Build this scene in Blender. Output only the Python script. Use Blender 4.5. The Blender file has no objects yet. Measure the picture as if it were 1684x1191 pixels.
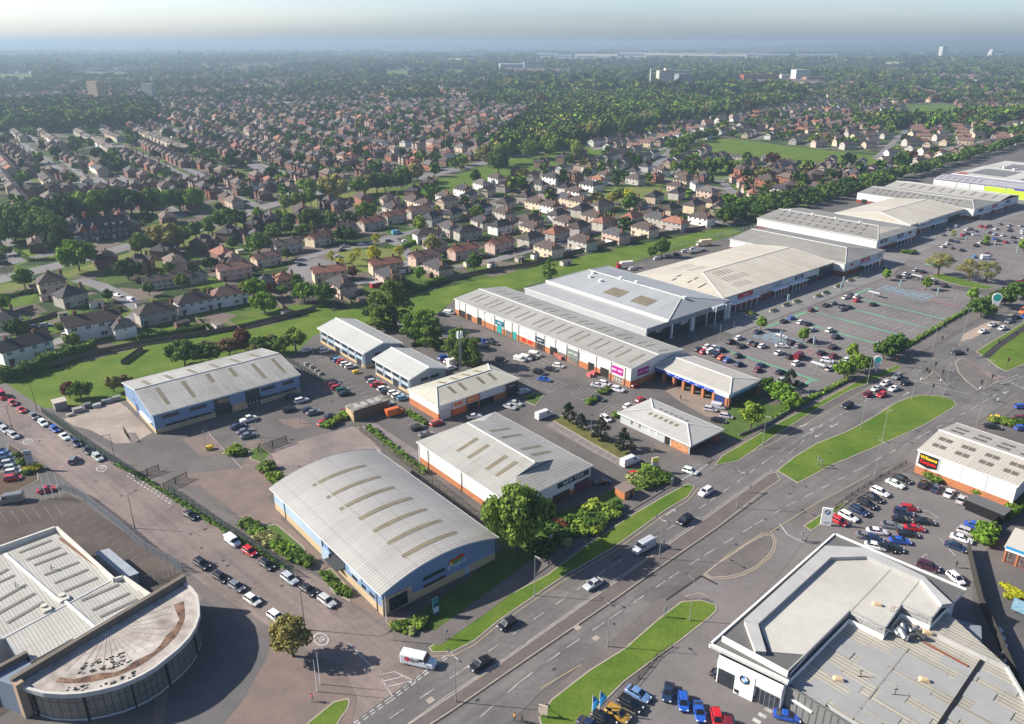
import bpy, math, random
from mathutils import Vector, Matrix
R=math.radians
SC=bpy.context.scene
COL=SC.collection
# ---------- camera, sky, sun, exposure ----------
HC,FP,CX,CY=104.,1270.,842.,595.5
TH=math.atan(525/FP); ST,CT=math.sin(TH),math.cos(TH)
cd=bpy.data.cameras.new('camera'); cam=bpy.data.objects.new('camera',cd); COL.objects.link(cam)
cam.location=(0,0,HC); cam.rotation_euler=(math.pi/2-TH,0,0)
cd.sensor_width=36; cd.lens=36*FP/1684; cd.clip_start=1; cd.clip_end=80000
SC.camera=cam
SUN_EL,SUN_AZ=R(31),R(173)      # elevation; direction towards the sun, counter-clockwise from +X
w=bpy.data.worlds.new('World'); SC.world=w; w.use_nodes=True
nt=w.node_tree; nt.nodes.clear()
out=nt.nodes.new('ShaderNodeOutputWorld'); bg=nt.nodes.new('ShaderNodeBackground'); sky=nt.nodes.new('ShaderNodeTexSky')
sky.sky_type='NISHITA'; sky.sun_disc=False; sky.sun_elevation=SUN_EL; sky.sun_rotation=math.pi/2-SUN_AZ
sky.air_density=1.0; sky.dust_density=2.0; sky.ozone_density=1.5; sky.altitude=100
bg.inputs[1].default_value=0.062
tint=nt.nodes.new('ShaderNodeMix'); tint.data_type='RGBA'; tint.blend_type='MULTIPLY'; tint.inputs[0].default_value=1.
tcw=nt.nodes.new('ShaderNodeTexCoord'); mpw=nt.nodes.new('ShaderNodeMapping'); mpw.inputs['Scale'].default_value=(1.5,1.5,14); nzw=nt.nodes.new('ShaderNodeTexNoise'); nzw.inputs['Scale'].default_value=1.6; nzw.inputs['Detail'].default_value=5
rpw=nt.nodes.new('ShaderNodeValToRGB'); rpw.color_ramp.elements[0].position=.35; rpw.color_ramp.elements[0].color=(.68,.80,1.06,1); rpw.color_ramp.elements[1].position=.75; rpw.color_ramp.elements[1].color=(.86,.93,1.14,1)
nt.links.new(tcw.outputs['Generated'],mpw.inputs[0]); nt.links.new(mpw.outputs[0],nzw.inputs['Vector']); nt.links.new(nzw.outputs[0],rpw.inputs[0]); nt.links.new(sky.outputs[0],tint.inputs[6]); nt.links.new(rpw.outputs[0],tint.inputs[7]); 
szw=nt.nodes.new('ShaderNodeSeparateXYZ'); nt.links.new(tcw.outputs['Generated'],szw.inputs[0]); mrw=nt.nodes.new('ShaderNodeMapRange'); mrw.inputs[1].default_value=.0; mrw.inputs[2].default_value=.22; mrw.inputs[3].default_value=2.7; mrw.inputs[4].default_value=1.; nt.links.new(szw.outputs[2],mrw.inputs[0])
vmw=nt.nodes.new('ShaderNodeMix'); vmw.data_type='RGBA'; vmw.blend_type='MULTIPLY'; vmw.inputs[0].default_value=1.; nt.links.new(tint.outputs[2],vmw.inputs[6]); nt.links.new(mrw.outputs[0],vmw.inputs[7]); nt.links.new(vmw.outputs[2],bg.inputs[0]); nt.links.new(bg.outputs[0],out.inputs[0])
sd=bpy.data.lights.new('sun','SUN'); sd.energy=5.0; sd.angle=R(0.5); sd.color=(1,0.93,0.82)
so=bpy.data.objects.new('sun',sd); COL.objects.link(so)
sv=Vector((math.cos(SUN_AZ)*math.cos(SUN_EL),math.sin(SUN_AZ)*math.cos(SUN_EL),math.sin(SUN_EL)))
so.rotation_euler=sv.to_track_quat('Z','Y').to_euler()
so.location=sv*300
HAZE=1.9e-4
SC.view_settings.view_transform='Standard'; SC.view_settings.look='None'
SC.view_settings.exposure=1.0; SC.view_settings.gamma=1.0
try:
    SC.cycles.max_bounces=6; SC.cycles.volume_bounces=0; SC.cycles.transparent_max_bounces=6
except Exception: pass

# ---------- survey: photo point -> place on the ground (or at height z) ----------
def G(px,py,z=0.):
    u=(px-CX)/FP; v=(py-CY)/FP
    t=(HC-z)/(ST+v*CT)
    return (u*t,(CT-v*ST)*t)
def IMG(x,y,z=0.):
    z-=HC; zc=y*CT-z*ST; yc=-(y*ST+z*CT)
    return (CX+FP*x/zc, CY+FP*yc/zc)
CR=dict(A=(0,480,3.721),B=(380,480,3.721),C=(780,480,3.721),D=(1100,400,2.884),E=(0,780,2.898),F=(400,780,2.898),K=(820,780,2.898),M=(1244,780,2.898),
P1=(190,560,5.432),P2=(430,720,4.1075),P3=(510,510,6.736),P4=(650,580,4.412),P5=(720,440,3.007),P6=(990,560,5.956),P7=(840,360,2.631),
Q1=(1190,240,3.409),Q2=(1480,680,6.618),Q3=(1150,870,3.154),Q4=(0,840,3.394),Q5=(80,300,7.655),Q6=(0,630,4.953),Q7=(1560,600,8.508),
T1=(0,0,2.807),T2=(550,0,2.807),T3=(1084,0,2.807),U4=(0,250,3.368),U5=(400,250,3.368),U6=(800,250,3.368),U7=(1184,200,3.368),
R1=(1130,480,5.954),R2=(1250,410,3.88),R3=(1470,330,7.869),R4=(1360,770,5.198),R5=(380,530,5.2625),R6=(720,560,4.432),R7=(860,1000,3.437),R8=(1400,540,5.93),
S1=(0,380,4.962),S2=(230,360,5.177),S3=(480,320,5.2625),S4=(780,280,3.508),S5=(0,180,4.21),S6=(380,180,3.827),S7=(800,160,3.827),S8=(1200,120,3.479))
def OC(k,x,y): a=CR[k]; return (a[0]+x/a[2],a[1]+y/a[2])
def C(k,x,y,z=0.): return G(*OC(k,x,y),z)
def P(pts,k=None,z=0.): return [G(*(OC(k,*p) if k else p),z) for p in pts]

# ---------- materials ----------
MATS={}
def _nodes(name):
    m=bpy.data.materials.new(name); m.use_nodes=True; n=m.node_tree; n.nodes.clear()
    o=n.nodes.new('ShaderNodeOutputMaterial'); b=n.nodes.new('ShaderNodeBsdfPrincipled'); n.links.new(b.outputs[0],o.inputs[0])
    return m,n,b
def noise(n,co,scale,detail=4,rough=.6):
    x=n.nodes.new('ShaderNodeTexNoise'); x.inputs['Scale'].default_value=scale; x.inputs['Detail'].default_value=detail; x.inputs['Roughness'].default_value=rough
    n.links.new(co,x.inputs['Vector']); return x.outputs[0]
def ramp(n,f,p0,p1,c0=(0,0,0,1),c1=(1,1,1,1)):
    r=n.nodes.new('ShaderNodeValToRGB'); r.color_ramp.elements[0].position=p0; r.color_ramp.elements[1].position=p1
    r.color_ramp.elements[0].color=c0; r.color_ramp.elements[1].color=c1; n.links.new(f,r.inputs[0]); return r.outputs[0]
def mix(n,f,a,b,mode='MIX'):
    x=n.nodes.new('ShaderNodeMix'); x.data_type='RGBA'; x.blend_type=mode
    for i,v in ((0,f),(6,a),(7,b)):
        if isinstance(v,(int,float)): x.inputs[i].default_value=v
        elif isinstance(v,tuple): x.inputs[i].default_value=v if len(v)==4 else v+(1,)
        else: n.links.new(v,x.inputs[i])
    return x.outputs[2]
def mat(name,col,rough=.85,col2=None,sc=.3,amt=.5,fine=None,metal=0,obj=False,spec=.3,coat=0,bump=0,glob=False,streak=None):
    if name in MATS: return MATS[name]
    m,n,b=_nodes(name)
    tc=n.nodes.new('ShaderNodeTexCoord'); co=tc.outputs['Object']
    if glob: co=n.nodes.new('ShaderNodeNewGeometry').outputs['Position']
    if obj:
        oi=n.nodes.new('ShaderNodeObjectInfo'); base=oi.outputs['Color']
        if col2 is not None:
            f=noise(n,co,sc); base=mix(n,mix(n,1.,ramp(n,f,.35,.7),(amt,amt,amt),'MULTIPLY'),base,mix(n,1.,base,tuple(col2),'MULTIPLY'))
    else:
        base=tuple(col)+(1,)
        if col2 is not None:
            f=noise(n,co,sc); base=mix(n,mix(n,1.,ramp(n,f,.35,.68),(amt,amt,amt),'MULTIPLY'),tuple(col),tuple(col2))
    if fine:
        f=noise(n,co,fine[0],6,.7); base=mix(n,1.,base,ramp(n,f,.2,.8,(1-fine[1],)*3+(1,),(1+fine[1],)*3+(1,)),'MULTIPLY')
    if streak is not None:   # wheel tracks and drips drawn out along one direction (degrees)
        vr=n.nodes.new('ShaderNodeVectorRotate'); vr.rotation_type='Z_AXIS'; vr.inputs['Angle'].default_value=R(-streak); n.links.new(co,vr.inputs['Vector']); mp=n.nodes.new('ShaderNodeMapping'); mp.inputs['Scale'].default_value=(.02,.75,1); n.links.new(vr.outputs[0],mp.inputs[0])
        base=mix(n,1.,base,ramp(n,noise(n,mp.outputs[0],1.,5,.6),.3,.72,(.8,.8,.8,1),(1.16,1.15,1.13,1)),'MULTIPLY')
        vo=n.nodes.new('ShaderNodeTexVoronoi'); vo.inputs['Scale'].default_value=.11; n.links.new(vr.outputs[0],vo.inputs['Vector']); sc_=n.nodes.new('ShaderNodeSeparateColor'); n.links.new(vo.outputs['Color'],sc_.inputs[0])
        base=mix(n,1.,base,ramp(n,sc_.outputs[0],.84,.9,(1,1,1,1),(.86,.85,.85,1)),'MULTIPLY')
    if isinstance(base,tuple): b.inputs['Base Color'].default_value=base
    else: n.links.new(base,b.inputs['Base Color'])
    b.inputs['Roughness'].default_value=rough; b.inputs['Metallic'].default_value=metal
    b.inputs['Specular IOR Level'].default_value=spec; b.inputs['Coat Weight'].default_value=coat
    if bump:
        bp=n.nodes.new('ShaderNodeBump'); bp.inputs['Strength'].default_value=bump; bp.inputs['Distance'].default_value=.3
        n.links.new(noise(n,co,3,5),bp.inputs['Height']); n.links.new(bp.outputs[0],b.inputs['Normal'])
    MATS[name]=m; return m
def sheetmat(name,col,dirt,ang,pitch=.9,panel=6.,rough=.55,amt=.6,line=.85,metal=0.):
    """profiled roof sheet: ribs run along ang (degrees), overlapping panels, streaky dirt"""
    if name in MATS: return MATS[name]
    m,n,b=_nodes(name)
    tc=n.nodes.new('ShaderNodeTexCoord')
    vr=n.nodes.new('ShaderNodeVectorRotate'); vr.rotation_type='Z_AXIS'; vr.inputs['Angle'].default_value=R(-ang); n.links.new(tc.outputs['Object'],vr.inputs['Vector'])
    st=n.nodes.new('ShaderNodeMapping'); st.inputs['Scale'].default_value=(.15,1.2,.3); n.links.new(vr.outputs[0],st.inputs[0])
    streak=ramp(n,noise(n,st.outputs[0],.55,6,.7),.35,.72)
    big=ramp(n,noise(n,tc.outputs['Object'],.06,5),.35,.7)
    f=mix(n,.5,streak,big)
    base=mix(n,mix(n,1.,f,(amt,)*3,'MULTIPLY'),tuple(col),tuple(dirt))
    sx=n.nodes.new('ShaderNodeSeparateXYZ'); n.links.new(vr.outputs[0],sx.inputs[0])
    def band(o,p,wd,dark,base):
        d=n.nodes.new('ShaderNodeMath'); d.operation='DIVIDE'; d.inputs[1].default_value=p; n.links.new(o,d.inputs[0])
        fr=n.nodes.new('ShaderNodeMath'); fr.operation='FRACT'; n.links.new(d.outputs[0],fr.inputs[0])
        l=n.nodes.new('ShaderNodeMath'); l.operation='LESS_THAN'; l.inputs[1].default_value=wd; n.links.new(fr.outputs[0],l.inputs[0])
        return mix(n,l.outputs[0],base,mix(n,1.,base,(dark,)*3,'MULTIPLY'))
    base=band(sx.outputs[1],pitch,.22,line,base); base=band(sx.outputs[0],panel,.03,.8,base)
    fl=n.nodes.new('ShaderNodeMath'); fl.operation='SNAP'; fl.inputs[1].default_value=panel*.66; n.links.new(sx.outputs[1],fl.inputs[0])
    wn=n.nodes.new('ShaderNodeTexWhiteNoise'); wn.noise_dimensions='1D'; n.links.new(fl.outputs[0],wn.inputs['W'])
    base=mix(n,1.,base,ramp(n,wn.outputs[0],0,1,(.93,.93,.93,1),(1.05,1.05,1.04,1)),'MULTIPLY')
    n.links.new(base,b.inputs['Base Color']); b.inputs['Roughness'].default_value=rough; b.inputs['Specular IOR Level'].default_value=.35; b.inputs['Metallic'].default_value=metal
    MATS[name]=m; return m

# ---------- mesh helper ----------
class MB:
    def __init__(s): s.v=[]; s.f=[]; s.m=[]
    def face(s,pts,m=0):
        k=len(s.v); s.v+= [tuple(p) for p in pts]; s.f.append(tuple(range(k,k+len(pts)))); s.m.append(m)
    def box(s,c,size,m=0,rot=0.,mt=None):
        """c = centre of the bottom"""
        lx,ly,lz=size; cr,sr=math.cos(rot),math.sin(rot); k=len(s.v)
        for z in (0,lz):
            for x,y in ((-1,-1),(1,-1),(1,1),(-1,1)):
                x*=lx/2; y*=ly/2; s.v.append((c[0]+x*cr-y*sr,c[1]+x*sr+y*cr,c[2]+z))
        for q,fm in (((3,2,1,0),m),((4,5,6,7),m if mt is None else mt),((0,1,5,4),m),((1,2,6,5),m),((2,3,7,6),m),((3,0,4,7),m)):
            s.f.append(tuple(k+i for i in q)); s.m.append(fm)
    def prism(s,poly,z0,z1,m=0,mt=None,bottom=False):
        a=sum(poly[i][0]*poly[(i+1)%len(poly)][1]-poly[(i+1)%len(poly)][0]*poly[i][1] for i in range(len(poly)))
        if a<0: poly=poly[::-1]
        n=len(poly); k=len(s.v)
        s.v+=[(p[0],p[1],z0) for p in poly]+[(p[0],p[1],z1) for p in poly]
        for i in range(n):
            j=(i+1)%n; s.f.append((k+i,k+j,k+n+j,k+n+i)); s.m.append(m)
        s.f.append(tuple(range(k+n,k+2*n))); s.m.append(m if mt is None else mt)
        if bottom: s.f.append(tuple(range(k+n-1,k-1,-1))); s.m.append(m)
    def tube(s,p,q,r0,r1=None,n=6,m=0,cap=True):
        r1=r0 if r1 is None else r1; p=Vector(p); q=Vector(q); d=(q-p).normalized()
        u=d.orthogonal().normalized(); w=d.cross(u); k=len(s.v)
        for c,r in ((p,r0),(q,r1)):
            for i in range(n):
                a=2*math.pi*i/n; s.v.append(tuple(c+u*(r*math.cos(a))+w*(r*math.sin(a))))
        for i in range(n):
            j=(i+1)%n; s.f.append((k+i,k+j,k+n+j,k+n+i)); s.m.append(m)
        if cap: s.f.append(tuple(range(k+n,k+2*n))); s.m.append(m); s.f.append(tuple(range(k+n-1,k-1,-1))); s.m.append(m)
    def loft(s,secs,m=0,cap=True,mf=None):
        k=len(s.v); n=len(secs[0])
        for c in secs: s.v+=[tuple(p) for p in c]
        for a in range(len(secs)-1):
            for i in range(n):
                j=(i+1)%n; s.f.append((k+a*n+i,k+a*n+j,k+(a+1)*n+j,k+(a+1)*n+i)); s.m.append(m if mf is None else mf(a,i))
        if cap:
            s.f.append(tuple(k+i for i in range(n-1,-1,-1))); s.m.append(m); e=k+(len(secs)-1)*n; s.f.append(tuple(e+i for i in range(n))); s.m.append(m)
    def line(s,p,q,w,z,m=0):
        dx,dy=q[0]-p[0],q[1]-p[1]; l=math.hypot(dx,dy) or 1; nx,ny=-dy/l*w/2,dx/l*w/2
        s.face([(p[0]-nx,p[1]-ny,z),(q[0]-nx,q[1]-ny,z),(q[0]+nx,q[1]+ny,z),(p[0]+nx,p[1]+ny,z)],m)
    def mesh(s,name,mats,smooth=False,off=(0,0,0)):
        me=bpy.data.meshes.new(name)
        if off!=(0,0,0): s.v=[(a-off[0],b-off[1],c-off[2]) for a,b,c in s.v]
        me.from_pydata(s.v,[],s.f)
        for mm in (mats if isinstance(mats,(list,tuple)) else [mats]): me.materials.append(mm)
        me.polygons.foreach_set('material_index',s.m)
        if smooth: me.polygons.foreach_set('use_smooth',[True]*len(s.f))
        me.update(); return me
    def build(s,name,mats,parent=None,smooth=False):
        """a part's vertices are given in the world's axes; its thing stands at OFF[thing]"""
        off=OFF.get(parent.name,(0,0,0)) if parent else (0,0,0)
        o=bpy.data.objects.new(name,s.mesh(name,mats,smooth,off)); COL.objects.link(o)
        if parent: o.parent=parent; OFF[o.name]=off
        return o
OFF={}
def lerp(a,b,t): return (a[0]+(b[0]-a[0])*t,a[1]+(b[1]-a[1])*t)
def tag(o,label=None,cat=None,group=None,kind=None):
    if label: o['label']=label
    if cat: o['category']=cat
    if group: o['group']=group
    if kind: o['kind']=kind
    return o
def thing(name,label,cat,loc=(0,0,0),rz=0.,group=None,world=False):
    """world=True: parts come in world coordinates; else in the thing's own"""
    o=bpy.data.objects.new(name,None); COL.objects.link(o); o.location=loc if len(loc)==3 else (loc[0],loc[1],0); o.rotation_euler=(0,0,rz)
    o.empty_display_size=.5
    OFF[o.name]=tuple(o.location) if world else (0,0,0)
    return tag(o,label,cat,group)
def copy_tree(o,parent=None):
    c=o.copy(); COL.objects.link(c); c.parent=parent
    for ch in KIDS.get(o.name,()): copy_tree(ch,c)
    return c
KIDS={}
def remember(root):
    """note a prototype's children once, for the copies"""
    allo={}
    for o in COL.objects:
        if o.parent: allo.setdefault(o.parent.name,[]).append(o)
    st=[root]
    while st:
        o=st.pop(); KIDS[o.name]=allo.get(o.name,[]); st+=KIDS[o.name]
def meshobj(name,me,parent=None,loc=(0,0,0),rot=(0,0,0)):
    o=bpy.data.objects.new(name,me); COL.objects.link(o); o.parent=parent; o.location=loc; o.rotation_euler=rot; return o
ORD=['','first','second','third','fourth','fifth','sixth','seventh','eighth','ninth','tenth','eleventh','twelfth','thirteenth','fourteenth','fifteenth','sixteenth','seventeenth','eighteenth','nineteenth','twentieth']
def nth(i):
    if i<=20: return ORD[i]
    return f"{i}{'th' if 10<=i%100<=20 else {1:'st',2:'nd',3:'rd'}.get(i%10,'th')}"
def flat(name,polys,z,m,label=None):
    b=MB()
    for p in polys:
        a=sum(p[i][0]*p[(i+1)%len(p)][1]-p[(i+1)%len(p)][0]*p[i][1] for i in range(len(p)))
        if a<0: p=p[::-1]
        b.face([(x,y,z) for x,y in p])
    return tag(b.build(name,m),label,None,None,'structure')
def offset(poly,d):
    """shrink a closed polygon by d"""
    n=len(poly); a=sum(poly[i][0]*poly[(i+1)%n][1]-poly[(i+1)%n][0]*poly[i][1] for i in range(n)); sg=1 if a>0 else -1
    res=[]
    for i in range(n):
        p0,p1,p2=poly[i-1],poly[i],poly[(i+1)%n]
        e1=(p1[0]-p0[0],p1[1]-p0[1]); e2=(p2[0]-p1[0],p2[1]-p1[1]); l1=math.hypot(*e1) or 1; l2=math.hypot(*e2) or 1
        n1=(-e1[1]/l1*sg,e1[0]/l1*sg); n2=(-e2[1]/l2*sg,e2[0]/l2*sg)
        bx,by=n1[0]+n2[0],n1[1]+n2[1]; k=max(.35,(bx*bx+by*by)/2); res.append((p1[0]+bx/k*d,p1[1]+by/k*d))
    return res
def island(name,poly,top,kerb=True,h=.12,m_k=None):
    """raised ground: a kerb stone ring round a top surface"""
    b=MB(); b.prism(poly,0,h,1); inner=offset(poly,.28 if kerb else .02)
    b.face([(x,y,h+.02) for x,y in (inner if sum(inner[i][0]*inner[(i+1)%len(inner)][1]-inner[(i+1)%len(inner)][0]*inner[i][1] for i in range(len(inner)))>0 else inner[::-1])],0)
    return tag(b.build(name,[top,m_k or M_KERB if kerb else top]),None,None,None,'structure')
# ---------- ground, roads, grass ----------
def AB(a,b): # the retail park's own grid: a runs 40 degrees from east along the store fronts, b runs at right angles towards the road
    ca,sa=math.cos(R(40)),math.sin(R(40)); return (a*ca+b*sa,a*sa-b*ca)
def toAB(x,y):
    ca,sa=math.cos(R(40)),math.sin(R(40)); return (x*ca+y*sa,x*sa-y*ca)
def groundmat():
    m,n,b=_nodes('suburb_ground')
    pos=n.nodes.new('ShaderNodeNewGeometry').outputs['Position']
    vo=n.nodes.new('ShaderNodeTexVoronoi'); vo.inputs['Scale'].default_value=.085; n.links.new(pos,vo.inputs['Vector'])
    cell=n.nodes.new('ShaderNodeSeparateColor'); n.links.new(vo.outputs['Color'],cell.inputs[0])
    gard=ramp(n,cell.outputs[0],0,1); cr=gard.node.color_ramp; cr.interpolation='CONSTANT'
    cr.elements[0].color=(.035,.06,.02,1); cr.elements[1].position=.8; cr.elements[1].color=(.16,.13,.11,1)
    for p,c in ((.25,(.07,.11,.025,1)),(.45,(.05,.05,.035,1)),(.6,(.1,.14,.03,1)),(.7,(.12,.1,.085,1))):
        e=cr.elements.new(p); e.color=c
    gard=mix(n,1.,gard,ramp(n,noise(n,pos,.9,5),.2,.8,(.6,.6,.6,1),(1.3,1.3,1.3,1)),'MULTIPLY')
    mp=n.nodes.new('ShaderNodeMapping'); mp.inputs['Scale'].default_value=(.0009,.0016,1); n.links.new(pos,mp.inputs[0])
    v2=n.nodes.new('ShaderNodeTexVoronoi'); v2.inputs['Scale'].default_value=1.; n.links.new(mp.outputs[0],v2.inputs['Vector'])
    c2=n.nodes.new('ShaderNodeSeparateColor'); n.links.new(v2.outputs['Color'],c2.inputs[0])
    fld=ramp(n,c2.outputs[1],0,1); cr=fld.node.color_ramp; cr.interpolation='CONSTANT'
    cr.elements[0].color=(.028,.05,.02,1); cr.elements[1].position=.86; cr.elements[1].color=(.13,.2,.06,1)
    for p,c in ((.3,(.04,.055,.03,1)),(.5,(.06,.09,.035,1)),(.72,(.1,.15,.05,1))): e=cr.elements.new(p); e.color=c
    wood=ramp(n,noise(n,pos,.004,6,.75),.42,.56)
    fld=mix(n,wood,fld,(.03,.048,.022,1))
    sx=n.nodes.new('ShaderNodeSeparateXYZ'); n.links.new(pos,sx.inputs[0])
    far=n.nodes.new('ShaderNodeMapRange'); far.inputs[1].default_value=3300; far.inputs[2].default_value=4200; n.links.new(sx.outputs[1],far.inputs[0])
    n.links.new(mix(n,far.outputs[0],gard,fld),b.inputs['Base Color']); b.inputs['Roughness'].default_value=.95; b.inputs['Specular IOR Level'].default_value=.1
    return m
bm_=MB(); S=[(-42000,-300),(42000,-300),(42000,70000),(-42000,70000)]
xs=[-42000,-9000,-3000,-900,0,900,3000,9000,42000]; ys=[-300,400,1200,3000,8000,20000,70000]
for i in range(len(xs)-1):
    for j in range(len(ys)-1): bm_.face([(xs[i],ys[j],0),(xs[i+1],ys[j],0),(xs[i+1],ys[j+1],0),(xs[i],ys[j+1],0)])
tag(bm_.build('ground',groundmat()),None,None,None,'structure')

M_KERB=mat('kerb_stone',(.36,.31,.25),.9,(.25,.22,.19),.8,.7)
M_ASPH=mat('asphalt',(.092,.084,.08),.9,(.14,.126,.117),.07,.9,fine=(1.3,.22),glob=True)
M_ROAD=mat('road_asphalt',(.108,.101,.098),.88,(.165,.154,.147),.045,1.,fine=(.9,.22),glob=True,streak=42)
M_PINK=mat('worn_pink_road',(.225,.175,.16),.9,(.135,.115,.108),.045,1.,fine=(.8,.22),glob=True,streak=-42)
M_PAVE=mat('pavement_tarmac',(.15,.13,.12),.92,(.1,.09,.085),.15,.8,fine=(1.5,.2),glob=True)
M_BRICKP=mat('block_paving',(.19,.14,.12),.92,(.14,.11,.098),.25,.9,fine=(2.,.22),glob=True)
M_CONC=mat('yard_concrete',(.38,.315,.265),.9,(.21,.175,.15),.06,1.,fine=(.8,.22),glob=True)
M_GRASS=mat('cut_grass',(.068,.125,.016),.95,(.125,.17,.028),.09,1.,fine=(2.2,.4),glob=True,spec=.1)
M_GRASSY=mat('dry_grass',(.17,.18,.055),.95,(.11,.14,.035),.03,1.,fine=(.7,.2),glob=True,spec=.1)
M_LAWN=mat('garden_lawn',(.07,.13,.016),.95,(.11,.155,.025),.2,.9,fine=(2.,.25),glob=True,spec=.1)
M_PARK=mat('car_park_tarmac',(.185,.165,.16),.92,(.13,.118,.115),.04,1.,fine=(.8,.16),glob=True)
M_PLAZA=mat('plaza_paving',(.2,.19,.185),.9,(.15,.14,.135),.12,.8,fine=(1.2,.15),glob=True)
M_SOIL=mat('soil',(.1,.062,.04),.95,(.06,.045,.03),.5,.9)
M_WHITEP=mat('white_road_paint',(.5,.49,.47),.8,(.24,.23,.22),.5,1.,glob=True)
M_FADEP=mat('faded_bay_paint',(.46,.43,.41),.85,(.26,.23,.22),.3,1.,glob=True)
M_YELP=mat('yellow_road_paint',(.38,.30,.17),.85,(.26,.21,.14),.5,.8,glob=True)
M_GREENP=mat('green_walkway_paint',(.13,.33,.19),.9,(.12,.2,.15),.15,.9,glob=True)
M_BLUEP=mat('blue_bay_paint',(.15,.36,.5),.9,(.15,.25,.32),.15,.9,glob=True)
M_REDP=mat('red_bay_paint',(.45,.12,.16),.9,(.3,.13,.14),.2,.9,glob=True)
M_DKLINE=mat('tar_joint',(.035,.032,.032),.9)

flat('yard',[P([(-120,660),(60,668),(200,655),(350,640),(480,575),(520,550),(720,517),(745,498),(870,476),(1000,447),(1080,420),(1200,389),(1300,352),(1420,300),(1560,262),(1684,235),(1950,190),(2300,700),(2100,1500),(-700,1500),(-260,760)])],.03,M_ASPH)
flat('park_tarmac',[[AB(212,-158),AB(372,-158),AB(372,-113),AB(212,-110)],[AB(400,-175),AB(660,-175),AB(700,-60),AB(400,-60),AB(380,-100)]],.045,M_PARK)
flat('store_forecourt',[[AB(245,-175),AB(420,-200),AB(720,-200),AB(720,-176),AB(420,-170),AB(374,-159),AB(245,-159)]],.06,M_PLAZA)
flat('side_road',[P([(-160,560),(0,641),(62,684),(185,765),(279,822),(420,894),(469,925),(528,952),(586,996),(641,1025),(697,1073),(740,1072),(575,1195),(572,1160),(566,1101),(462,1049),(400,1008),(300,935),(145,818),(71,761),(28,727),(-160,600)])],.05,M_PINK)
flat('main_road',[P([(520,1260),(578,1190),(740,1072),(870,987),(1010,903),(1135,815),(1143,800),(1180,768),(1266,729),(1402,650),(1485,605),(1560,560),(1684,487),(1900,370),(2100,500),(1900,570),(1684,642),(1612,692),(1430,784),(1315,848),(1153,950),(1020,1050),(889,1139),(790,1240)])],.065,M_ROAD)
flat('side_street',[P([(1118,790),(1143,800),(1180,768),(1160,757),(1100,768)])],.07,M_ROAD)
# service road and dealer forecourt: lighter tarmac
M_LTAR=mat('light_tarmac',(.17,.155,.148),.92,(.13,.12,.115),.08,.9,fine=(1.2,.15),glob=True)
flat('dealer_forecourt',[P([(1158,946),(1290,862),(1320,850),(1335,870),(1400,840),(1460,770),(1530,790),(1640,860),(1600,960),(1600,1180),(1300,1260),(1000,1260),(1040,1135),(1090,1080),(1110,1060),(1180,995),(1150,970),(1090,985)])],.05,M_LTAR)
flat('dealer_road',[P([(1098,985),(1153,948),(1320,850),(1338,870),(1290,935),(1180,1060),(1150,1050),(1185,1000),(1165,985)])],.08,M_PARK)
flat('showroom_forecourt',[P([(566,1101),(520,1098),(460,1052),(395,1008),(350,965),(330,960),(260,1040),(250,1260),(560,1260),(588,1150)])],.075,M_BRICKP)
flat('showroom_drive',[P([(335,985),(300,1010),(260,1240),(330,1240),(400,1150),(440,1080),(445,1040),(400,1010)])],.09,mat('dark_drive',(.1,.095,.097),.9,(.13,.12,.118),.2,.8,fine=(2,.1),glob=True))
M_OLDT=mat('stained_tarmac',(.055,.043,.038),.92,(.105,.083,.072),.09,1.,fine=(.9,.3),glob=True)
flat('display_yard',[P([(-160,860),(60,825),(110,812),(135,825),(210,880),(292,935),(305,955),(240,1000),(-160,1300)])],.06,M_OLDT)
flat('concrete_yard',[P([(105,690),(165,668),(197,662),(210,672),(250,712),(222,728),(190,730),(150,708),(120,700)])],.06,M_CONC)
flat('hangar_yard',[P([(436,746),(470,732),(575,703),(590,702),(628,742),(560,752),(490,785),(455,790),(430,765)])],.06,mat('pink_yard',(.27,.215,.195),.92,(.16,.135,.125),.07,1.,fine=(.9,.24),glob=True))
flat('hangar_pavement',[P([(447,842),(530,915),(585,975),(620,1003),(690,1008),(694,1020),(640,1024),(598,1003),(570,985),(525,935),(480,890),(440,855)])],.07,M_BRICKP)
flat('bay_pavers',[P([(419,735),(448,750),(470,790),(440,820),(470,850),(420,870),(330,800),(290,800),(300,780),(355,775),(395,770)]),
  P([(402,728),(425,724),(456,745),(422,752)]),P([(455,690),(495,688),(514,700),(490,706),(468,698)]),P([(300,722),(345,715),(372,745),(330,752)])],.062,M_BRICKP)
flat('garage_forecourt',[P([(1090,640),(1102,634),(1160,655),(1205,672),(1185,690),(1160,685),(1120,662)])],.06,mat('buff_paving',(.25,.19,.15),.92,(.19,.15,.125),.2,.8,fine=(1.5,.12),glob=True))
flat('shop_pavement',[P([(740,528),(770,532),(1038,632),(1030,642),(1000,640),(930,622),(850,585),(760,545)]),P([(924,775),(930,768),(1098,775),(1150,795),(1125,800),(1000,720),(996,700)][:0] or [(1012,690),(1022,684),(1140,742),(1175,752),(1190,740),(1200,748),(1165,770),(1120,762)])],.06,M_PAVE)
flat('terrace_bays',[P([(895,700),(912,693),(965,712),(1034,755),(1020,765),(985,750)]),P([(590,705),(612,692),(690,745),(682,765),(640,745)])],.062,mat('worn_bays',(.2,.17,.16),.92,(.15,.13,.125),.15,.8,fine=(1.5,.15),glob=True))

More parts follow.
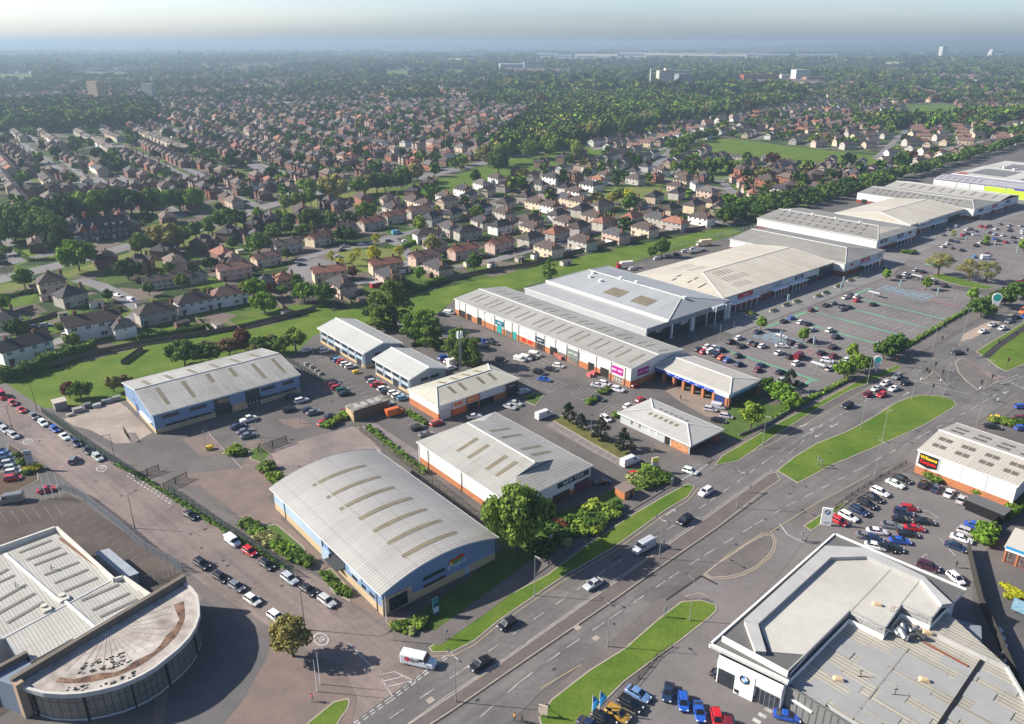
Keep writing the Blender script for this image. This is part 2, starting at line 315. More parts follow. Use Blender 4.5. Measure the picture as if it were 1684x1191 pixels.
# residential roads and greens
def strip(pts,w):
    L_=[];R_=[]
    for i,p in enumerate(pts):
        q=pts[min(i+1,len(pts)-1)]; o=pts[max(i-1,0)]; dx,dy=q[0]-o[0],q[1]-o[1]; l=math.hypot(dx,dy) or 1
        L_.append((p[0]-dy/l*w/2,p[1]+dx/l*w/2)); R_.append((p[0]+dy/l*w/2,p[1]-dx/l*w/2))
    return L_+R_[::-1]
def ribbon(name,lines,z,m):
    b=MB()
    for li,(pts,wd) in enumerate(lines):
        if li: z+=.003
        s_=strip(pts,wd); n=len(pts)
        for i in range(n-1): b.face([(*s_[2*n-1-i],z),(*s_[2*n-2-i],z),(*s_[i+1],z),(*s_[i],z)])
    return tag(b.build(name,m),None,None,None,'structure')
M_RROAD=mat('pale_road',(.2,.19,.19),.92,(.155,.145,.145),.05,1.,fine=(.8,.12),glob=True)
ROADS=[('far_side_road',[(-80,478),(0,460),(90,438),(160,420),(230,400),(330,375),(430,342),(520,318),(600,305),(700,290),(820,262),(960,238)],13,.05),
 ('avenue_carriageway',[(-80,446),(0,436),(100,414),(150,405)],9,.05)]
RLINES=[(P(l),w) for n,l,w,z in ROADS]
# estate roads
EST=[([(128,460),(165,470),(205,490),(235,510),(215,525),(150,545),(60,572),(-20,590)],7),
 ([(235,510),(290,505),(380,480),(430,468),(480,450)],7),
 ([(480,450),(500,425),(545,412),(600,405),(640,392),(700,375),(760,350),(830,332),(900,318),(960,300),(1010,290)],7),
 ([(640,392),(680,425),(740,440),(800,432),(860,415),(930,395),(1000,372),(1060,352),(1130,340),(1190,330),(1205,320),(1190,300),(1150,292),(1060,285),(1010,290)],7),
 ([(500,455),(560,470),(610,462),(650,448),(680,425)],6),
 ([(1230,290),(1190,294),(1150,292)],8),
 ([(33,236),(62,256),(100,282),(120,300)],9),([(195,240),(245,262),(290,284),(330,303)],9),([(250,200),(320,228),(365,250),(420,275),(450,290)],9),
 ([(120,300),(220,300),(330,303)],7),([(1090,262),(1105,245),(1150,225),(1210,208),(1290,196)],8),([(1060,285),(1080,270),(1090,262)],8),
 ([(1480,256),(1540,248),(1620,232),(1684,222)],7),([(1560,255),(1590,225),(1585,205),(1530,190)],7),([(1440,262),(1500,205),(1440,188)],7)]
RLINES+=[(P(l),w) for l,w in EST]
ribbon('estate_road',RLINES,.055,M_RROAD)
flat('turning_circle',[P([(478,470),(480,440),(520,425),(560,432),(520,455),(505,468)]),P([(930,343),(960,338),(985,350),(945,357)])],.058,M_RROAD)
GREENS=[('grass_strip',[(-60,655),(0,640),(20,610),(90,607),(180,585),(250,565),(300,560),(390,548),(470,528),(590,505),(700,480),(800,458),(900,435),(1000,412),(1090,395),(1170,378),(1205,376),(1225,382),(1180,395),(1080,420),(1000,445),(900,462),(855,474),(745,496),(715,518),(600,535),(520,550),(480,585),(350,640),(200,660),(70,672),(-40,680)],M_GRASS),
 ('avenue_grass',[(-80,462),(0,441),(0,470),(95,450),(160,432),(210,416),(300,392),(380,368),(430,352),(520,328),(600,312),(640,308),(600,335),(500,350),(430,372),(330,398),(240,420),(180,445),(120,455),(0,482),(-80,500)],M_GRASSY),
 ('lawn',[(25,408),(55,400),(95,418),(100,428),(47,428)],M_GRASS),('oval_green',[(519,440),(560,415),(600,410),(660,405),(690,425),(680,440),(600,448),(560,450)],M_GRASSY),
 ('small_green',[(960,325),(1000,310),(1040,306),(1085,306),(1098,315),(1070,325),(1000,335),(965,333)],M_GRASSY),
 ('playing_field',[(1135,240),(1180,228),(1230,231),(1330,245),(1420,254),(1470,262),(1440,272),(1380,270),(1300,262),(1200,252),(1150,252)],M_GRASS),
 ('far_field',[(-60,124),(60,123),(60,133),(-60,136)],M_GRASS),('far_field',[(115,121),(210,120),(215,124),(120,126)],M_GRASS),('far_field',[(620,118),(760,116),(765,122),(630,124)],M_GRASS),
 ('park_grass',[(560,335),(640,312),(760,285),(860,255),(960,240),(1010,250),(900,275),(800,300),(720,320),(640,335)],M_LAWN),
 ('trees_green',[(1090,292),(1170,275),(1250,285),(1220,296),(1110,300)],M_LAWN),
 ('lawn',[(0,495),(35,492),(62,482),(50,500),(0,510)],M_LAWN),('lawn',[(1490,172),(1560,172),(1600,185),(1500,190)],M_LAWN)]
for i_,(nme,pts,mm) in enumerate(GREENS): flat(nme,[P(pts)],.036+.001*i_,mm)
# single garden lawns
b=MB(); rr=random.Random(3)
for px,py,wd in [(330,465,9),(348,470,8),(520,510,10),(600,512,9),(470,455,7),(410,530,8),(372,545,9),(318,560,8),(735,450,8),(800,440,6),(275,545,7),(160,555,8),(60,550,9),(20,590,9),(30,560,8),(575,520,9),(640,495,8),(470,510,9),(440,520,6),(860,430,6),(1000,393,6),(150,545,6),(90,520,8),(20,520,9),(50,535,8)]:
    g=G(px,py); a=R(rr.choice([35,45,125,50])); ca,sa=math.cos(a),math.sin(a); l=wd*.8; h_=wd*.5
    zl=zl+.003 if wd!=9 or px!=330 else .07; b.face([(g[0]+x*ca*l-y*sa*h_,g[1]+x*sa*l+y*ca*h_,zl) for x,y in ((-1,-1),(1,-1),(1,1),(-1,1))])
tag(b.build('garden_lawn',M_LAWN),None,None,None,'structure')

# kerbed islands and verges
island('grass_verge',P([(704,1066),(745,1039),(780,1021),(820,987),(899,946),(968,894),(1041,846),(1089,818),(1131,795),(1143,801),(1131,818),(1096,839),(1010,901),(927,949),(875,984),(820,1022),(780,1055),(745,1073),(711,1074)]),M_GRASS)
island('roadside_verge',P([(215,1055),(330,1035),(480,930),(700,790),(860,700),(940,670),(1110,590),(1080,580),(920,640),(700,760),(560,830),(350,950),(250,1010)],'D'),M_GRASS)
island('central_island',P([(510,1080),(560,1108),(610,1140),(680,1105),(760,1060),(1000,960),(1200,870),(1300,812),(1365,770),(1350,745),(1290,725),(1180,722),(1130,735),(1070,760),(960,830),(850,890),(700,950),(600,1010)],'D'),M_GRASS)
island('grass_wedge',P([(1455,515),(1560,450),(1684,375),(2000,180),(2000,390),(1684,575),(1600,610),(1560,590),(1500,545)],'D'),M_GRASS)
ribbon('wedge_path',[(P([(1500,545),(1560,490),(1684,405),(1800,330)],'D'),2.4)],.165,M_DKLINE)
island('paved_island',P([(1010,330),(1060,300),(1130,290),(1220,330),(1440,510),(1280,610),(1230,600),(1120,520),(1040,430)],'R8'),M_PAVE)
ribbon('island_path',[(P([(1100,290),(1200,340),(1300,420),(1400,500),(1470,470)],'R8'),3.)],.165,M_PINK)
island('traffic_island',P([(660,522),(740,470),(810,415),(870,470),(915,545),(800,535)],'R8'),M_PAVE)
island('splitter_island',P([(1380,470),(1400,430),(1480,390),(1600,345),(1640,330),(1600,360),(1520,410),(1440,455)],'D'),mat('tan_paving',(.36,.28,.22),.9,(.28,.22,.18),.4,.7,glob=True))
island('roadside_grass',P([(190,1160),(250,1075),(430,935),(600,830),(760,690),(870,607),(960,600),(1035,622),(1042,650),(1000,690),(860,800),(720,900),(600,990),(480,1110),(400,1200),(200,1200)],'K'),M_GRASS)
island('teardrop_island',P([(25,235),(90,180),(150,145),(250,75),(330,32),(375,32),(390,60),(385,100),(360,140),(300,195),(220,235),(150,250),(60,255)],'Q3'),M_PAVE)
island('corner_grass',P([(222,248),(310,190),(425,128),(440,133),(330,225),(262,272)],'M'),M_GRASS)
island('corner_grass',P([(300,1191),(430,1085),(500,1068),(510,1085),(500,1120),(470,1160),(440,1210),(380,1260),(300,1240)],'F'),M_GRASS)
island('median',P([(600,1240),(735,1148),(820,1092),(1013,956),(1086,904),(1180,838),(1262,780),(1277,776),(1283,790),(1260,805),(1180,868),(1103,921),(1013,985),(840,1103),(740,1172),(620,1250)]),mat('median_paving',(.13,.108,.1),.92,(.10,.088,.083),.2,.9,fine=(1.5,.2),glob=True),h=.1)
island('grass_bank',P([(845,770),(800,800),(790,850),(830,905),(760,960),(700,1000),(650,1035),(680,1045),(720,1040),(830,965),(900,915),(990,860),(1060,800),(1080,775),(1035,770),(1040,790),(960,830),(900,850)]),mat('planted_ground',(.05,.09,.016),.95,(.08,.13,.02),.2,.9,fine=(1.5,.3),glob=True),kerb=False,h=.14)
ribbon('footpath',[(P([(650,1042),(720,1050),(790,1000),(870,940),(960,875),(1060,815),(1110,785)]),4.)],.17,M_PAVE)
ribbon('roadside_path',[(P([(1165,765),(1185,745),(1240,705),(1330,665),(1400,635),(1470,595),(1540,558),(1620,510),(1700,465)]),4.5)],.1,M_PAVE)
ribbon('pavement_south',[(P([(170,1215),(300,1070),(450,925),(600,800),(700,710),(800,625),(900,600)],'K'),4.2),(P([(1315,868),(1345,838),(1400,815),(1470,775),(1560,722),(1620,700),(1680,655)]),3.2)],.1,M_PAVE)
ribbon('pavement_side',[(P([(0,633),(80,688),(150,730),(225,775),(300,815),(400,870)]),3.4),(P([(300,948),(360,990),(450,1048),(520,1090),(560,1100)]),2.5)],.1,M_PAVE)
island('kerbed_planter',P([(430,790),(480,765),(530,790),(515,810)][:0] or [(408,742),(428,733),(447,748),(430,762),(412,756)]),mat('planted_ground',(.05,.09,.016)))
PG=mat('planted_ground',(.05,.09,.016),.95,(.08,.13,.02),.2,.9)
island('car_park_island',P([(862,660),(880,645),(895,650),(880,668)]),PG)
island('tree_island',P([(905,690),(925,683),(1035,742),(1042,760),(1030,762),(960,722)]),mat('bark_ground',(.12,.13,.03),.95,(.09,.07,.03),.4,.9,glob=True))
island('tree_island',P([(1035,790),(1062,770),(1075,768),(1108,785),(1085,798),(1050,812)]),M_GRASS)
island('roundabout_grass',P([(460,980),(560,940),(640,955),(880,1010),(1100,1075),(1320,1130),(1200,1150),(900,1110),(700,1060)],'R3'),M_LAWN)
island('planted_corner',P([(1200,668),(1240,650),(1268,668),(1335,650),(1262,700),(1215,725),(1185,712)]),mat('planted_ground',(.05,.09,.016)),kerb=False)
for q in ([(648,1020),(690,1012),(700,1035),(668,1046)],[(522,940),(545,935),(580,975),(575,990),(548,975)],[(405,870),(455,862),(500,900),(510,925),(480,925),(440,900)],[(88,808)]):
    if len(q)>2: island('shrub_bed',P(q),mat('planted_ground',(.05,.09,.016)),h=.1)
island('display_bed',P([(14,730),(40,745),(62,770),(64,790),(20,812),(-20,820),(-60,815),(-60,790),(10,775)]),M_SOIL)

# ---------- painted markings ----------
Zm=.10
def dashes(b,pts,ln,gap,wd,z=Zm,m=0):
    for i in range(len(pts)-1):
        p,q=pts[i],pts[i+1]; l=math.hypot(q[0]-p[0],q[1]-p[1]); t=0
        while t<l:
            e=min(t+ln,l); f=lambda s:(p[0]+(q[0]-p[0])*s/l,p[1]+(q[1]-p[1])*s/l); b.line(f(t),f(e),wd,z,m); t+=ln+gap
def solid(b,pts,wd,z=Zm,m=0):
    for i in range(len(pts)-1): b.line(pts[i],pts[i+1],wd,z,m)
b=MB()
dashes(b,P([(600,1212),(640,1183),(760,1103),(877,1020),(1008,930),(1168,825),(1262,757),(1325,716),(1403,671),(1490,622)]),3.,3.4,.17)
dashes(b,P([(1262,780),(1300,745),(1346,702),(1410,668),(1465,640)]),3,4,.15)
solid(b,P([(610,1235),(735,1145),(820,1090),(1013,953),(1086,901),(1180,835),(1262,777)]),.14)
dashes(b,P([(790,1180),(854,1123),(932,1066),(1003,1018),(1100,952),(1158,914),(1241,864),(1294,833),(1415,771),(1520,715),(1600,672),(1660,636)]),3.4,3.6,.18)
dashes(b,P([(1290,800)][:0] or [(1530,655),(1600,600),(1684,555),(1800,500)]),3,4,.15); dashes(b,P([(1560,600),(1684,520),(1800,450)]),3,4,.15)
dashes(b,P([(1500,612),(1590,560),(1684,505)]),2.5,3,.15)
solid(b,P([(1480,620),(1508,627),(1555,640),(1600,650)]),.22); solid(b,P([(1425,588),(1470,560),(1560,508),(1600,483)]),.12)
for o in (0,1.1): dashes(b,[(x+o*.4,y-o*.9) for x,y in P([(1648,622),(1684,640),(1740,660)])],.6,.8,.5)
for o in (0,1.4): dashes(b,[(x-o*.4,y+o*.9) for x,y in P([(1645,632),(1684,618),(1740,640)])][:2],.6,.8,.4)
# junction: give-way lines, centre dashes, hatching
for o in (0,.7): dashes(b,[(x+.5*o,y-.7*o) for x,y in P([(582,1190),(640,1150),(737,1076)])],1.0,.55,.28)
dashes(b,P([(573,1058),(592,1078),(622,1108)]),4.5,3,.2)
solid(b,P([(623,1111),(650,1105)]),.18); solid(b,P([(627,1122),(665,1113)]),.22); solid(b,P([(634,1131),(684,1119)]),.22); solid(b,P([(650,1106),(682,1121)]),.2); solid(b,P([(628,1118),(645,1145)]),.2)
dashes(b,P([(212,779),(245,800),(283,825)]),1,.7,.3); dashes(b,P([(209,783),(242,804),(280,829)]),1,.7,.3)
solid(b,P([(1282,862),(1295,880),(1322,893)]),.3)
for o in (0,1.): dashes(b,[(x+o*.5,y) for x,y in P([(1118,790),(1145,776),(1172,757)])],1,.5,.25)
# arrows and box markings
def arrow(b,p,ang,l=4.,w=.25):
    c,s=math.cos(R(ang)),math.sin(R(ang)); t=lambda x,y:(p[0]+x*c-y*s,p[1]+x*s+y*c,Zm)
    b.face([t(-l/2,-w/2),t(l/2-1,-w/2),t(l/2-1,w/2),t(-l/2,w/2)]); b.face([t(l/2-1.1,-.7),t(l/2,0),t(l/2-1.1,.7)])
for p,a in (((1103,843),44),((1142,857),44),((1338,705),220),((1347,716),220),((1322,700),215),((1490,648),40),((1372,700),215),((1655,645),215)): arrow(b,G(*p),a)
# 20 roundels
def ring(b,c,r,w,z=Zm,n=28,sx=1.,ang=0):
    ca,sa=math.cos(R(ang)),math.sin(R(ang))
    def t(rr,a): x,y=rr*sx*math.cos(a),rr*math.sin(a); return (c[0]+x*ca-y*sa,c[1]+x*sa+y*ca,z)
    for i in range(n):
        a,e=2*math.pi*i/n,2*math.pi*(i+1)/n; b.face([t(r,a),t(r,e),t(r-w,e),t(r-w,a)])
ROUND=[(528,1052,1.35),(46,727,1.3),(167,771,1.3)]
for x,y,r in ROUND: ring(b,G(x,y),r,.3,sx=1.5,ang=-50)
tag(b.build('road_markings',M_WHITEP),None,None,None,'structure')
def ground_text(s,p,size,ang,m,z=Zm,sx=1.,name='road_lettering'):
    cu=bpy.data.curves.new(name,'FONT'); cu.body=s; cu.size=size; cu.align_x='CENTER'; cu.align_y='CENTER'; cu.materials.append(m); cu.offset=.03
    o=bpy.data.objects.new(name,cu); COL.objects.link(o); o.location=(p[0],p[1],z); o.rotation_euler=(0,0,R(ang)); o.scale=(sx,1.5,1); o['kind']='structure'; return o
for x,y,r in ROUND: ground_text('20',G(x,y),1.35,40,M_WHITEP)
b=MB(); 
solid(b,P([(1262,810),(1180,870),(1103,923),(1013,987),(840,1105),(740,1174),(640,1240)]),.35,.085)  # flat dark strip along the median's lower edge
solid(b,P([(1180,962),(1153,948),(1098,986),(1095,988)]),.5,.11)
tag(b.build('dark_lines',M_DKLINE),None,None,None,'structure')
b=MB()
for q in ([(711,1080),(745,1079),(780,1061),(820,1028),(875,990),(927,955),(1010,907),(1096,845),(1131,824),(1148,803)],[(889,1133),(996,1070),(1098,983),(1120,983),(1150,975),(1165,982)],[(1160,944),(1315,845),(1348,825),(1430,782)],[(1168,770),(1266,732),(1402,653),(1485,608)]): solid(b,P(q),.2,.095)
solid(b,P([(20,240),(150,137),(330,22),(378,24),(398,60),(392,105),(368,146),(300,203),(220,243),(150,258),(60,262),(22,240)],'Q3'),.22,.095)
tag(b.build('yellow_lines',M_YELP),None,None,None,'structure')
# bays of the retail car park
b=MB(); rr=random.Random(8)
def bays(b,A0,B0,B1,dirs=(1,-1),d=4.9,st=2.5,skip=.0,z=.075):
    k=0; B_=B0
    while B_<=B1:
        for s in dirs:
            if rr.random()>=skip: b.line(AB(A0,B_),AB(A0+s*d,B_),.12,z)
        B_+=st
    b.line(AB(A0,B0),AB(A0,B1),.12,z)
PAIRS=[221.5,237.7,253.7,269.7,285.7,301.7,317.7,333.7,349.7,365]
for a in PAIRS: bays(b,a,-152,-116 if a<350 else -118)
for a in (415,431,447,463,479,495,511,527,543,559,575,591): bays(b,a,-166,-100)
tag(b.build('bay_markings',M_FADEP),None,None,None,'structure')
b=MB()
for a in (229,277.5,293.5,309.6,325.7): b.face([(*AB(a-.7,-154),.073),(*AB(a+.7,-154),.073),(*AB(a+.7,-114.5),.073),(*AB(a-.7,-114.5),.073)])
for a0,a1,bb in ((262,300,-156.3),(318,345,-155.5),(215,228,-117)): b.face([(*AB(a0,bb),.073),(*AB(a0,bb+1.6),.073),(*AB(a1,bb+1.6),.073),(*AB(a1,bb),.073)][::1])
b.face([(*AB(405,-158),.073),(*AB(405,-150),.073),(*AB(418,-150),.073),(*AB(418,-158),.073)])
tag(b.build('green_walkways',M_GREENP),None,None,None,'structure')
def blockers(name,m,rects,z=.074,frame=.35):
    b=MB()
    for a0,a1,b0,b1 in rects:
        for q in ((a0,a1,b0,b0+frame),(a0,a1,b1-frame,b1),(a0,a0+frame,b0+frame,b1-frame),(a1-frame,a1,b0+frame,b1-frame)):
            b.face([(*AB(q[0],q[2]),z),(*AB(q[0],q[3]),z),(*AB(q[1],q[3]),z),(*AB(q[1],q[2]),z)][::1])
    return tag(b.build(name,m),None,None,None,'structure')
blue=[(a,a+4.8,b_,b_+3.4) for a in (248.8,253.95) for b_ in (-153,-148.6,-144.2,-139.8)]+[(a,a+4.8,b_,b_+3.4) for a in (344.8,349.9) for b_ in (-152,-147.6,-143.2,-138.8,-134.4)]
blockers('blue_bays',M_BLUEP,blue,frame=.45)
blockers('red_bays',M_REDP,[(a,a+4.9,b_,b_+3.) for a in (248.7,) for b_ in (-134,-130,-126)]+[(344.8,349.7,b_,b_+3) for b_ in (-129,-125,-121)],frame=.3)
# other bays
b=MB()
def bayrow(p,q,n,dx,dy,w=.12,z=.085,close=True):
    """p,q = photo ends of the line the bays start from; (dx,dy) = photo point offset of their far ends"""
    for i in range(n+1):
        t=i/n; x=p[0]+(q[0]-p[0])*t; y=p[1]+(q[1]-p[1])*t; b.line(G(x,y),G(x+dx,y+dy),w,z)
    if close: b.line(G(*p),G(*q),w,z)
bayrow((905,700),(1020,768),11,24,-11)
bayrow((830,607),(870,628),5,-24,10); bayrow((868,633),(905,645),6,28,-14); bayrow((865,613),(905,597),5,-30,-13,close=False)
bayrow((937,651),(970,661),6,22,-15); bayrow((985,676),(1010,684),4,24,-12,close=False)
bayrow((870,560),(905,583),6,-30,6,close=False)
bayrow((604,705),(690,765),8,18,-6); bayrow((640,682),(690,712),5,20,-8,close=False)
bayrow((285,828),(400,858),10,-10,8,close=False); BD=[((88,838),(236,938),13,30,-16),((0,842),(90,830),5,14,20)]
bayrow((570,623),(650,670),9,-18,6,close=False)
for q in ([(1506,838),(1526,841),(1544,852),(1522,850),(1506,838)],[(1545,885),(1568,912),(1572,915)],[(1505,928),(1522,912),(1526,914)]): solid(b,P(q),.18,.085)
solid(b,P([(400,905),(402,900),(380,855),(330,790)][:0] or [(337,700),(345,715),(397,770)]),.15,.085)
for i in range(5): x,y=1238+i*9.5,1191-i*9.; solid(b,P([(x,y-10+2),(x+13,y-1)]),.8,.085)
tag(b.build('parking_markings',M_WHITEP),None,None,None,'structure')
b=MB()
for q_ in BD: bayrow(*q_,.13,close=False)
tag(b.build('worn_bay_markings',mat('worn_white_paint',(.24,.21,.19),.9,(.10,.085,.075),.5,1.,glob=True)),None,None,None,'structure')
b=MB()
for x,y in ((385,848),(392,857),(400,866)): solid(b,P([(x-12,y),(x+25,y+4)]),.15,.085)
solid(b,P([(405,735),(422,752),(456,745)]),.2,.085)
for i in range(7): solid(b,P([(1045+i*6,737-i*1),(1070+i*6,747-i)]),.12,.085)
tag(b.build('hatched_markings',M_YELP),None,None,None,'structure')

b=MB(); rr=random.Random(12)
for i in range(34):
    t=rr.random(); x,y=lerp(G(700,1150),G(1640,600),t); o_=rr.uniform(-9,9); x+=.64*o_; y-=.77*o_; b.box((x,y,.07),(rr.choice([.6,.9]),rr.choice([.6,.8]),.012),0,R(42))
for i in range(14): x,y=lerp(G(20,690),G(640,1080),rr.random()); b.box((x+rr.uniform(-3,3),y+rr.uniform(-3,3),.055),(.7,.7,.012),0,R(-42))
tag(b.build('drain_covers',mat('drain_iron',(.05,.05,.05),.7)),None,None,None,'structure')
b=MB()
for x,y in ((950,1033),(980,1050),(708,1152)): g_=G(x,y); b.box((*g_,.075),(1.3,1.1,.012),0,R(42))
tag(b.build('pale_patches',M_KERB),None,None,None,'structure')
# ---------- big buildings ----------
M_WCLAD=mat('white_cladding',(.62,.62,.60),.6,(.5,.5,.48),.12,.7); M_GCLAD=mat('grey_cladding',(.42,.44,.45),.55,(.34,.36,.37),.12,.7)
M_BLUE=mat('blue_cladding',(.15,.225,.36),.6,(.19,.27,.40),.15,.6); M_LBLUE=mat('pale_blue_panel',(.3,.39,.47),.55,(.42,.55,.66),.2,.5)
M_BUFF=mat('buff_brick',(.48,.36,.22),.9,(.4,.3,.18),.5,.8,fine=(3,.15)); M_RBRICK=mat('orange_brick',(.42,.165,.07),.9,(.34,.13,.06),.5,.8,fine=(3,.15))
M_DBRICK=mat('dark_red_brick',(.22,.06,.045),.9,(.17,.05,.04),.5,.8,fine=(3,.15))
M_DARK=mat('dark_frame',(.03,.033,.038),.5); M_GLASS=mat('dark_glass',(.018,.022,.028),.12,(.035,.045,.06),.4,.8,spec=.7)
M_GLASSL=mat('grey_glass',(.15,.145,.13),.2,(.2,.19,.17),.3,.9,spec=.7); M_WHITE=mat('white_paint',(.78,.78,.76),.5); M_TRIM=mat('pale_trim',(.6,.6,.57),.6)
M_STEEL=mat('grey_steel',(.3,.31,.32),.45,metal=.6); M_DSTEEL=mat('dark_steel',(.07,.072,.075),.5,metal=.3); M_BLACK=mat('black_panel',(.012,.012,.014),.5)
M_LITE=mat('rooflight_sheet',(.2,.175,.115),.5,(.14,.12,.085),.4,.8); M_LITEG=mat('grey_rooflight_sheet',(.2,.19,.165),.5,(.15,.14,.125),.4,.8)
M_SHUT=mat('roller_shutter',(.5,.52,.53),.5); M_INT=mat('dark_interior',(.02,.019,.018),.9)
M_R1=sheetmat('roof_pale_grey',(.44,.44,.42),(.3,.29,.26),0,.8,7)   # replaced by angle below
def roofm(n,col,dirt,slope,**k): return sheetmat(n,col,dirt,slope,**k)
class Unit:
    """a rectangular shed: q0 the corner nearest the photographer, q1 left, q2 far, q3 right; s runs q0-q1, t runs q0-q3"""
    def __init__(u,name,label,cat,q,eave,group=None,th=None):
        u.q=q; u.e=eave; u.Ls=math.dist(q[0],q[1]); u.Lt=math.dist(q[0],q[3])
        if th: u.th=th; return
        c=(sum(p[0] for p in q)/4,sum(p[1] for p in q)/4)
        u.th=thing(name,label,cat,(c[0],c[1],0),0,group,world=True)
        u.Ls=math.dist(q[0],q[1]); u.Lt=math.dist(q[0],q[3])
    def b(u,s,t):
        q=u.q; return (q[0][0]*(1-s)*(1-t)+q[1][0]*s*(1-t)+q[2][0]*s*t+q[3][0]*(1-s)*t, q[0][1]*(1-s)*(1-t)+q[1][1]*s*(1-t)+q[2][1]*s*t+q[3][1]*(1-s)*t)
    def setroof(u,kind,rise,axis='s',h0=0.,h1=0.,hip_in=None):
        u.kind=kind; u.rise=rise; u.axis=axis; u.h0=h0; u.h1=h1
    def zr(u,s,t):
        a,c=(s,t) if u.axis=='s' else (t,s)   # a along the ridge, c across
        if u.kind=='flat': return u.e
        if u.kind=='arch':
            return u.e+u.rise*(1-(2*c-1)**2)
        z=u.rise*(1-abs(2*c-1))
        if u.kind=='dutch':
            if a<u.h0: z=min(z,u.rise*.55*a/u.h0)
            elif a>1-u.h1: z=min(z,u.rise*.55*(1-a)/u.h1)
            return u.e+z
        if u.h0>0: z=min(z,u.rise*a/u.h0)
        if u.h1>0: z=min(z,u.rise*(1-a)/u.h1)
        return u.e+z
    def faces(u):
        def m(a,c): return (a,c) if u.axis=='s' else (c,a)
        if u.kind=='flat': return [[(0,0),(1,0),(1,1),(0,1)]]
        if u.kind=='arch':
            n=14; return [[m(0,i/n),m(1,i/n),m(1,(i+1)/n),m(0,(i+1)/n)] for i in range(n)]
        if u.kind=='dutch':
            h,g=u.h0,1-u.h1; F=[[m(h,0),m(g,0),m(g,.5),m(h,.5)],[m(g,1),m(h,1),m(h,.5),m(g,.5)]]
            for e,x in ((0,h),(1,g)): F+=[[m(e,0),m(x,0),m(x+(.0002 if e else -.0002),.275)],[m(e,1),m(x,1),m(x+(.0002 if e else -.0002),.725)],[m(e,1),m(e,0),m(x+(.0002 if e else -.0002),.275),m(x+(.0002 if e else -.0002),.725)]]
            return F
        F=[[m(0,0),m(1,0),m(1-u.h1,.5),m(u.h0,.5)],[m(1,1),m(0,1),m(u.h0,.5),m(1-u.h1,.5)]]
        if u.h0>0: F.append([m(0,1),m(0,0),m(u.h0,.5)])
        if u.h1>0: F.append([m(1,0),m(1,1),m(1-u.h1,.5)])
        return F
    def roof(u,m,edge=M_TRIM,thick=.28,over=.45,ridge=True):
        os,ot=over/u.Ls,over/u.Lt
        def ex(s,t): return (s*(1+2*os)-os, t*(1+2*ot)-ot)
        b=MB()
        for f in u.faces():
            pts=[]
            for s,t in f: x,y=u.b(*ex(s,t)); pts.append((x,y,u.zr(s,t)))
            n=(Vector(pts[1])-Vector(pts[0])).cross(Vector(pts[2])-Vector(pts[0]))
            if n.z<0: pts=pts[::-1]
            b.face(pts,0); b.face([(x,y,z-thick) for x,y,z in pts[::-1]],1)
        # fascia all round, following the roof edge
        N=28
        ring=[(i/N,0) for i in range(N)]+[(1,i/N) for i in range(N)]+[(1-i/N,1) for i in range(N)]+[(0,1-i/N) for i in range(N)]
        for i in range(len(ring)):
            a,c=ring[i],ring[(i+1)%len(ring)]; A=u.b(*ex(*a)); B=u.b(*ex(*c)); za,zb=u.zr(*a),u.zr(*c)
            b.face([(*A,za+.06),(*A,za-thick),(*B,zb-thick),(*B,zb+.06)],1)
        u.r=b.build('roof',[m,edge],u.th)
        if ridge and u.kind in('gable','hip'):
            b=MB(); M_=lambda a,c:(a,c) if u.axis=='s' else (c,a)
            def seg(p,q):
                P_=u.b(*ex(*p)); Q_=u.b(*ex(*q)); b.tube((*P_,u.zr(*p)+.05),(*Q_,u.zr(*q)+.05),.18,n=4)
            seg(M_(u.h0,.5),M_(1-u.h1,.5))
            if u.h0>0: seg(M_(0,0),M_(u.h0,.5)); seg(M_(0,1),M_(u.h0,.5))
            if u.h1>0: seg(M_(1,0),M_(1-u.h1,.5)); seg(M_(1,1),M_(1-u.h1,.5))
            o=b.build('ridge_cap',edge,u.r)
        return u.r
    def lite(u,s0,s1,t0,t1,m=None,n=None,up=.07):
        b=MB(); n=n or (8 if u.kind=='arch' else 1)
        for i in range(n):
            if u.axis=='s': a0,a1=t0+(t1-t0)*i/n,t0+(t1-t0)*(i+1)/n; c=[(s0,a0),(s0,a1),(s1,a1),(s1,a0)]
            else: a0,a1=s0+(s1-s0)*i/n,s0+(s1-s0)*(i+1)/n; c=[(a0,t0),(a1,t0),(a1,t1),(a0,t1)]
            pts=[(*u.b(*p),u.zr(*p)+up) for p in c]
            nn=(Vector(pts[1])-Vector(pts[0])).cross(Vector(pts[2])-Vector(pts[0]))
            if nn.z<0: pts=pts[::-1]
            b.face(pts); b.face([(x,y,z-up-.02) for x,y,z in pts[::-1]])
            for k in range(4): p,q=pts[k],pts[(k+1)%4]; b.face([p,(p[0],p[1],p[2]-up-.02),(q[0],q[1],q[2]-up-.02),q])
        return b.build('rooflight',m or M_LITE,u.r)
    def lites(u,axis_pos,w,spans,m=None):
        """strips running down the slope: positions along the ridge, half width, list of (c0,c1)"""
        for a in axis_pos:
            for c0,c1 in spans:
                hw=w/(2*(u.Ls if u.axis=='s' else u.Lt))
                if u.axis=='s': u.lite(a-hw,a+hw,c0,c1,m)
                else: u.lite(c0,c1,a-hw,a+hw,m)
    def wall_ends(u,w): q=u.q; return {'L':(q[1],q[0]),'R':(q[0],q[3]),'BR':(q[3],q[2]),'BL':(q[2],q[1])}[w]
    def st(u,w,f): return {'L':(1-f,0),'R':(0,f),'BR':(f,1),'BL':(1,1-f)}[w]
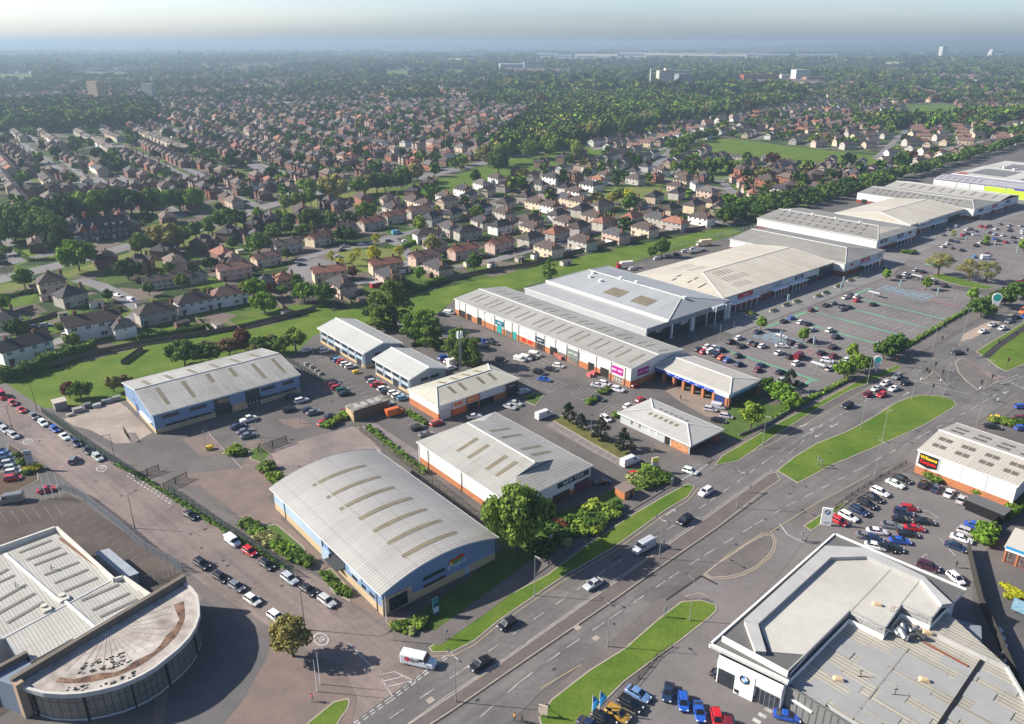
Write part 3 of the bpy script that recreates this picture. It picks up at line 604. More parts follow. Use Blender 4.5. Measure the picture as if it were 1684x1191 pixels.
    def walls(u,low,up,hb,low_name='brick_base',up_name='cladding',skip=()):
        b=MB(); bl=MB()
        for w in ('L','R','BR','BL'):
            if w in skip: continue
            p,q=u.wall_ends(w); N=14
            for i in range(N):
                A,B=lerp(p,q,i/N),lerp(p,q,(i+1)/N); za=u.zr(*u.st(w,i/N))-.1; zb=u.zr(*u.st(w,(i+1)/N))-.1
                b.face([(*A,hb if hb else 0),(*B,hb if hb else 0),(*B,zb),(*A,za)])
            if hb:
                d=((q[0]-p[0]),(q[1]-p[1])); l=math.hypot(*d); n=(d[1]/l*.05,-d[0]/l*.05); e=(d[0]/l*.05,d[1]/l*.05)
                A=(p[0]+n[0]-e[0],p[1]+n[1]-e[1]); B=(q[0]+n[0]+e[0],q[1]+n[1]+e[1])
                bl.face([(*A,0),(*B,0),(*B,hb),(*A,hb)]); bl.face([(*A,hb),(*B,hb),(*q,hb),(*p,hb)])
        b.build(up_name,up,u.th)
        if hb: bl.build(low_name,low,u.th)
    # on a wall: f0,f1 fractions from its left end, z0,z1 heights
    def panel(u,w,f0,f1,z0,z1,m,name='panel',d=.09,parent=None):
        p,q=u.wall_ends(w); return wallpanel(u.th if parent is None else parent,p,q,f0,f1,z0,z1,m,name,d)
    def window(u,w,f0,f1,z0,z1,nx=3,ny=1,frame=None,glass=None,name='window',d=.08):
        p,q=u.wall_ends(w); return wallwindow(u.th,p,q,f0,f1,z0,z1,nx,ny,frame or M_DARK,glass or M_GLASS,name,d)
    def sign(u,w,f0,f1,z0,z1,m,txt=None,tm=None,size=1.,name='sign_board',d=.14,off=.6):
        p,q=u.wall_ends(w); o=wallpanel(u.th,p,q,f0,f1,z0,z1,m,name,d)
        if txt: walltext(o,p,q,(f0+f1)/2,(z0+z1)/2,txt,size,tm or M_WHITE,d+.02)
        return o
    def pipe(u,w,f,m=None):
        p,q=u.wall_ends(w); A=lerp(p,q,f); l=math.dist(p,q); n=((q[1]-p[1])/l*.16,-(q[0]-p[0])/l*.16)
        b=MB(); b.tube((A[0]+n[0],A[1]+n[1],.1),(A[0]+n[0],A[1]+n[1],u.zr(*u.st(w,f))-.3),.09); b.build('downpipe',m or M_DSTEEL,u.th)
def wframe(p,q):
    l=math.dist(p,q); d=((q[0]-p[0])/l,(q[1]-p[1])/l); return l,d,(d[1],-d[0])
def wallpanel(par,p,q,f0,f1,z0,z1,m,name,d=.09,base=-.03):
    l,dv,n=wframe(p,q); b=MB(); A,B=lerp(p,q,f0),lerp(p,q,f1)
    P0=[(A[0]+n[0]*base,A[1]+n[1]*base),(B[0]+n[0]*base,B[1]+n[1]*base),(B[0]+n[0]*d,B[1]+n[1]*d),(A[0]+n[0]*d,A[1]+n[1]*d)]
    b.prism(P0,z0,z1,0,bottom=True); return b.build(name,m,par)
def wallwindow(par,p,q,f0,f1,z0,z1,nx,ny,fm,gm,name='window',d=.08):
    l,dv,n=wframe(p,q); b=MB(); A,B=lerp(p,q,f0),lerp(p,q,f1)
    b.prism([(A[0]-n[0]*.03,A[1]-n[1]*.03),(B[0]-n[0]*.03,B[1]-n[1]*.03),(B[0]+n[0]*d,B[1]+n[1]*d),(A[0]+n[0]*d,A[1]+n[1]*d)],z0,z1,0,bottom=True)
    W=(f1-f0)*l; bar=min(.12,W/nx*.15)
    for i in range(nx):
        for j in range(ny):
            x0=W*i/nx+bar/2; x1=W*(i+1)/nx-bar/2; y0=z0+(z1-z0)*j/ny+.05; y1=z0+(z1-z0)*(j+1)/ny-.05; e=d+.012
            g=lambda x,z:(A[0]+dv[0]*x+n[0]*e,A[1]+dv[1]*x+n[1]*e,z)
            b.face([g(x0,y0),g(x1,y0),g(x1,y1),g(x0,y1)],1)
    return b.build(name,[fm,gm],par)
def walltext(par,p,q,f,z,txt,size,m,d=.16,sx=1.,name='lettering',offset=.012):
    l,dv,n=wframe(p,q); A=lerp(p,q,f); off=OFF.get(par.name,(0,0,0))
    if '~' in txt:   # writing too small to read in the photo: strokes only
        b=MB(); W=len(txt)*size*.6; g_=random.Random(len(txt)*31+int(size*100)); M2=lambda x,y:(A[0]+dv[0]*x+n[0]*d,A[1]+dv[1]*x+n[1]*d,z+y)
        for i,c in enumerate(txt):
            if c==' ': continue
            x0=-W/2+i*size*.6
            for (u0,u1,v0,v1) in [((0,.14,-.35,.35),(.14,.42,.2,.35),(.14,.42,-.35,-.2),(.3,.44,-.2,.2),(.14,.36,-.07,.07))[j] for j in sorted(g_.sample(range(5),3))]:
                b.face([M2(x0+u0*size,v0*size),M2(x0+u1*size,v0*size),M2(x0+u1*size,v1*size),M2(x0+u0*size,v1*size)])
        return b.build(name,m,par)
    cu=bpy.data.curves.new(name,'FONT'); cu.body=txt; cu.size=size; cu.align_x='CENTER'; cu.align_y='CENTER'; cu.extrude=.02; cu.offset=offset; cu.materials.append(m); cu.space_line=.85
    o=bpy.data.objects.new(name,cu); COL.objects.link(o); o.parent=par
    M_=Matrix(((dv[0],0,n[0]),(dv[1],0,n[1]),(0,1,0))).to_4x4()
    o.matrix_local=Matrix.Translation((A[0]+n[0]*d-off[0],A[1]+n[1]*d-off[1],z-off[2]))@M_@Matrix.Diagonal((sx,1,1,1)); return o
def quad(k,pts,z): return [C(k,*p,z) for p in pts]
def rect(q):
    """true rectangle through q0-q1 with the mean depth"""
    ang=R(130); d=(math.cos(ang),math.sin(ang)); e=(math.cos(R(40)),math.sin(R(40)))
    c=(sum(p[0] for p in q)/4,sum(p[1] for p in q)/4); l=(math.dist(q[0],q[1])+math.dist(q[2],q[3]))/4; w_=(math.dist(q[1],q[2])+math.dist(q[0],q[3]))/4
    return [(c[0]-d[0]*l-e[0]*w_,c[1]-d[1]*l-e[1]*w_),(c[0]+d[0]*l-e[0]*w_,c[1]+d[1]*l-e[1]*w_),(c[0]+d[0]*l+e[0]*w_,c[1]+d[1]*l+e[1]*w_),(c[0]-d[0]*l+e[0]*w_,c[1]-d[1]*l+e[1]*w_)]
def shrink(q,d):
    return offset(q,d)
PALE=dict(col=(.47,.465,.44),dirt=(.33,.315,.275)); 
ROOF_B=roofm('sheet_roof_across',(.38,.372,.35),(.235,.225,.195),40,amt=.85,line=.72)      # slopes fall along 40 degrees
ROOF_A=roofm('sheet_roof_along',(.42,.41,.385),(.27,.255,.22),130,amt=.85,line=.75)
ROOF_DK=roofm('sheet_roof_weathered',(.30,.285,.255),(.185,.175,.155),130,amt=.9); ROOF_WH=roofm('sheet_roof_cream',(.55,.51,.43),(.37,.32,.24),130,amt=.8)
ROOF_BG=roofm('sheet_roof_blue_grey',(.33,.345,.355),(.25,.26,.265),40,line=.92)
ROOF_HAN=roofm('sheet_roof_hangar',(.37,.36,.345),(.25,.24,.22),40,pitch=.8,amt=.8,line=.66)


def U(name,label,cat,k,pts,z,inset=.45,eave=None,fix=True,**kw):
    q=quad(k,pts,z); q=rect(q) if fix else q
    return Unit(name,label,cat,shrink(q,inset),eave or z,**kw)
# 1 blue office block
u=U('office_building','long two storey blue office building with pale pitched roof beside the concrete yard','office building','P1',[(325,675),(45,370),(1320,70),(1640,310)],6.2)
u.setroof('gable',2.8,'t'); u.roof(ROOF_A,M_TRIM); u.walls(M_BUFF,M_BLUE,1.5)
sheetmat('sheet_roof_office',(.40,.39,.37),(.215,.205,.18),130,amt=1.,line=.75); u.r.data.materials[0]=MATS['sheet_roof_office']
u.lites([.12,.285,.8,.955][:0] or [.12,.29,.78,.93],1.2,[(.1,.43)]); u.lites([.46,.62],1.2,[(.27,.45)]); u.lites([.1,.25,.41,.57,.72,.87],1.3,[(.56,.84)])
for f0,f1 in ((.05,.155),(.225,.335),(.715,.815),(.87,.955)): u.window('R',f0,f1,4.1,5.1,5,2)
for f0,f1 in ((.065,.2),(.21,.365),(.69,.84),(.845,.965)): u.window('R',f0,f1,1.55,2.25,6,1)
u.window('R',.385,.49,2.9,5.6,4,4); u.window('R',.6,.7,2.9,5.6,4,4); u.window('R',.385,.5,.1,2.4,4,2,name='entrance_door'); u.window('R',.605,.7,.1,2.4,4,2,name='entrance_door',frame=M_TRIM)
u.panel('R',.505,.6,.1,2.5,M_BUFF,'brick_panel',.12)
for f in (.375,.595): u.panel('R',f,f+.12,2.5,2.75,M_DSTEEL,'canopy',1.1)
u.panel('L',.38,.46,.1,3.4,mat('dark_blue_door',(.05,.09,.22),.5),'door',.1); u.panel('L',.55,.9,2.3,2.6,M_WHITE,'canopy',.7)
u.window('L',.33,.37,3.8,4.2,1,1)
# 2 arched hangar
u=U('arched_warehouse','large blue walled warehouse with arched pale roof on the corner of the two roads','warehouse','P2',[(800,1075),(48,338),(788,75),(1600,680)],5.7,inset=.8)
u.setroof('arch',2.9,'s'); u.roof(ROOF_HAN,M_WHITE,over=.7,thick=.22); u.walls(M_BUFF,M_BLUE,1.9)
u.lites([.085,.2,.315,.435],1.25,[(.27,.79)]); u.lites([.565,.69,.83],1.25,[(.15,.78)])
u.panel('R',.0,.24,.05,4.0,M_BUFF,'corner_pier',.13); u.window('R',.05,.2,.4,3.5,4,4,d=.2)
u.window('R',.34,.53,3.6,4.4,6,2); u.window('R',.34,.53,1.9,2.5,6,1); u.panel('R',.71,.745,.1,2.1,M_LBLUE,'door',.12)
S_=u.sign('R',.565,.70,4.1,4.15,M_BLUE,name='logo_sign')
p,q=u.wall_ends('R')
def poly_on_wall(par,p,q,pts,m,name,d=.12):
    l,dv,n=wframe(p,q); off=.02; b=MB()
    f=lambda x,z,e:(p[0]+dv[0]*x+n[0]*e,p[1]+dv[1]*x+n[1]*e,z)
    b.face([f(x,z,d) for x,z in pts]); k=len(pts)
    for i in range(k): b.face([f(*pts[i],0),f(*pts[(i+1)%k],0),f(*pts[(i+1)%k],d),f(*pts[i],d)])
    return b.build(name,m,par)
L_=math.dist(p,q); x0=.57*L_
poly_on_wall(S_,p,q,[(x0,4.9),(x0+.5,5.5),(x0+1.4,5.35),(x0+2.4,5.6),(x0+3.4,5.75),(x0+4.1,5.2),(x0+3.2,4.7),(x0+.8,4.6)],mat('logo_red',(.5,.02,.03),.5),'red_swoosh',.14)
poly_on_wall(S_,p,q,[(x0+.1,4.7),(x0+.6,5.0),(x0+2.2,5.0),(x0+3.5,5.2),(x0+2.9,4.55),(x0+.8,4.2)],mat('logo_green',(.05,.28,.02),.5),'green_swoosh',.17)
poly_on_wall(S_,p,q,[(x0-.1,4.9),(x0+.7,5.0),(x0+.8,4.3),(x0+.3,4.3)],mat('logo_yellow',(.7,.5,.05),.5),'yellow_swoosh',.19)
walltext(S_,p,q,.64,3.95,'~~~~~~~',1.15,M_WHITE,.15); walltext(S_,p,q,.64,3.15,'~~~~',.7,mat('logo_lilac',(.5,.5,.85),.5),.12)
u.window('L',.56,.7,2.2,4.3,8,3,d=.1); u.panel('L',.5,.57,.05,2.9,M_LBLUE,'glazed_bay',.5); u.panel('L',.57,.68,2.0,2.15,M_DSTEEL,'entrance_canopy',1.6)
u.panel('L',.0,.5,1.9,4.55,M_LBLUE,'pale_blue_cladding',.06)
for f0,f1 in ((.76,.8),(.84,.87),(.9,.94)): u.window('L',f0,f1,2.3,3.1,3,1)
u.sign('L',.74,.84,3.4,4.3,M_LBLUE,'~~~~ ~~~',M_WHITE,.8)
for f in (.12,.5,.96): u.pipe('L',f)
# 3, 4 small offices
for nm,lab,k,pts,z,n in (('office_unit','grey blue two storey office unit with white ridge, behind the row of parked cars','P3',[(598,482),(80,198),(500,98),(1010,370)],5.8,3),('office_unit','smaller grey blue office unit with white ridge beside the orange van','P3',[(1098,760),(692,540),(1120,420),(1515,650)],5.8,2)):
    u=U(nm,lab,'office building',k,pts,z,group='pair of grey blue office units'); u.setroof('gable',2.2,'s'); 
    u.roof(sheetmat('sheet_roof_office_pair',(.40,.405,.39),(.32,.32,.29),40,pitch=.6,line=.94),M_WHITE,over=.7)
    u.walls(M_BUFF,mat('blue_grey_cladding',(.2,.25,.3),.55,(.25,.3,.35),.15,.5),1.0)
    N=6 if n==3 else 4
    for i in range(N):
        f=.04+i*.94/N
        u.window('L',f,f+.7/N,3.7,4.7,4,1); 
        if i%3!=2: u.window('L',f,f+.7/N,1.1,2.3,3,2)
        else: u.panel('L',f,f+.6/N,.05,2.5,M_DARK,'door',.1)
        u.panel('L',f,f+.8/N,2.6,3.5,M_LBLUE if i%2 else M_GCLAD,'panel',.1)
    u.sign('L',.35,.52,2.5,3.55,M_WHITE,None)
    for f0,f1 in ((.28,.5),(.55,.8)): u.window('R',f0,f1,3.6,4.6,3,2)
    if n==3: u.window('R',.2,.5,1.1,2.2,3,2)
    for f in (.98,): u.pipe('L',f)
# 5 small retail unit
u=U('trade_unit','white trade unit with orange brick base, orange signs and hipped pale roof','trade unit','P4',[(310,395),(85,265),(670,80),(903,190)],5)
u.setroof('hip',1.9,'t',h0=.17,h1=.17); u.roof(ROOF_A,M_TRIM); u.r.data.materials[0]=sheetmat('sheet_roof_yellowed',(.45,.435,.37),(.34,.31,.225),130,line=.8)
u.walls(M_RBRICK,M_WCLAD,2.2); u.lites([.27,.4,.63,.78],1.2,[(.12,.42)]); u.lites([.3,.45,.6,.75],1.2,[(.58,.85)])
OR=mat('orange_sign',(.75,.16,.02),.5); u.sign('R',.19,.29,2.9,4.1,OR,'~~~~~~',M_WCLAD,.55)
u.sign('R',.34,.49,2.6,4.5,OR,'~~~~~~~~~',M_WHITE,.75); u.panel('R',.17,.33,.1,2.2,mat('orange_panel',(.6,.14,.04),.5),'orange_window_film',.12)
u.window('R',.35,.48,.1,2.3,4,2,name='shop_window'); u.panel('R',.5,.68,.1,2.2,M_INT,'shop_front',.1); u.panel('R',.02,.14,.1,3.3,M_GCLAD,'shutter',.1)
u.panel('R',.845,.995,.1,4.6,M_DARK,'glazed_bay',.12); u.sign('R',.85,.97,3.1,4.0,mat('plum_sign',(.09,.03,.07),.5),'~~~~~~~~',M_WHITE,.5,off=.2,d=.3)
for f in (.16,.335,.5,.83,.995): u.pipe('R',f)
# 6 big unit with dutch gables
u=U('retail_warehouse','large white warehouse with pale roof stepped at both ends, behind the big tree','warehouse','P4',[(1085,985),(150,645),(722,430),(1438,820)],6,fix=False)
q0=C('P4',1438,820,6); q1=C('P4',150,645,6); q2=C('P4',722,430,6); d=(q0[0]-q2[0],q0[1]-q2[1]); u.q=shrink([(q1[0]+d[0],q1[1]+d[1]),q1,q2,q0],.45); u.Ls=math.dist(u.q[0],u.q[1]); u.Lt=math.dist(u.q[0],u.q[3])
u.setroof('dutch',3.0,'s',h0=.17,h1=.12); u.roof(ROOF_B,M_TRIM); u.walls(M_RBRICK,M_WCLAD,1.6)
b=MB()
for x in (u.h0,1-u.h1): b.face([(*u.b(x,.275),u.e+u.rise*.55),(*u.b(x,.725),u.e+u.rise*.55),(*u.b(x,.5),u.e+u.rise-.03)])
b.build('gablet',M_GCLAD,u.r)
b=MB(); b.tube((*u.b(u.h0,.5),u.e+u.rise+.05),(*u.b(1-u.h1,.5),u.e+u.rise+.05),.2,n=4); b.build('ridge_cap',M_TRIM,u.r)
u.lites([.28,.375,.535,.64] if 0 else [.27,.37,.56,.68],1.3,[(.12,.4)]); u.lites([.27,.37,.58,.7],1.3,[(.58,.86)])
u.sign('R',.56,.97,3.9,5.5,mat('navy_sign',(.015,.03,.05),.5),'~~~~~ ~~~~~',M_WHITE,1.1); u.panel('R',.78,.99,.1,3.0,mat('plum_glass',(.12,.05,.07),.3),'shop_window',.12); u.panel('R',.5,.72,.1,2.4,mat('brown_glass',(.09,.05,.04),.3),'shop_window',.12)
u.panel('L',.0,.012,.1,5.8,M_GCLAD,'corner_trim',.1); u.pipe('L',.12); u.pipe('L',.5)
# 7 the long terrace of trade units
u=U('trade_terrace','very long white terrace of trade units with many rooflights on its pale roof','trade terrace','P5',[(965,500),(65,155),(330,95),(1220,408)],6.8)
u.setroof('gable',1.6,'s'); u.roof(ROOF_B,M_TRIM); u.walls(M_RBRICK,M_WCLAD,2.3)
for i in range(19):
    a=.04+i*.05+(.008 if i%2 else -.004); u.lites([a],.75,[(.1,.4)]); u.lites([a-.012],.75,[(.62,.82)])
def bays_(w,items):
    for it in items: pass
NAVY=mat('navy_sign',(.015,.03,.05)); TEAL=mat('teal_sign',(.02,.3,.28),.5); MAG=mat('magenta_sign',(.38,.015,.22),.5); REDS=mat('red_sign',(.5,.02,.02),.5)
for f0,f1,z1 in ((.03,.07,2.9),(.085,.115,2.6),(.155,.185,3.),(.46,.5,0),(.60,.64,3.2),(.8,.83,3.2),(.86,.9,3.2)):
    if z1: u.panel('L',f0,f1,.1,z1,M_INT,'open_doorway',.08)
for f0,f1,z0,z1,m_,t_,s_ in ((.19,.25,3.3,5.2,M_WHITE,'',0),(.275,.325,3.0,5.0,mat('blue_green_sign',(.02,.13,.2),.5),'~~~~~',.9),(.43,.515,3.2,4.6,M_WHITE,'~~~~ ~~~',.9),(.52,.565,2.8,4.8,NAVY,'~~~~~',1.1),(.69,.755,2.6,5.2,mat('grey_green_sign',(.16,.19,.17),.5),'~~~~~~~',1.),(.915,.965,3.0,5.6,MAG,'~~~ ~~~',1.1)):
    u.sign('L',f0,f1,z0,z1,m_,t_ or None,M_BLACK if m_ is M_WHITE else M_WHITE,s_ or 1)
u.panel('L',.285,.315,.1,2.8,TEAL,'teal_shop_front',.14); u.panel('L',.385,.405,.1,3.0,TEAL,'teal_door',.14); u.panel('L',.44,.46,.6,2.1,REDS,'red_window',.12); u.panel('L',.475,.5,.8,1.9,REDS,'red_window',.12)
u.panel('L',.525,.565,.1,2.5,M_DARK,'shop_front',.1); u.window('L',.645,.69,.3,2.4,4,2,glass=M_GLASSL); u.window('L',.70,.75,.3,2.4,4,2,glass=M_GLASSL); u.window('L',.925,.965,.2,2.4,3,2,frame=M_WHITE,glass=M_GLASSL); u.window('L',.34,.37,.2,2.4,3,2,glass=M_GLASSL)
for f in (.03,.075,.16,.205,.27,.33,.38,.42,.52,.57,.63,.69,.75,.84,.91,.975): u.pipe('L',f)
u.sign('R',.12,.34,3.2,5.6,MAG,'~~~ ~~~ ~~~~~~',M_WHITE,1.)
# 8 glass fronted store with blue grey roof
W=U('fashion_store','wide glass fronted store with blue grey hipped roof and two square brown rooflights','store','P5',[(1042,305),(410,98),(825,1),(1470,160)],7,fix=True)
W.setroof('flat',0); base=W
W.walls(M_GCLAD,M_GCLAD,0)
t0=.24
sub=Unit('x','','',[W.b(0,t0),W.b(1,t0),W.b(1,1),W.b(0,1)],7.3,th=W.th); sub.setroof('hip',3.2,'s',h0=.14,h1=.1); sub.roof(ROOF_BG,M_TRIM,over=.1)
lean=Unit('x','','',[W.b(0,0),W.b(1,0),W.b(1,t0),W.b(0,t0)],6.7,th=W.th); lean.setroof('flat',0); lean.roof(sheetmat('sheet_roof_store_strip',(.42,.425,.42),(.33,.33,.32),130,pitch=1.6,line=.5),M_TRIM,over=.2)
lean.r.name='low_roof'
b=MB(); 
for i in range(1): 
    A,B=W.b(-.003,t0),W.b(1.003,t0); b.line(A,B,.4,7.75); b.prism([lerp(A,B,0),lerp(A,B,1),(B[0]+.3,B[1]+.25),(A[0]+.3,A[1]+.25)],6.7,7.85)
b.build('parapet',M_TRIM,W.th)
sub.lite(.44,.57,.13,.3,n=1); sub.lite(.22,.35,.13,.3,n=1)
for s_,t_ in ((.12,.5),(.5,.52),(.62,.5),(.7,.33),(.8,.35),(.83,.45)):
    x,y=sub.b(s_,t_); b=MB(); b.tube((x,y,sub.zr(s_,t_)-.2),(x,y,sub.zr(s_,t_)+1.),.75,n=10); b.build('roof_vent',M_WHITE,sub.r)
W.panel('R',.0,1.,5.6,7.15,mat('grey_fascia',(.26,.275,.29),.5),'fascia',.25)
for i,(f0,f1) in enumerate(((.02,.27),(.29,.5),(.55,.7),(.72,.93))): W.window('R',f0,f1,.15,5.2,7,2,glass=M_GLASS,name='shop_window',d=.12)
for f in (.28,): W.panel('R',f-.006,f+.006,0,5.6,M_WHITE,'column',.7)
W.panel('R',.51,.545,0,5.6,M_TRIM,'pier',.7); W.panel('R',.955,.985,0,6.6,M_TRIM,'pier',1.2)
p,q=W.wall_ends('R'); walltext(W.th,p,q,.14,4.6,'NEXT',1.5,M_WHITE,.2); walltext(W.th,p,q,.43,4.5,'NEXT',1.8,M_WHITE,.2)
W.sign('R',.75,.9,5.4,7.3,M_GCLAD,'~~~~~~~~~~',M_BLACK,1.1,d=1.6)
for f in (.76,.89): x,y=lerp(p,q,f); n=wframe(p,q)[2]; b=MB(); b.tube((x+n[0]*2.3,y+n[1]*2.3,0),(x+n[0]*2.3,y+n[1]*2.3,7.6),.16); b.build('canopy_mast',M_WHITE,W.th)
# 9-13 big stores
def canopy(u,w,f0,f1,z=3.6,n=5,depth=3.2):
    p,q=u.wall_ends(w); nn=wframe(p,q)[2]
    o=wallpanel(u.th,p,q,f0,f1,z,z+.25,M_WHITE,'canopy',depth)
    b=MB()
    for i in range(n):
        x,y=lerp(p,q,f0+(f1-f0)*(i+.5)/n); b.tube((x+nn[0]*(depth-.3),y+nn[1]*(depth-.3),0),(x+nn[0]*(depth-.3),y+nn[1]*(depth-.3),z),.12)
    b.build('canopy_posts',M_WHITE,o)
u=U('retail_store','cream roofed store with red shop sign, next to the blue grey roofed store','store','P7',[(920,345),(545,240),(1020,105),(1400,188)],6.7)
u.setroof('hip',2.6,'t',h0=.2,h1=0); u.roof(ROOF_WH,M_TRIM); u.walls(M_DBRICK,M_WCLAD,2.4,skip=('L',)); u.panel('L',0,1,0,6.6,M_WCLAD,'cladding',.0)
DK=mat('dark_rooflight',(.06,.045,.035),.5)
for i in range(7):
    for j,(c0,c1) in enumerate(((.08,.17),(.22,.31),(.36,.45))): u.lites([.1+.025*j+i*.028+(.09)],.45,[(c0,c1)],DK) if i<5 or j==1 else None
for i in range(5): u.lites([.2+i*.03],.4,[(.6,.7),(.76,.86)],DK)
for s_,t_ in ((.3,.03),(.45,.05),(.6,.03),(.3,.06),(.45,.1),(.62,.08)): u.lite(s_,s_+.018,t_,t_+.035,DK)
u.panel('R',.0,1,5.9,6.6,M_GCLAD,'fascia',.12)
u.sign('R',.12,.24,4.3,6.1,REDS,'~~~~~',M_WHITE,1.3,d=.4); canopy(u,'R',.04,.26)
u.sign('R',.42,.5,3.8,5.6,M_GCLAD,'~~~~',M_BLACK,1.2,d=.3); canopy(u,'R',.38,.52); u.sign('R',.62,.7,4.2,5.6,mat('dark_blue_sign',(.02,.03,.08),.5),'~~~~~~',M_WHITE,1.1); canopy(u,'R',.54,.7); 
u.panel('R',.86,1.0,.05,6.5,mat('navy_glass',(.02,.035,.06),.2,spec=.7),'dark_glazing',.2)
for f0,f1 in ((.42,.5),(.58,.68),(.72,.84)): u.window('R',f0,f1,.2,3.2,6,1,name='shop_window')
u=U('retail_store','grey weathered roofed store with projecting white and dark red brick corner','store','P7',[(1460,190),(935,90),(1110,45),(1635,130)],6.8)
u.setroof('hip',2.6,'s',h0=.16,h1=0); u.roof(ROOF_DK,M_TRIM); u.walls(M_DBRICK,M_WCLAD,2.5)
b=MB(); f=[(0,0),(0,1),(.16,.5)]; pts=[(*u.b(*p),u.zr(*p)+.08) for p in f]; b.face(pts); b.build('pale_hip',ROOF_WH,u.r)
u.sign('R',.4,.62,4.4,6.0,REDS,'~~~~~',M_WHITE,1.3,d=.3); u.sign('R',.15,.2,4.4,5.6,REDS); canopy(u,'R',.35,.8); u.window('R',.4,.7,.2,3.2,6,1,name='shop_window'); u.sign('R',.85,.93,4.5,5.8,M_GCLAD,'B',M_BLACK,1)
u=U('retail_store','store with rows of small dark rooflights, behind the line of small dark shrubs','store','Q1',[(880,520),(165,410),(410,350),(1110,455)],6.7)
u.setroof('hip',2.4,'s',h0=.16,h1=0); u.roof(ROOF_DK,M_TRIM); u.walls(M_DBRICK,M_WCLAD,2.0)
pts=[(*u.b(*p),u.zr(*p)+.08) for p in [(0,0),(0,1),(.16,.5)]]; b=MB(); b.face(pts); b.build('pale_hip',ROOF_WH,u.r)
for i in range(11):
    for j,(c0,c1) in enumerate(((.08,.15),(.24,.31),(.38,.45))): u.lites([.17+.025*j+i*.07],.8,[(c0,c1)],DK)
for i in range(4):
    x,y=u.b(.9-i*.2,.5); b=MB(); b.box((x,y,u.zr(.9-i*.2,.5)-.3),(1.2,1.2,1.1)); b.build('roof_vent',M_WHITE,u.r)
u.sign('R',.08,.24,4.2,6,NAVY,'~~~~~~',M_WHITE,1.4,d=.3); u.sign('R',.5,.64,4.2,6,NAVY,'~~~~',M_WHITE,1.4,d=.3); u.sign('R',.78,.86,4.4,5.8,NAVY); canopy(u,'R',.35,.8); u.window('R',.5,.75,.2,3.2,6,1,name='shop_window')
u=U('retail_store','cream roofed store with large grey red sign gantry, fourth from the trade terrace','store','Q1',[(1065,440),(600,380),(930,300),(1365,345)],6.7)
u.setroof('hip',2.6,'t',h0=.14,h1=0); u.roof(ROOF_WH,M_TRIM); u.walls(M_DBRICK,M_GCLAD,2.2,skip=())
u.sign('R',.12,.3,3.6,6.6,M_GCLAD,'~~~~~~',REDS,1.7,d=1.4); canopy(u,'R',.1,.32,4.2); u.sign('R',.42,.52,4,6,M_GCLAD); canopy(u,'R',.36,.6); u.window('R',.4,.6,.2,3.2,6,1,name='shop_window'); u.window('R',.7,.95,.2,4.4,7,2,name='shop_window')
u=U('retail_store','broad store with twin roof slopes and closely set rooflights before the lime green panelled warehouse','store','Q1',[(1415,350),(735,270),(1010,200),(1680,276)],6.8)
u.setroof('flat',0); u.walls(M_DBRICK,M_WCLAD,2.3)
for t0,t1,h0 in ((0,.52,.12),(.52,1,.0)):
    v=Unit('x','','',[u.b(0,t0),u.b(1,t0),u.b(1,t1),u.b(0,t1)],6.9,th=u.th); v.setroof('hip' if h0 else 'gable',2.2,'s',h0=h0); v.roof(ROOF_DK if h0 else sheetmat('sheet_roof_worn',(.40,.385,.34),(.28,.265,.22),40),M_TRIM,over=.15)
    if h0:
        for i in range(14):
            for j,(c0,c1) in enumerate(((.1,.2),(.3,.4))): v.lites([.17+.02*j+i*.055],.8,[(c0,c1)],DK)
    else:
        for i in range(10): v.lites([.08+i*.09],.7,[(.15,.4)],DK)
for f0,f1 in ((.1,.2),(.4,.5),(.7,.8)): u.sign('R',f0,f1,4.2,5.8,REDS if f0==.4 else NAVY,'STORE'[:0] or None); canopy(u,'R',f0-.05,f1+.08)
u.panel('L',.05,.1,.1,3,M_INT,'loading_door',.1)
# 14 white and lime warehouse
q1=C('Q1',1180,183,7.5); dr=(math.cos(R(-50)),math.sin(R(-50))); er=(math.cos(R(40)),math.sin(R(40))); L1,L2=85,30
qq=[(q1[0]+dr[0]*L1,q1[1]+dr[1]*L1),q1,(q1[0]+er[0]*L2,q1[1]+er[1]*L2),(q1[0]+er[0]*L2+dr[0]*L1,q1[1]+er[1]*L2+dr[1]*L1)]
u=Unit('diy_warehouse','long grey roofed warehouse with white and lime green panelled side wall','warehouse',qq,7.5); u.setroof('gable',1.6,'s'); u.roof(sheetmat('sheet_roof_diy',(.36,.36,.37),(.29,.29,.29),40,line=.93),mat('purple_trim',(.13,.1,.24),.5)); u.walls(M_WCLAD,M_WCLAD,0)
for i in range(7): u.lites([.97-i*.055],.7,[(.12,.4)],DK)
LIME=mat('lime_panel',(.42,.72,.03),.5)
u.panel('L',.43,.6,.3,6.6,LIME,'lime_panel',.1); u.panel('L',.605,.9,.3,6.6,LIME,'lime_panel',.1); u.panel('L',.66,.9,6.0,7.6,mat('purple_panel',(.1,.06,.3),.5),'purple_fascia',.3)
u.panel('L',.09,.13,.5,3,M_DARK,'loading_door',.1); u.panel('L',.3,.36,1,3,M_GCLAD,'loading_door',.2)
for f in (.2,.31,.43,.6): u.pipe('L',f)
q1=(q1[0]+er[0]*(L2+2),q1[1]+er[1]*(L2+2)); L2=110
qq=[(q1[0]+dr[0]*120,q1[1]+dr[1]*120),q1,(q1[0]+er[0]*L2,q1[1]+er[1]*L2),(q1[0]+er[0]*L2+dr[0]*120,q1[1]+er[1]*L2+dr[1]*120)]
u=Unit('superstore','huge white flat roofed superstore with dark rooflight fields at the right edge','superstore',qq,8); u.setroof('flat',0); u.roof(mat('white_membrane',(.5,.49,.46),.8,(.38,.36,.32),.05,.8),M_WHITE); u.walls(M_DBRICK,M_WCLAD,2)
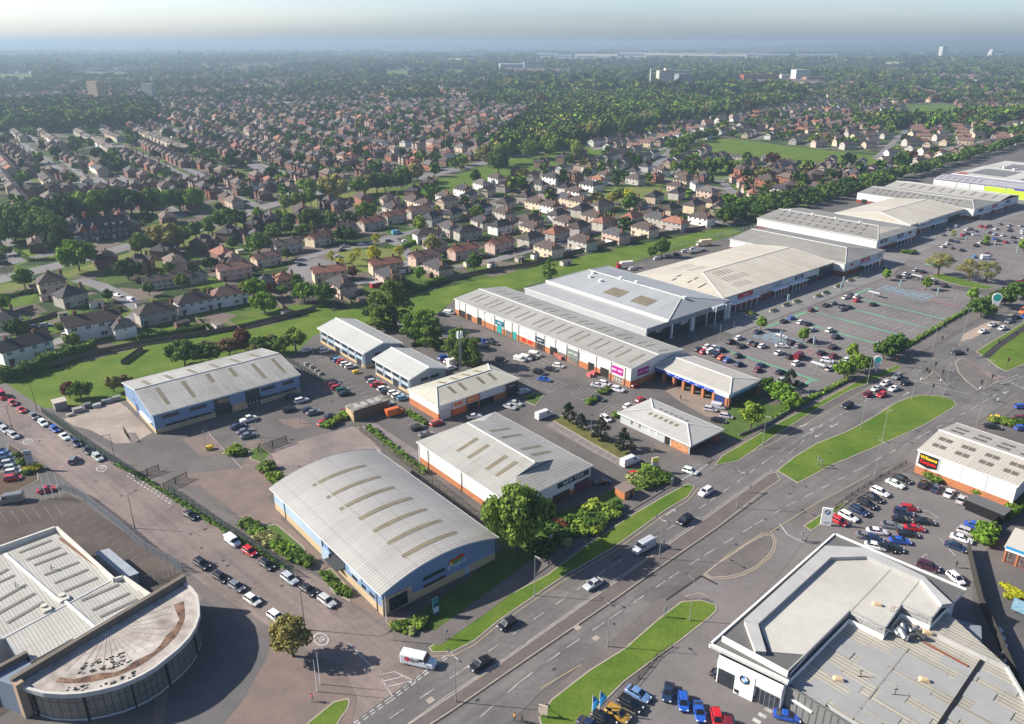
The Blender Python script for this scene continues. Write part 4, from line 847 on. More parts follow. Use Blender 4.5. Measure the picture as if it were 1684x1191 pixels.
for a,b_,c_,d_ in ((.72,.94,.12,.45),(.4,.62,.05,.4),(.7,.9,.55,.85)): u.lite(a,b_,c_,d_,mat('grey_roof_field',(.13,.13,.13),.8,(.2,.2,.2),.2,.9))
for a,b_,c_,d_ in ((.93,.99,.03,.14),(.3,.38,.06,.2)): u.lite(a,b_,c_,d_,mat('red_roof_patch',(.33,.1,.08),.8))
for i in range(8): x,y=u.b(.3+.08*i,.5+.05*(i%3)); b=MB(); b.box((x,y,8),(3,2,1.6)); b.build('roof_plant',M_WCLAD,u.r)
# 16 tyre garage
u=U('tyre_garage','low garage with blue fascia over a row of open bays between orange brick piers','garage','P6',[(1260,525),(510,245),(815,125),(1565,385)],4.9)
u.setroof('hip',1.3,'s',h0=.18,h1=.05); u.roof(sheetmat('sheet_roof_garage',(.43,.41,.37),(.33,.31,.27),40,pitch=.5),M_TRIM)
b=MB()
for w in ('BL','BR'): p,q=u.wall_ends(w); b.face([(*p,0),(*q,0),(*q,4.7),(*p,4.7)])
p,q=u.wall_ends('L'); n=wframe(p,q)[2]; a_,c_=(p[0]-n[0]*3,p[1]-n[1]*3),(q[0]-n[0]*3,q[1]-n[1]*3); b.face([(*a_,0),(*c_,0),(*c_,4.7),(*a_,4.7)])
b.build('rear_wall',M_INT,u.th)
BLU=mat('royal_blue_fascia',(.01,.05,.35),.45)
wallpanel(u.th,p,q,0,1,4.15,4.75,M_WHITE,'white_fascia',.25); wallpanel(u.th,p,q,0,.985,3.2,4.15,BLU,'blue_fascia',.3)
for i,f in enumerate((.11,.25,.385,.515,.65,.79,.955)): wallpanel(u.th,p,q,f,f+.03,0,3.3,M_RBRICK,'brick_pier',.2,base=-.9)
for i in range(6): walltext(u.th,p,q,.18+.135*i,3.68,'~'*(5+i%3),.55,M_WHITE,.33)
wallpanel(u.th,p,q,.82,.95,.3,2.9,mat('blue_poster',(.02,.04,.14),.4),'shop_window',.0); wallpanel(u.th,p,q,.82,1.0,3.25,4.2,M_WHITE,'white_sign',.36); walltext(u.th,p,q,.9,3.7,'~~~~ ~~~~~',.75,BLU,.4)
p,q=u.wall_ends('R'); wallpanel(u.th,p,q,0,1,0,4.7,M_DARK,'side_wall',-.2,base=-.5); wallpanel(u.th,p,q,0,1,4.1,4.75,M_WHITE,'white_fascia',.2); wallpanel(u.th,p,q,0,1,3.3,4.1,mat('pale_blue_fascia',(.22,.38,.52),.45),'side_fascia',.25)
walltext(u.th,p,q,.5,3.7,'~~~~~ ~~~~~~ ~~~~~~~~',.9,BLU,.28); wallwindow(u.th,p,q,.06,.94,.3,3.1,6,1,M_DARK,mat('blue_glass',(.02,.04,.10),.15,spec=.7),'shop_window',-.15)
wallpanel(u.th,p,q,.0,.07,0,3.3,M_RBRICK,'brick_pier',.1,base=-.6); wallpanel(u.th,p,q,.93,1,0,3.3,M_RBRICK,'brick_pier',.1,base=-.6)
# 17 small hipped takeaway
u=U('hipped_unit','small grey walled unit with pale hipped roof and twelve rooflights beside the verge','shop unit','P6',[(872,1030),(160,705),(480,575),(1180,870)],3.3)
u.setroof('hip',1.5,'s',h0=.27,h1=.27); u.roof(sheetmat('sheet_roof_hip_unit',(.42,.41,.39),(.31,.30,.27),40,pitch=.6),M_TRIM,over=.8,thick=.35); u.walls(M_BUFF,M_GCLAD,0)
u.lites([.33,.405,.48,.555,.63,.705],1.1,[(.1,.38)]); u.lites([.33,.405,.48,.555,.63,.705],1.1,[(.62,.85)])
u.panel('L',.66,.73,.05,2.7,M_INT,'doorway',.08); u.panel('L',.75,.98,.4,2.2,mat('poster_orange',(.55,.3,.15),.5,(.3,.1,.05),1.5,.9),'poster_window',.1); u.panel('L',.75,.985,.05,.4,M_RBRICK,'brick_sill',.12)
for f in (.16,.28,.42,.53): u.panel('L',f,f+.025,1.2,2.3,M_WHITE if f>.3 else M_GLASSL,'notice',.1)
u.window('R',.06,.75,.3,2.5,9,1,name='shop_window'); u.panel('R',.0,1,0,3,M_DBRICK,'dark_side_wall',.03)
# 18 carpet warehouse
u=U('carpet_warehouse','white carpet warehouse with orange brick base and groups of four square rooflights','warehouse','Q2',[(1290,800),(175,385),(595,120),(1700,430)],6.8)
u.setroof('gable',1.7,'s'); u.roof(sheetmat('sheet_roof_carpet',(.45,.42,.37),(.30,.275,.235),40,pitch=.8,line=.78),M_WHITE,over=.35); u.walls(M_RBRICK,M_WCLAD,2.1)
SQ=mat('square_rooflight',(.13,.11,.09),.5)
for i in range(4):
    for a in (.885,.81): 
        aa=a-i*.245
        for c0,c1 in ((.15,.22),(.31,.38),(.62,.69),(.78,.85)): u.lites([aa+.02-(.0 if c0>.2 else 0)],1.5,[(c0,c1)],SQ)
p,q=u.wall_ends('L'); L_=math.dist(p,q)
x0,x1=.35,5.3
o=poly_on_wall(u.th,p,q,[(x0,6.3),(x1,6.3),(x1,2.9),((x0+x1)/2,2.3),(x0,2.9)][::-1],M_WHITE,'sign_border',.12)
poly_on_wall(o,p,q,[(x0+.12,6.18),(x1-.12,6.18),(x1-.12,3.0),((x0+x1)/2,2.43),(x0+.12,3.0)][::-1],M_BLACK,'sign_face',.17)
walltext(o,p,q,(x0+x1)/2/L_,5.2,'Wilsons',1.28,mat('sign_yellow',(.85,.55,.02),.5),.2,1.0,offset=.03); walltext(o,p,q,(x0+x1)/2/L_,3.95,'Carpets',1.25,mat('sign_red',(.7,.01,.01),.5),.2,1.0,offset=.03)
for f in (.24,.47,.72): u.panel('L',f,f+.004,2.1,6.6,M_GCLAD,'panel_joint',.06)
u.panel('L',.975,1.,0,6.7,M_WHITE,'corner_pier',.25); u.panel('L',.0,.008,2.1,6.7,M_WHITE,'corner_trim',.12)
# ---------- dealership, curved showroom, pub, small structures ----------
# car dealership
Hd=6.6
pl=lambda pts,z: [C('Q3',*p,z) for p in pts]
outer=pl([(50,600),(700,25),(1385,315),(1312,388),(1262,400),(1205,472),(1048,400),(965,522),(780,432),(555,655),(475,745),(460,798)],Hd)
th=thing('car_dealership','white car dealership with pale flat roof inside a raised grey parapet','car dealership',(*[sum(p[i] for p in outer)/12 for i in (0,1)],0),world=True)
M_MEM=mat('pale_membrane',(.47,.455,.41),.85,(.38,.36,.32),.08,.8,fine=(.7,.08)); M_DKM=sheetmat('dark_ribbed_roof',(.115,.112,.108),(.15,.145,.14),40,pitch=.6,line=.75); M_LGM=mat('light_grey_sheet',(.40,.395,.38),.6,(.32,.315,.3),.3,.6)
b=MB(); b.prism(outer,Hd-.55,Hd,1,mt=0,bottom=True); b.build('eaves_deck',[M_DKM,M_WHITE],th)
# white rim
b=MB(); rim=outer[:3]+[outer[3]]; 
for i in range(-1,2):
    p,q=outer[i],outer[i+1]
    l,dv,n=wframe(p,q); n=(-n[0],-n[1]) 
    c_=(sum(x for x,y in outer)/12,sum(y for x,y in outer)/12)
    if (c_[0]-p[0])*n[0]+(c_[1]-p[1])*n[1]<0: n=(-n[0],-n[1])
    b.prism([p,q,(q[0]+n[0]*.35,q[1]+n[1]*.35),(p[0]+n[0]*.35,p[1]+n[1]*.35)],Hd-.55,Hd+.3,bottom=True)
b.build('white_rim',M_WHITE,th)
ro=pl([(232,470),(655,85),(865,97),(1165,245),(1312,385)],Hd+.9); ri=pl([(305,492),(682,147),(868,142),(1152,262),(1258,392)],Hd+.9)
b=MB()
for i in range(4):
    a,c,d,e=ro[i],ro[i+1],ri[i+1],ri[i]
    b.prism([a,c,d,e],Hd-.02+.001*i,Hd+.9)
b.build('raised_parapet',M_LGM,th)
a=pl([(235,475),(292,633),(348,636),(305,492)],Hd+.9); b=MB(); b.prism(a,Hd-.01,Hd+.88); b.build('raised_parapet',M_LGM,th)
inner=pl([(306,494),(680,148),(868,143),(1150,263),(1256,396),(1203,468),(1050,404),(965,518),(779,436),(555,655),(372,640)],Hd); b=MB(); b.prism(inner,Hd-.2,Hd+.12); b.build('flat_roof',M_MEM,th)
b=MB()
for p,q in (((1010,195),(785,430)),((1150,262),(1040,400)),((780,430),(1000,540))): b.line(C('Q3',*p,Hd),C('Q3',*q,Hd),.12,Hd+.16)
b.build('roof_seam',mat('seam_grey',(.25,.24,.22),.8),th)
# rim walls of inner side, white fascia along the showroom front
b=MB()
for p,q in (((1262,400),(1205,472)),((1205,472),(1048,400)),((1048,400),(965,522)),((965,522),(780,432)),((780,432),(555,655)),((555,655),(462,745))):
    A,B=C('Q3',*p,Hd),C('Q3',*q,Hd); l,dv,n=wframe(A,B); b.prism([A,B,(B[0]+n[0]*.25,B[1]+n[1]*.25),(A[0]+n[0]*.25,A[1]+n[1]*.25)],0,Hd+.35)
b.build('upstand_wall',sheetmat('grey_ribbed_cladding',(.33,.335,.33),(.27,.27,.26),90,pitch=.5,rough=.6),th)
A,B=C('Q3',122,560,Hd+.8),C('Q3',462,745,Hd+.8); l,dv,n=wframe(A,B); b=MB(); b.prism([A,B,(B[0]+n[0]*.3,B[1]+n[1]*.3),(A[0]+n[0]*.3,A[1]+n[1]*.3)],Hd-.1,Hd+1.1); b.build('white_upstand',M_WHITE,th)
# ground floor walls, set in from the deck
wal=[C('Q3',*p,Hd) for p in ((105,640),(705,75),(1340,330),(1290,395),(1200,490),(1050,425),(960,540),(780,455),(560,680),(440,800))]
b=MB(); k=len(wal)
for i in range(k):
    p,q=wal[i],wal[(i+1)%k]; b.face([(*p,0),(*q,0),(*q,Hd-.5),(*p,Hd-.5)])
b.build('wall',M_WHITE,th)
front=(C('Q3',105,640,Hd),C('Q3',440,800,Hd)); p,q=front
wallwindow(th,p,q,.02,.3,.1,3.4,4,2,M_DARK,M_GLASS,'showroom_window',.1); wallpanel(th,p,q,.3,.6,0,5.2,M_WHITE,'white_panel',.5); wallwindow(th,p,q,.62,.98,.1,3.2,5,1,M_STEEL,M_GLASS,'showroom_window',.1)
wallpanel(th,p,q,0,1,3.7,5.3,M_WHITE,'fascia',.4)
side=(wal[0],wal[1]); p2,q2=wal[1],wal[0]; wallwindow(th,p2,q2,.04,.96,.1,3.9,16,2,M_DARK,M_GLASS,'showroom_window',.1)
def emblem(par,p,q,f,z,r,d):
    """round black, blue and white quartered badge"""
    l,dv,n=wframe(p,q); A=lerp(p,q,f)
    def disc(r0,r1,a0,a1,m,dd,name):
        b=MB(); N=24; pts=[]
        g=lambda rr,a:(A[0]+dv[0]*rr*math.cos(a)+n[0]*dd,A[1]+dv[1]*rr*math.cos(a)+n[1]*dd,z+rr*math.sin(a))
        for i in range(N):
            x,y=a0+(a1-a0)*i/N,a0+(a1-a0)*(i+1)/N; b.face([g(r0,x),g(r1,x),g(r1,y),g(r0,y)])
        b.build(name,m,par)
    disc(0,r,0,2*math.pi,M_WHITE,d-.02,'badge_rim'); disc(r*.62,r*.94,0,2*math.pi,M_BLACK,d,'badge_ring')
    bl=mat('badge_blue',(.02,.22,.6),.4)
    for k_ in range(4): disc(0,r*.58,k_*math.pi/2,(k_+1)*math.pi/2,bl if k_%2 else M_WHITE,d+.005,'badge_quarter')
    walltext(par,p,q,f,z+r*.78,'BMW',r*.3,M_WHITE,d+.01,offset=.0)
emblem(th,*front,.45,3.9,.95,.56)
# lower workshop part
Hw=5.0
low=pl([(462,745),(555,655),(780,432),(965,522),(1048,400),(1205,472),(1262,400),(1300,400)],Hd)+pl([(1590,705),(1700,900),(1760,1110),(1300,1330),(1050,1150)],Hw)
th2=thing('workshop_building','low ribbed roofed workshop with pale patches behind the white dealership','workshop',(*[sum(p[i] for p in low)/len(low) for i in (0,1)],0),world=True)
M_WRK=sheetmat('workshop_ribbed_roof',(.42,.39,.33),(.26,.24,.2),-48,pitch=.85,panel=4.,amt=1.,line=.5,rough=.8)
b=MB(); b.prism(low,0,Hw,1,mt=0); b.build('roof',[M_WRK,M_GCLAD],th2)
b=MB(); rr=random.Random(5); zi=0; M_PATCH=mat('roof_patch',(.30,.30,.295),.8,(.25,.25,.24),.3,.7)
for x,y,l_,w_ in ((570,830,7,3),(640,700,6,2.5),(700,860,8,2.6),(760,790,5,2.4),(850,640,9,2.6),(930,740,7,2.4),(1000,690,9,2.7),(1060,800,8,2.6),(980,830,6,2.3),(1130,700,9,2.5),(1200,780,9,2.6),(1170,880,8,2.4),(1060,930,8,2.5),(900,930,8,2.6),(1300,800,8,2.4),(1350,720,6,2.4),(820,960,7,2.5),(1250,930,6,2.4),(1480,900,8,2.6),(1430,820,6,2.2),(1560,1000,8,2.6),(1440,1010,7,2.4),(720,620,5,2.2),(1550,800,6,2.2)):
    c_=C('Q3',x,y,Hw); a=R(-48); d=(math.cos(a),math.sin(a)); e=(-d[1],d[0])
    zi+=.004; b.face([(c_[0]+d[0]*i*l_/2+e[0]*j*w_/2,c_[1]+d[1]*i*l_/2+e[1]*j*w_/2,Hw+.03+zi) for i,j in ((-1,-1),(1,-1),(1,1),(-1,1))])
b.build('roof_patches',M_PATCH,th2)
b=MB(); b.line(C('Q3',1085,620,Hw),C('Q3',790,990,Hw),.25,Hw+.1); b.build('roof_seam',mat('seam_grey',(.25,.24,.22)),th2)
b=MB(); b.line(C('Q3',1465,685,Hw),C('Q3',1230,1040,Hw),.6,Hw+.2); b.build('roof_gutter',M_BLACK,th2)
b=MB(); A,B=C('Q3',1160,590,Hw),C('Q3',1390,715,Hw); b.line(A,B,.6,Hw+.22); b.build('rusty_rail',mat('rust_paint',(.28,.05,.02),.8,(.15,.1,.07),1.2,1.),th2)
for pts in (((1240,545),(1500,670),(1600,710),(1700,880),(1770,1110)),):
    b=MB()
    for i in range(len(pts)-1):
        A,B=C('Q3',*pts[i],Hw+.6),C('Q3',*pts[i+1],Hw+.6); l,dv,n=wframe(A,B); b.prism([A,B,(B[0]+n[0]*.4,B[1]+n[1]*.4),(A[0]+n[0]*.4,A[1]+n[1]*.4)],0,Hw+.7)
    b.build('parapet',M_LGM,th2)
A,B=C('Q3',455,800,Hw+.4),C('Q3',820,1030,Hw+.4); l,dv,n=wframe(A,B)
b=MB(); B2=lerp(A,B,1.6); b.prism([A,B2,(B2[0]+n[0]*.5,B2[1]+n[1]*.5),(A[0]+n[0]*.5,A[1]+n[1]*.5)],0,Hw+.4); b.build('ribbed_front',sheetmat('dark_ribbed_front',(.17,.17,.165),(.14,.14,.135),-25,pitch=.45,line=.45),th2)
wallpanel(th2,A,B,.12,.42,3.2,3.6,M_WHITE,'white_canopy',.7)
for x,y in ((720,785),(1165,790),(920,398),(1180,545)):
    c_=C('Q3',x,y,Hw if y>500 else Hd); z=Hw if y>500 else Hd; b=MB()
    b.loft([[(c_[0]+dx*.8,c_[1]+dy*.4-dx*.25,z+.1+hz) for dx,dy,hz in ((-1,-1,0),(1,-1,0),(1,1,0),(-1,1,0))],[(c_[0]+dx*.5,c_[1]+dy*.3-dx*.2,z+.1+.6) for dx,dy in ((-1,-1),(1,-1),(1,1),(-1,1))]]); b.build('roof_vent',mat('tan_vent',(.5,.37,.22),.7),th2 if y>500 else th)
for x,y in ((835,765),(1015,860)):
    c_=C('Q3',x,y,Hw); b=MB(); b.tube((c_[0],c_[1],Hw),(c_[0],c_[1],Hw+1.4),.07); b.tube((c_[0]-.5,c_[1],Hw+.1),(c_[0]+1.3,c_[1]-.2,Hw+.1),.06); b.tube((c_[0]-.4,c_[1],Hw+1.2),(c_[0]+.4,c_[1],Hw+1.2),.06); b.build('flue_pipe',M_DSTEEL,th2)
rr=random.Random(4)
for i in range(12):
    x,y=1015+rr.random()*165,520+rr.random()*70; c_=C('Q3',x,y,Hw); b=MB(); a=rr.random()*3; r=.35+rr.random()*.25; b.tube((c_[0],c_[1],Hw+.6),(c_[0]+math.cos(a)*1.6,c_[1]+math.sin(a)*1.6,Hw+.6+rr.random()*.8),r,n=10); b.build('ventilation_duct',M_STEEL if i%3 else M_DSTEEL,th2)
b=MB(); 
for s_ in (-.25,.25):
    c_=C('Q3',1000,430,Hd); b.tube((c_[0]+s_,c_[1],Hd),(c_[0]+s_,c_[1],Hd+1.3),.05)
    b.tube((c_[0]+s_,c_[1],Hd+1.3),(c_[0]+s_+.5,c_[1]-.5,Hd+1.3),.05)
b.build('access_ladder',mat('rusty_steel',(.2,.1,.07),.8),th)
# grey lean-to behind
c_=C('Q3',1345,520,3.2); t3=thing('store_shed','flat grey store shed tucked behind the dealership parapet','shed',c_,world=True); b=MB(); b.box((c_[0],c_[1],0),(7,5,3.2),0,R(-28)); b.build('shed_body',M_GCLAD,t3); b=MB(); b.box((c_[0],c_[1],3.2),(7.4,5.4,.15),0,R(-28)); b.build('roof',mat('shed_roof',(.2,.22,.25),.7),t3)

# curved glass showroom
Hs,Hb=6.2,7.6
sq=lambda pts,z:[C('Q4',*p,z) for p in pts]
arc=sq([(85,968),(150,1002),(240,1026),(350,1033),(450,1028),(560,1008),(650,985),(730,955),(800,922),(870,880),(930,832),(1000,775),(1060,712),(1095,655),(1117,590),(1115,530),(1106,475),(1075,435),(1038,405)],Hs)
th=thing('curved_showroom','dark glazed curved showroom with stained semicircular flat roof and ribbed sheds behind','showroom',(arc[9][0],arc[9][1],0),world=True)
b=MB(); b.prism(arc,Hs-.6,Hs,1,mt=0,bottom=True)
b.build('curved_roof',[mat('stained_flat_roof',(.46,.42,.38),.85,(.24,.205,.175),.16,1.,fine=(.7,.35)),M_GCLAD],th)
cen=((arc[0][0]+arc[-1][0])/2,(arc[0][1]+arc[-1][1])/2)
def tow(p,f): return (p[0]+(cen[0]-p[0])*f,p[1]+(cen[1]-p[1])*f)
b=MB()
for i in range(len(arc)-1): 
    p,q=arc[i],arc[i+1]; b.prism([p,q,tow(q,.03),tow(p,.03)],Hs,Hs+.28)
b.build('roof_kerb',mat('pale_edge',(.46,.44,.41),.7),th)
b=MB(); f0=.17
for i in range(2,len(arc)-3):
    w0=.045+.03*math.sin(i*1.7); w1=.045+.03*math.sin((i+1)*1.7)
    b.face([(*tow(arc[i],f0),Hs+.03),(*tow(arc[i+1],f0),Hs+.03),(*tow(arc[i+1],f0+w1+.04),Hs+.03),(*tow(arc[i],f0+w0+.04),Hs+.03)])
b.build('moss_band',mat('rusty_moss',(.075,.035,.027),.95,(.22,.14,.09),.5,1.,fine=(2,.5)),th)
b=MB(); rr=random.Random(9)
for i in range(2,len(arc)-1): b.line(tow(arc[i],.32),tow(arc[i],.9),.07,Hs+.03)
b.build('roof_seams',mat('seam_pale',(.22,.19,.17),.9),th)
b=MB()
for i in range(90):
    t=rr.random(); k=3+t*5; i0=int(k); p=lerp(arc[i0],arc[i0+1],k-i0); p=tow(p,.30+rr.random()*.2 if i%3 else .06+rr.random()*.07); b.box((p[0],p[1],Hs+.02),(rr.uniform(.2,.7),rr.uniform(.1,.3),.06),0,R(35))
b.build('moss_tufts',mat('dark_moss',(.03,.035,.028),.95),th)
# glazed wall, inset, with piers
N=len(arc)
for i in range(N-1):
    p,q=tow(arc[i],.045),tow(arc[i+1],.045)
    wallwindow(th,p,q,0,1,.5,Hs-.6,2,3,M_DARK,M_GLASSL,'curtain_wall',.0)
    if i%3==1: wallpanel(th,p,q,-.06,.06,0,Hs-.6,M_BLACK,'dark_mullion',.25)
b=MB()
for i in range(N-1): p,q=tow(arc[i],.04),tow(arc[i+1],.04); b.face([(*p,0),(*q,0),(*q,.5),(*p,.5)])
b.build('plinth',M_GCLAD,th)
# spine wall along the chord
M_STONE=mat('brown_stone_wall',(.17,.14,.11),.9,(.12,.1,.08),.3,.8)
A,B=C('Q4',65,945,Hb),C('Q4',1036,362,Hb); l,dv,n=wframe(A,B)
b=MB(); b.prism([A,B,(B[0]-n[0]*.9,B[1]-n[1]*.9),(A[0]-n[0]*.9,A[1]-n[1]*.9)],0,Hb); b.build('spine_wall',M_STONE,th)
wallpanel(th,A,B,-.004,.035,0,Hb-.4,mat('tan_render',(.33,.25,.18),.8),'end_pier',1.4)
A2,B2=C('Q4',-60,905,Hb-.2),C('Q4',155,790,Hb-.2); l2,dv2,n2=wframe(A2,B2); b=MB(); b.prism([A2,B2,(B2[0]-n2[0]*.8,B2[1]-n2[1]*.8),(A2[0]-n2[0]*.8,A2[1]-n2[1]*.8)],0,Hb-.2); b.build('side_wall',M_STONE,th)
b=MB(); b.prism([A2,B2,lerp(A,B,.1),(A[0],A[1])],0,Hb-1.2,0); b.build('link_roof',mat('blue_flat_roof',(.16,.2,.26),.7),th)
wl=sq([(-60,930),(55,925),(150,1170),(-60,1330)],Hb-1); b=MB(); b.face([(*wl[0],6.4),(*wl[1],6.4),(wl[1][0],wl[1][1],0),(wl[0][0],wl[0][1],0)]); b.build('brown_wall',mat('brown_brick',(.12,.07,.045),.9),th)
# ribbed sheds behind
SM=sheetmat('showroom_sheds_roof',(.45,.44,.405),(.31,.29,.25),-44,pitch=.6,panel=7,amt=.9,line=.62)
sh=sq([(-260,345),(315,128),(640,380),(690,372),(830,470),(165,848),(25,705),(-260,850)],6.4)
b=MB(); b.prism(sh,0,6.4,1,mt=0); b.build('ribbed_roof',[SM,M_GCLAD],th)
b=MB()
par=[(-260,285),(316,82),(640,372),(692,358),(845,462)]
for i in range(4):
    p,q=C('Q4',*par[i],7.3),C('Q4',*par[i+1],7.3); l_,d_,n_=wframe(p,q); b.prism([p,q,(q[0]-n_[0]*-.45,q[1]+n_[1]*.45),(p[0]+n_[0]*.45,p[1]+n_[1]*.45)],0,7.3)
b.build('white_parapet',mat('cream_parapet',(.6,.59,.53),.7,(.45,.42,.36),.3,.7),th)
b=MB(); b.tube((*C('Q4',30,240,6.6),6.5),(*C('Q4',340,510,6.6),6.5),.3,n=6); b.tube((*C('Q4',365,505,6.6),6.5),(*C('Q4',525,645,6.6),6.5),.3,n=6); b.tube((*C('Q4',-100,745,6.6),6.46),(*C('Q4',780,495,6.6)[:2],6.46),.0001,n=3); b.build('roof_ridge',M_WHITE,th)
b=MB(); b.tube((*C('Q4',15,712,6.5),6.45),(*C('Q4',640,378,6.5),6.45),.12,n=4); b.tube((*C('Q4',415,722,6.5),6.5),(*C('Q4',780,508,6.5),6.5),.35,n=4); b.build('valley_trim',M_WHITE,th)
b=MB(); b.line(C('Q4',330,150,6.5),C('Q4',635,380,6.5),.5,6.45); b.line(C('Q4',700,372,6.5),C('Q4',825,462,6.5),.4,6.45); b.build('rust_gutter',mat('rust_gutter',(.16,.08,.05),.9),th)
SL=mat('dark_slot_rooflight',(.17,.165,.15),.6,(.13,.125,.11),.6,.8)
for x0,y0,x1,y1 in ((105,235,285,165),(148,275,335,205),(188,305,372,235),(245,360,440,287),(302,405,490,328),(356,452,545,373),(452,503,662,413),(514,556,722,460),(556,594,768,494),(-60,385,45,325),(-60,425,80,360),(-60,530,145,412),(-40,590,195,460),(38,628,245,508)):
    b=MB(); b.line(C('Q4',x0,y0,6.45),C('Q4',x1,y1,6.45),.75,6.5); b.build('rooflight',SL,th)
for x,y in ((290,330),(90,425)):
    c_=C('Q4',x,y,6.4); b=MB(); b.tube((c_[0],c_[1],6.4),(c_[0],c_[1],7.6),.08); b.tube((c_[0],c_[1],6.8),(c_[0]+.9,c_[1]-.3,7.2),.06); b.build('roof_flue',M_DSTEEL,th)
for x,y in ((350,485),(250,545)):
    c_=C('Q4',x,y,6.4); b=MB(); b.tube((c_[0],c_[1],6.4),(c_[0],c_[1],7.2),.6,n=10); b.box((c_[0]+.9,c_[1]-.7,6.42),(1.4,1.2,.5),0,R(40)); b.build('roof_vent',mat('tan_white_vent',(.5,.47,.4),.7),th)
# portable cabin in the display yard
c0=sq([(535,232),(605,215),(768,348),(705,370)],2.5); t3=thing('portable_cabin','pale blue flat roofed cabin beside the curved showroom in the stained yard','cabin',(*c0[2],0),world=True)
b=MB(); b.prism(c0,0,2.4); b.build('cabin_body',M_GCLAD,t3); b=MB(); b.prism(offset(c0,-.2),2.4,2.55); b.build('roof',mat('cabin_roof',(.26,.29,.33),.6,(.38,.41,.44),.4,.6),t3)
b=MB(); p=sq([(770,362),(860,420),(800,470),(700,440)],3)
# little buildings
def hut(name,label,cat,k,x,y,size,rz,wall,roof,roofh=.25,door=True,pitch=0):
    c_=C(k,x,y) if k else G(x,y); t=thing(name,label,cat,c_,R(rz)); lx,ly,lz=size
    b=MB(); b.box((0,0,0),(lx,ly,lz)); b.build('wall',wall,t)
    b=MB()
    if pitch:
        e=.2; b.face([(-lx/2-e,-ly/2-e,lz),(lx/2+e,-ly/2-e,lz),(lx/2+e,0,lz+pitch),(-lx/2-e,0,lz+pitch)]); b.face([(lx/2+e,ly/2+e,lz),(-lx/2-e,ly/2+e,lz),(-lx/2-e,0,lz+pitch),(lx/2+e,0,lz+pitch)]); b.face([(lx/2,-ly/2,lz-.02),(lx/2,ly/2,lz-.02),(lx/2,0,lz+pitch-.05)]); b.face([(-lx/2,ly/2,lz-.02),(-lx/2,-ly/2,lz-.02),(-lx/2,0,lz+pitch-.05)])
    else: b.box((0,0,lz),(lx+.4,ly+.4,roofh))
    b.build('roof',roof,t)
    if door: b=MB(); b.box((lx*.15,-ly/2-.03,0),(1.,.08,2.)); b.build('door',M_DARK,t); 
    return t
hut('substation','small grey block substation with flat concrete roof beside the parked red cars','substation','Q6',495,205,(3.6,3.4,2.5),130,mat('grey_block',(.26,.23,.2),.9),mat('pale_concrete',(.42,.37,.32),.9))
hut('brick_substation','little orange brick substation with flat brown roof among the shrubs by the verge','substation',None,1027,815,(3.6,3.2,2.3),40,M_RBRICK,mat('brown_flat_roof',(.2,.15,.13),.9))
hut('wash_bay','black open car wash cabin with grey roof under the carpet warehouse wall','cabin','R4',1360,395,(8.2,3.8,2.7),-52,M_BLACK,mat('dark_grey_roof',(.11,.11,.11),.8),.2,False)
t=hut('timber_store_building','low dark timber building with cream gable end and patched roof beside the orange van','outbuilding','R5',1185,790,(12.,4.6,3.4),40,mat('weathered_timber',(.14,.105,.07),.9,(.09,.07,.05),.6,.8),mat('patched_roof',(.10,.085,.075),.9,(.34,.32,.28),.35,.9),.25,False)
for i in range(4): b=MB(); b.box((-3.5+i*2.4,0.1,3.66),(1.5,3.,.06)); b.build('rooflight',mat('dull_glass',(.33,.33,.31),.6),t)
b=MB(); b.box((-6.03,0,0),(.12,4.62,3.3)); b.build('cream_end_wall',mat('cream_boards',(.45,.34,.2),.9),t)
for x,y,l_ in ((1205,395,1),(1245,560,2)): pass
# service shop at the right edge
c_=C('Q3',1684,90,3.6); t=thing('hand_wash_shop','low brick shop with white and blue fascia at the right edge','shop',(c_[0]+4,c_[1]+1,0),0,world=True)
p,q=C('M',1190,345,3.8),C('M',1300,385,3.8); q=lerp(p,q,2.2); l,dv,n=wframe(p,q); bk=(-n[0]*9,-n[1]*9)
b=MB(); b.prism([p,q,(q[0]+bk[0],q[1]+bk[1]),(p[0]+bk[0],p[1]+bk[1])],0,3.6); b.build('wall',M_DBRICK,t)
b=MB(); b.prism(offset([p,q,(q[0]+bk[0],q[1]+bk[1]),(p[0]+bk[0],p[1]+bk[1])],-.3),3.6,3.9); b.build('roof',mat('cream_flat_roof',(.5,.46,.4),.8),t)
wallpanel(t,p,q,0,1,3.0,3.62,M_WHITE,'white_fascia',.2); wallpanel(t,p,q,0,1,3.62,4.0,mat('cyan_fascia',(.02,.25,.5),.5),'blue_fascia',.35)
for i in range(4): wallwindow(t,p,q,.06+.24*i,.25+.24*i,.4,2.8,3,2,M_DARK,mat('rusty_glass',(.1,.05,.04),.3,(.2,.2,.2),1.5,.9),'shop_window',.06)
for i in range(5): wallpanel(t,p,q,max(0,.24*i),.04+.24*i,0,2.9,M_RBRICK,'brick_pier',.12)
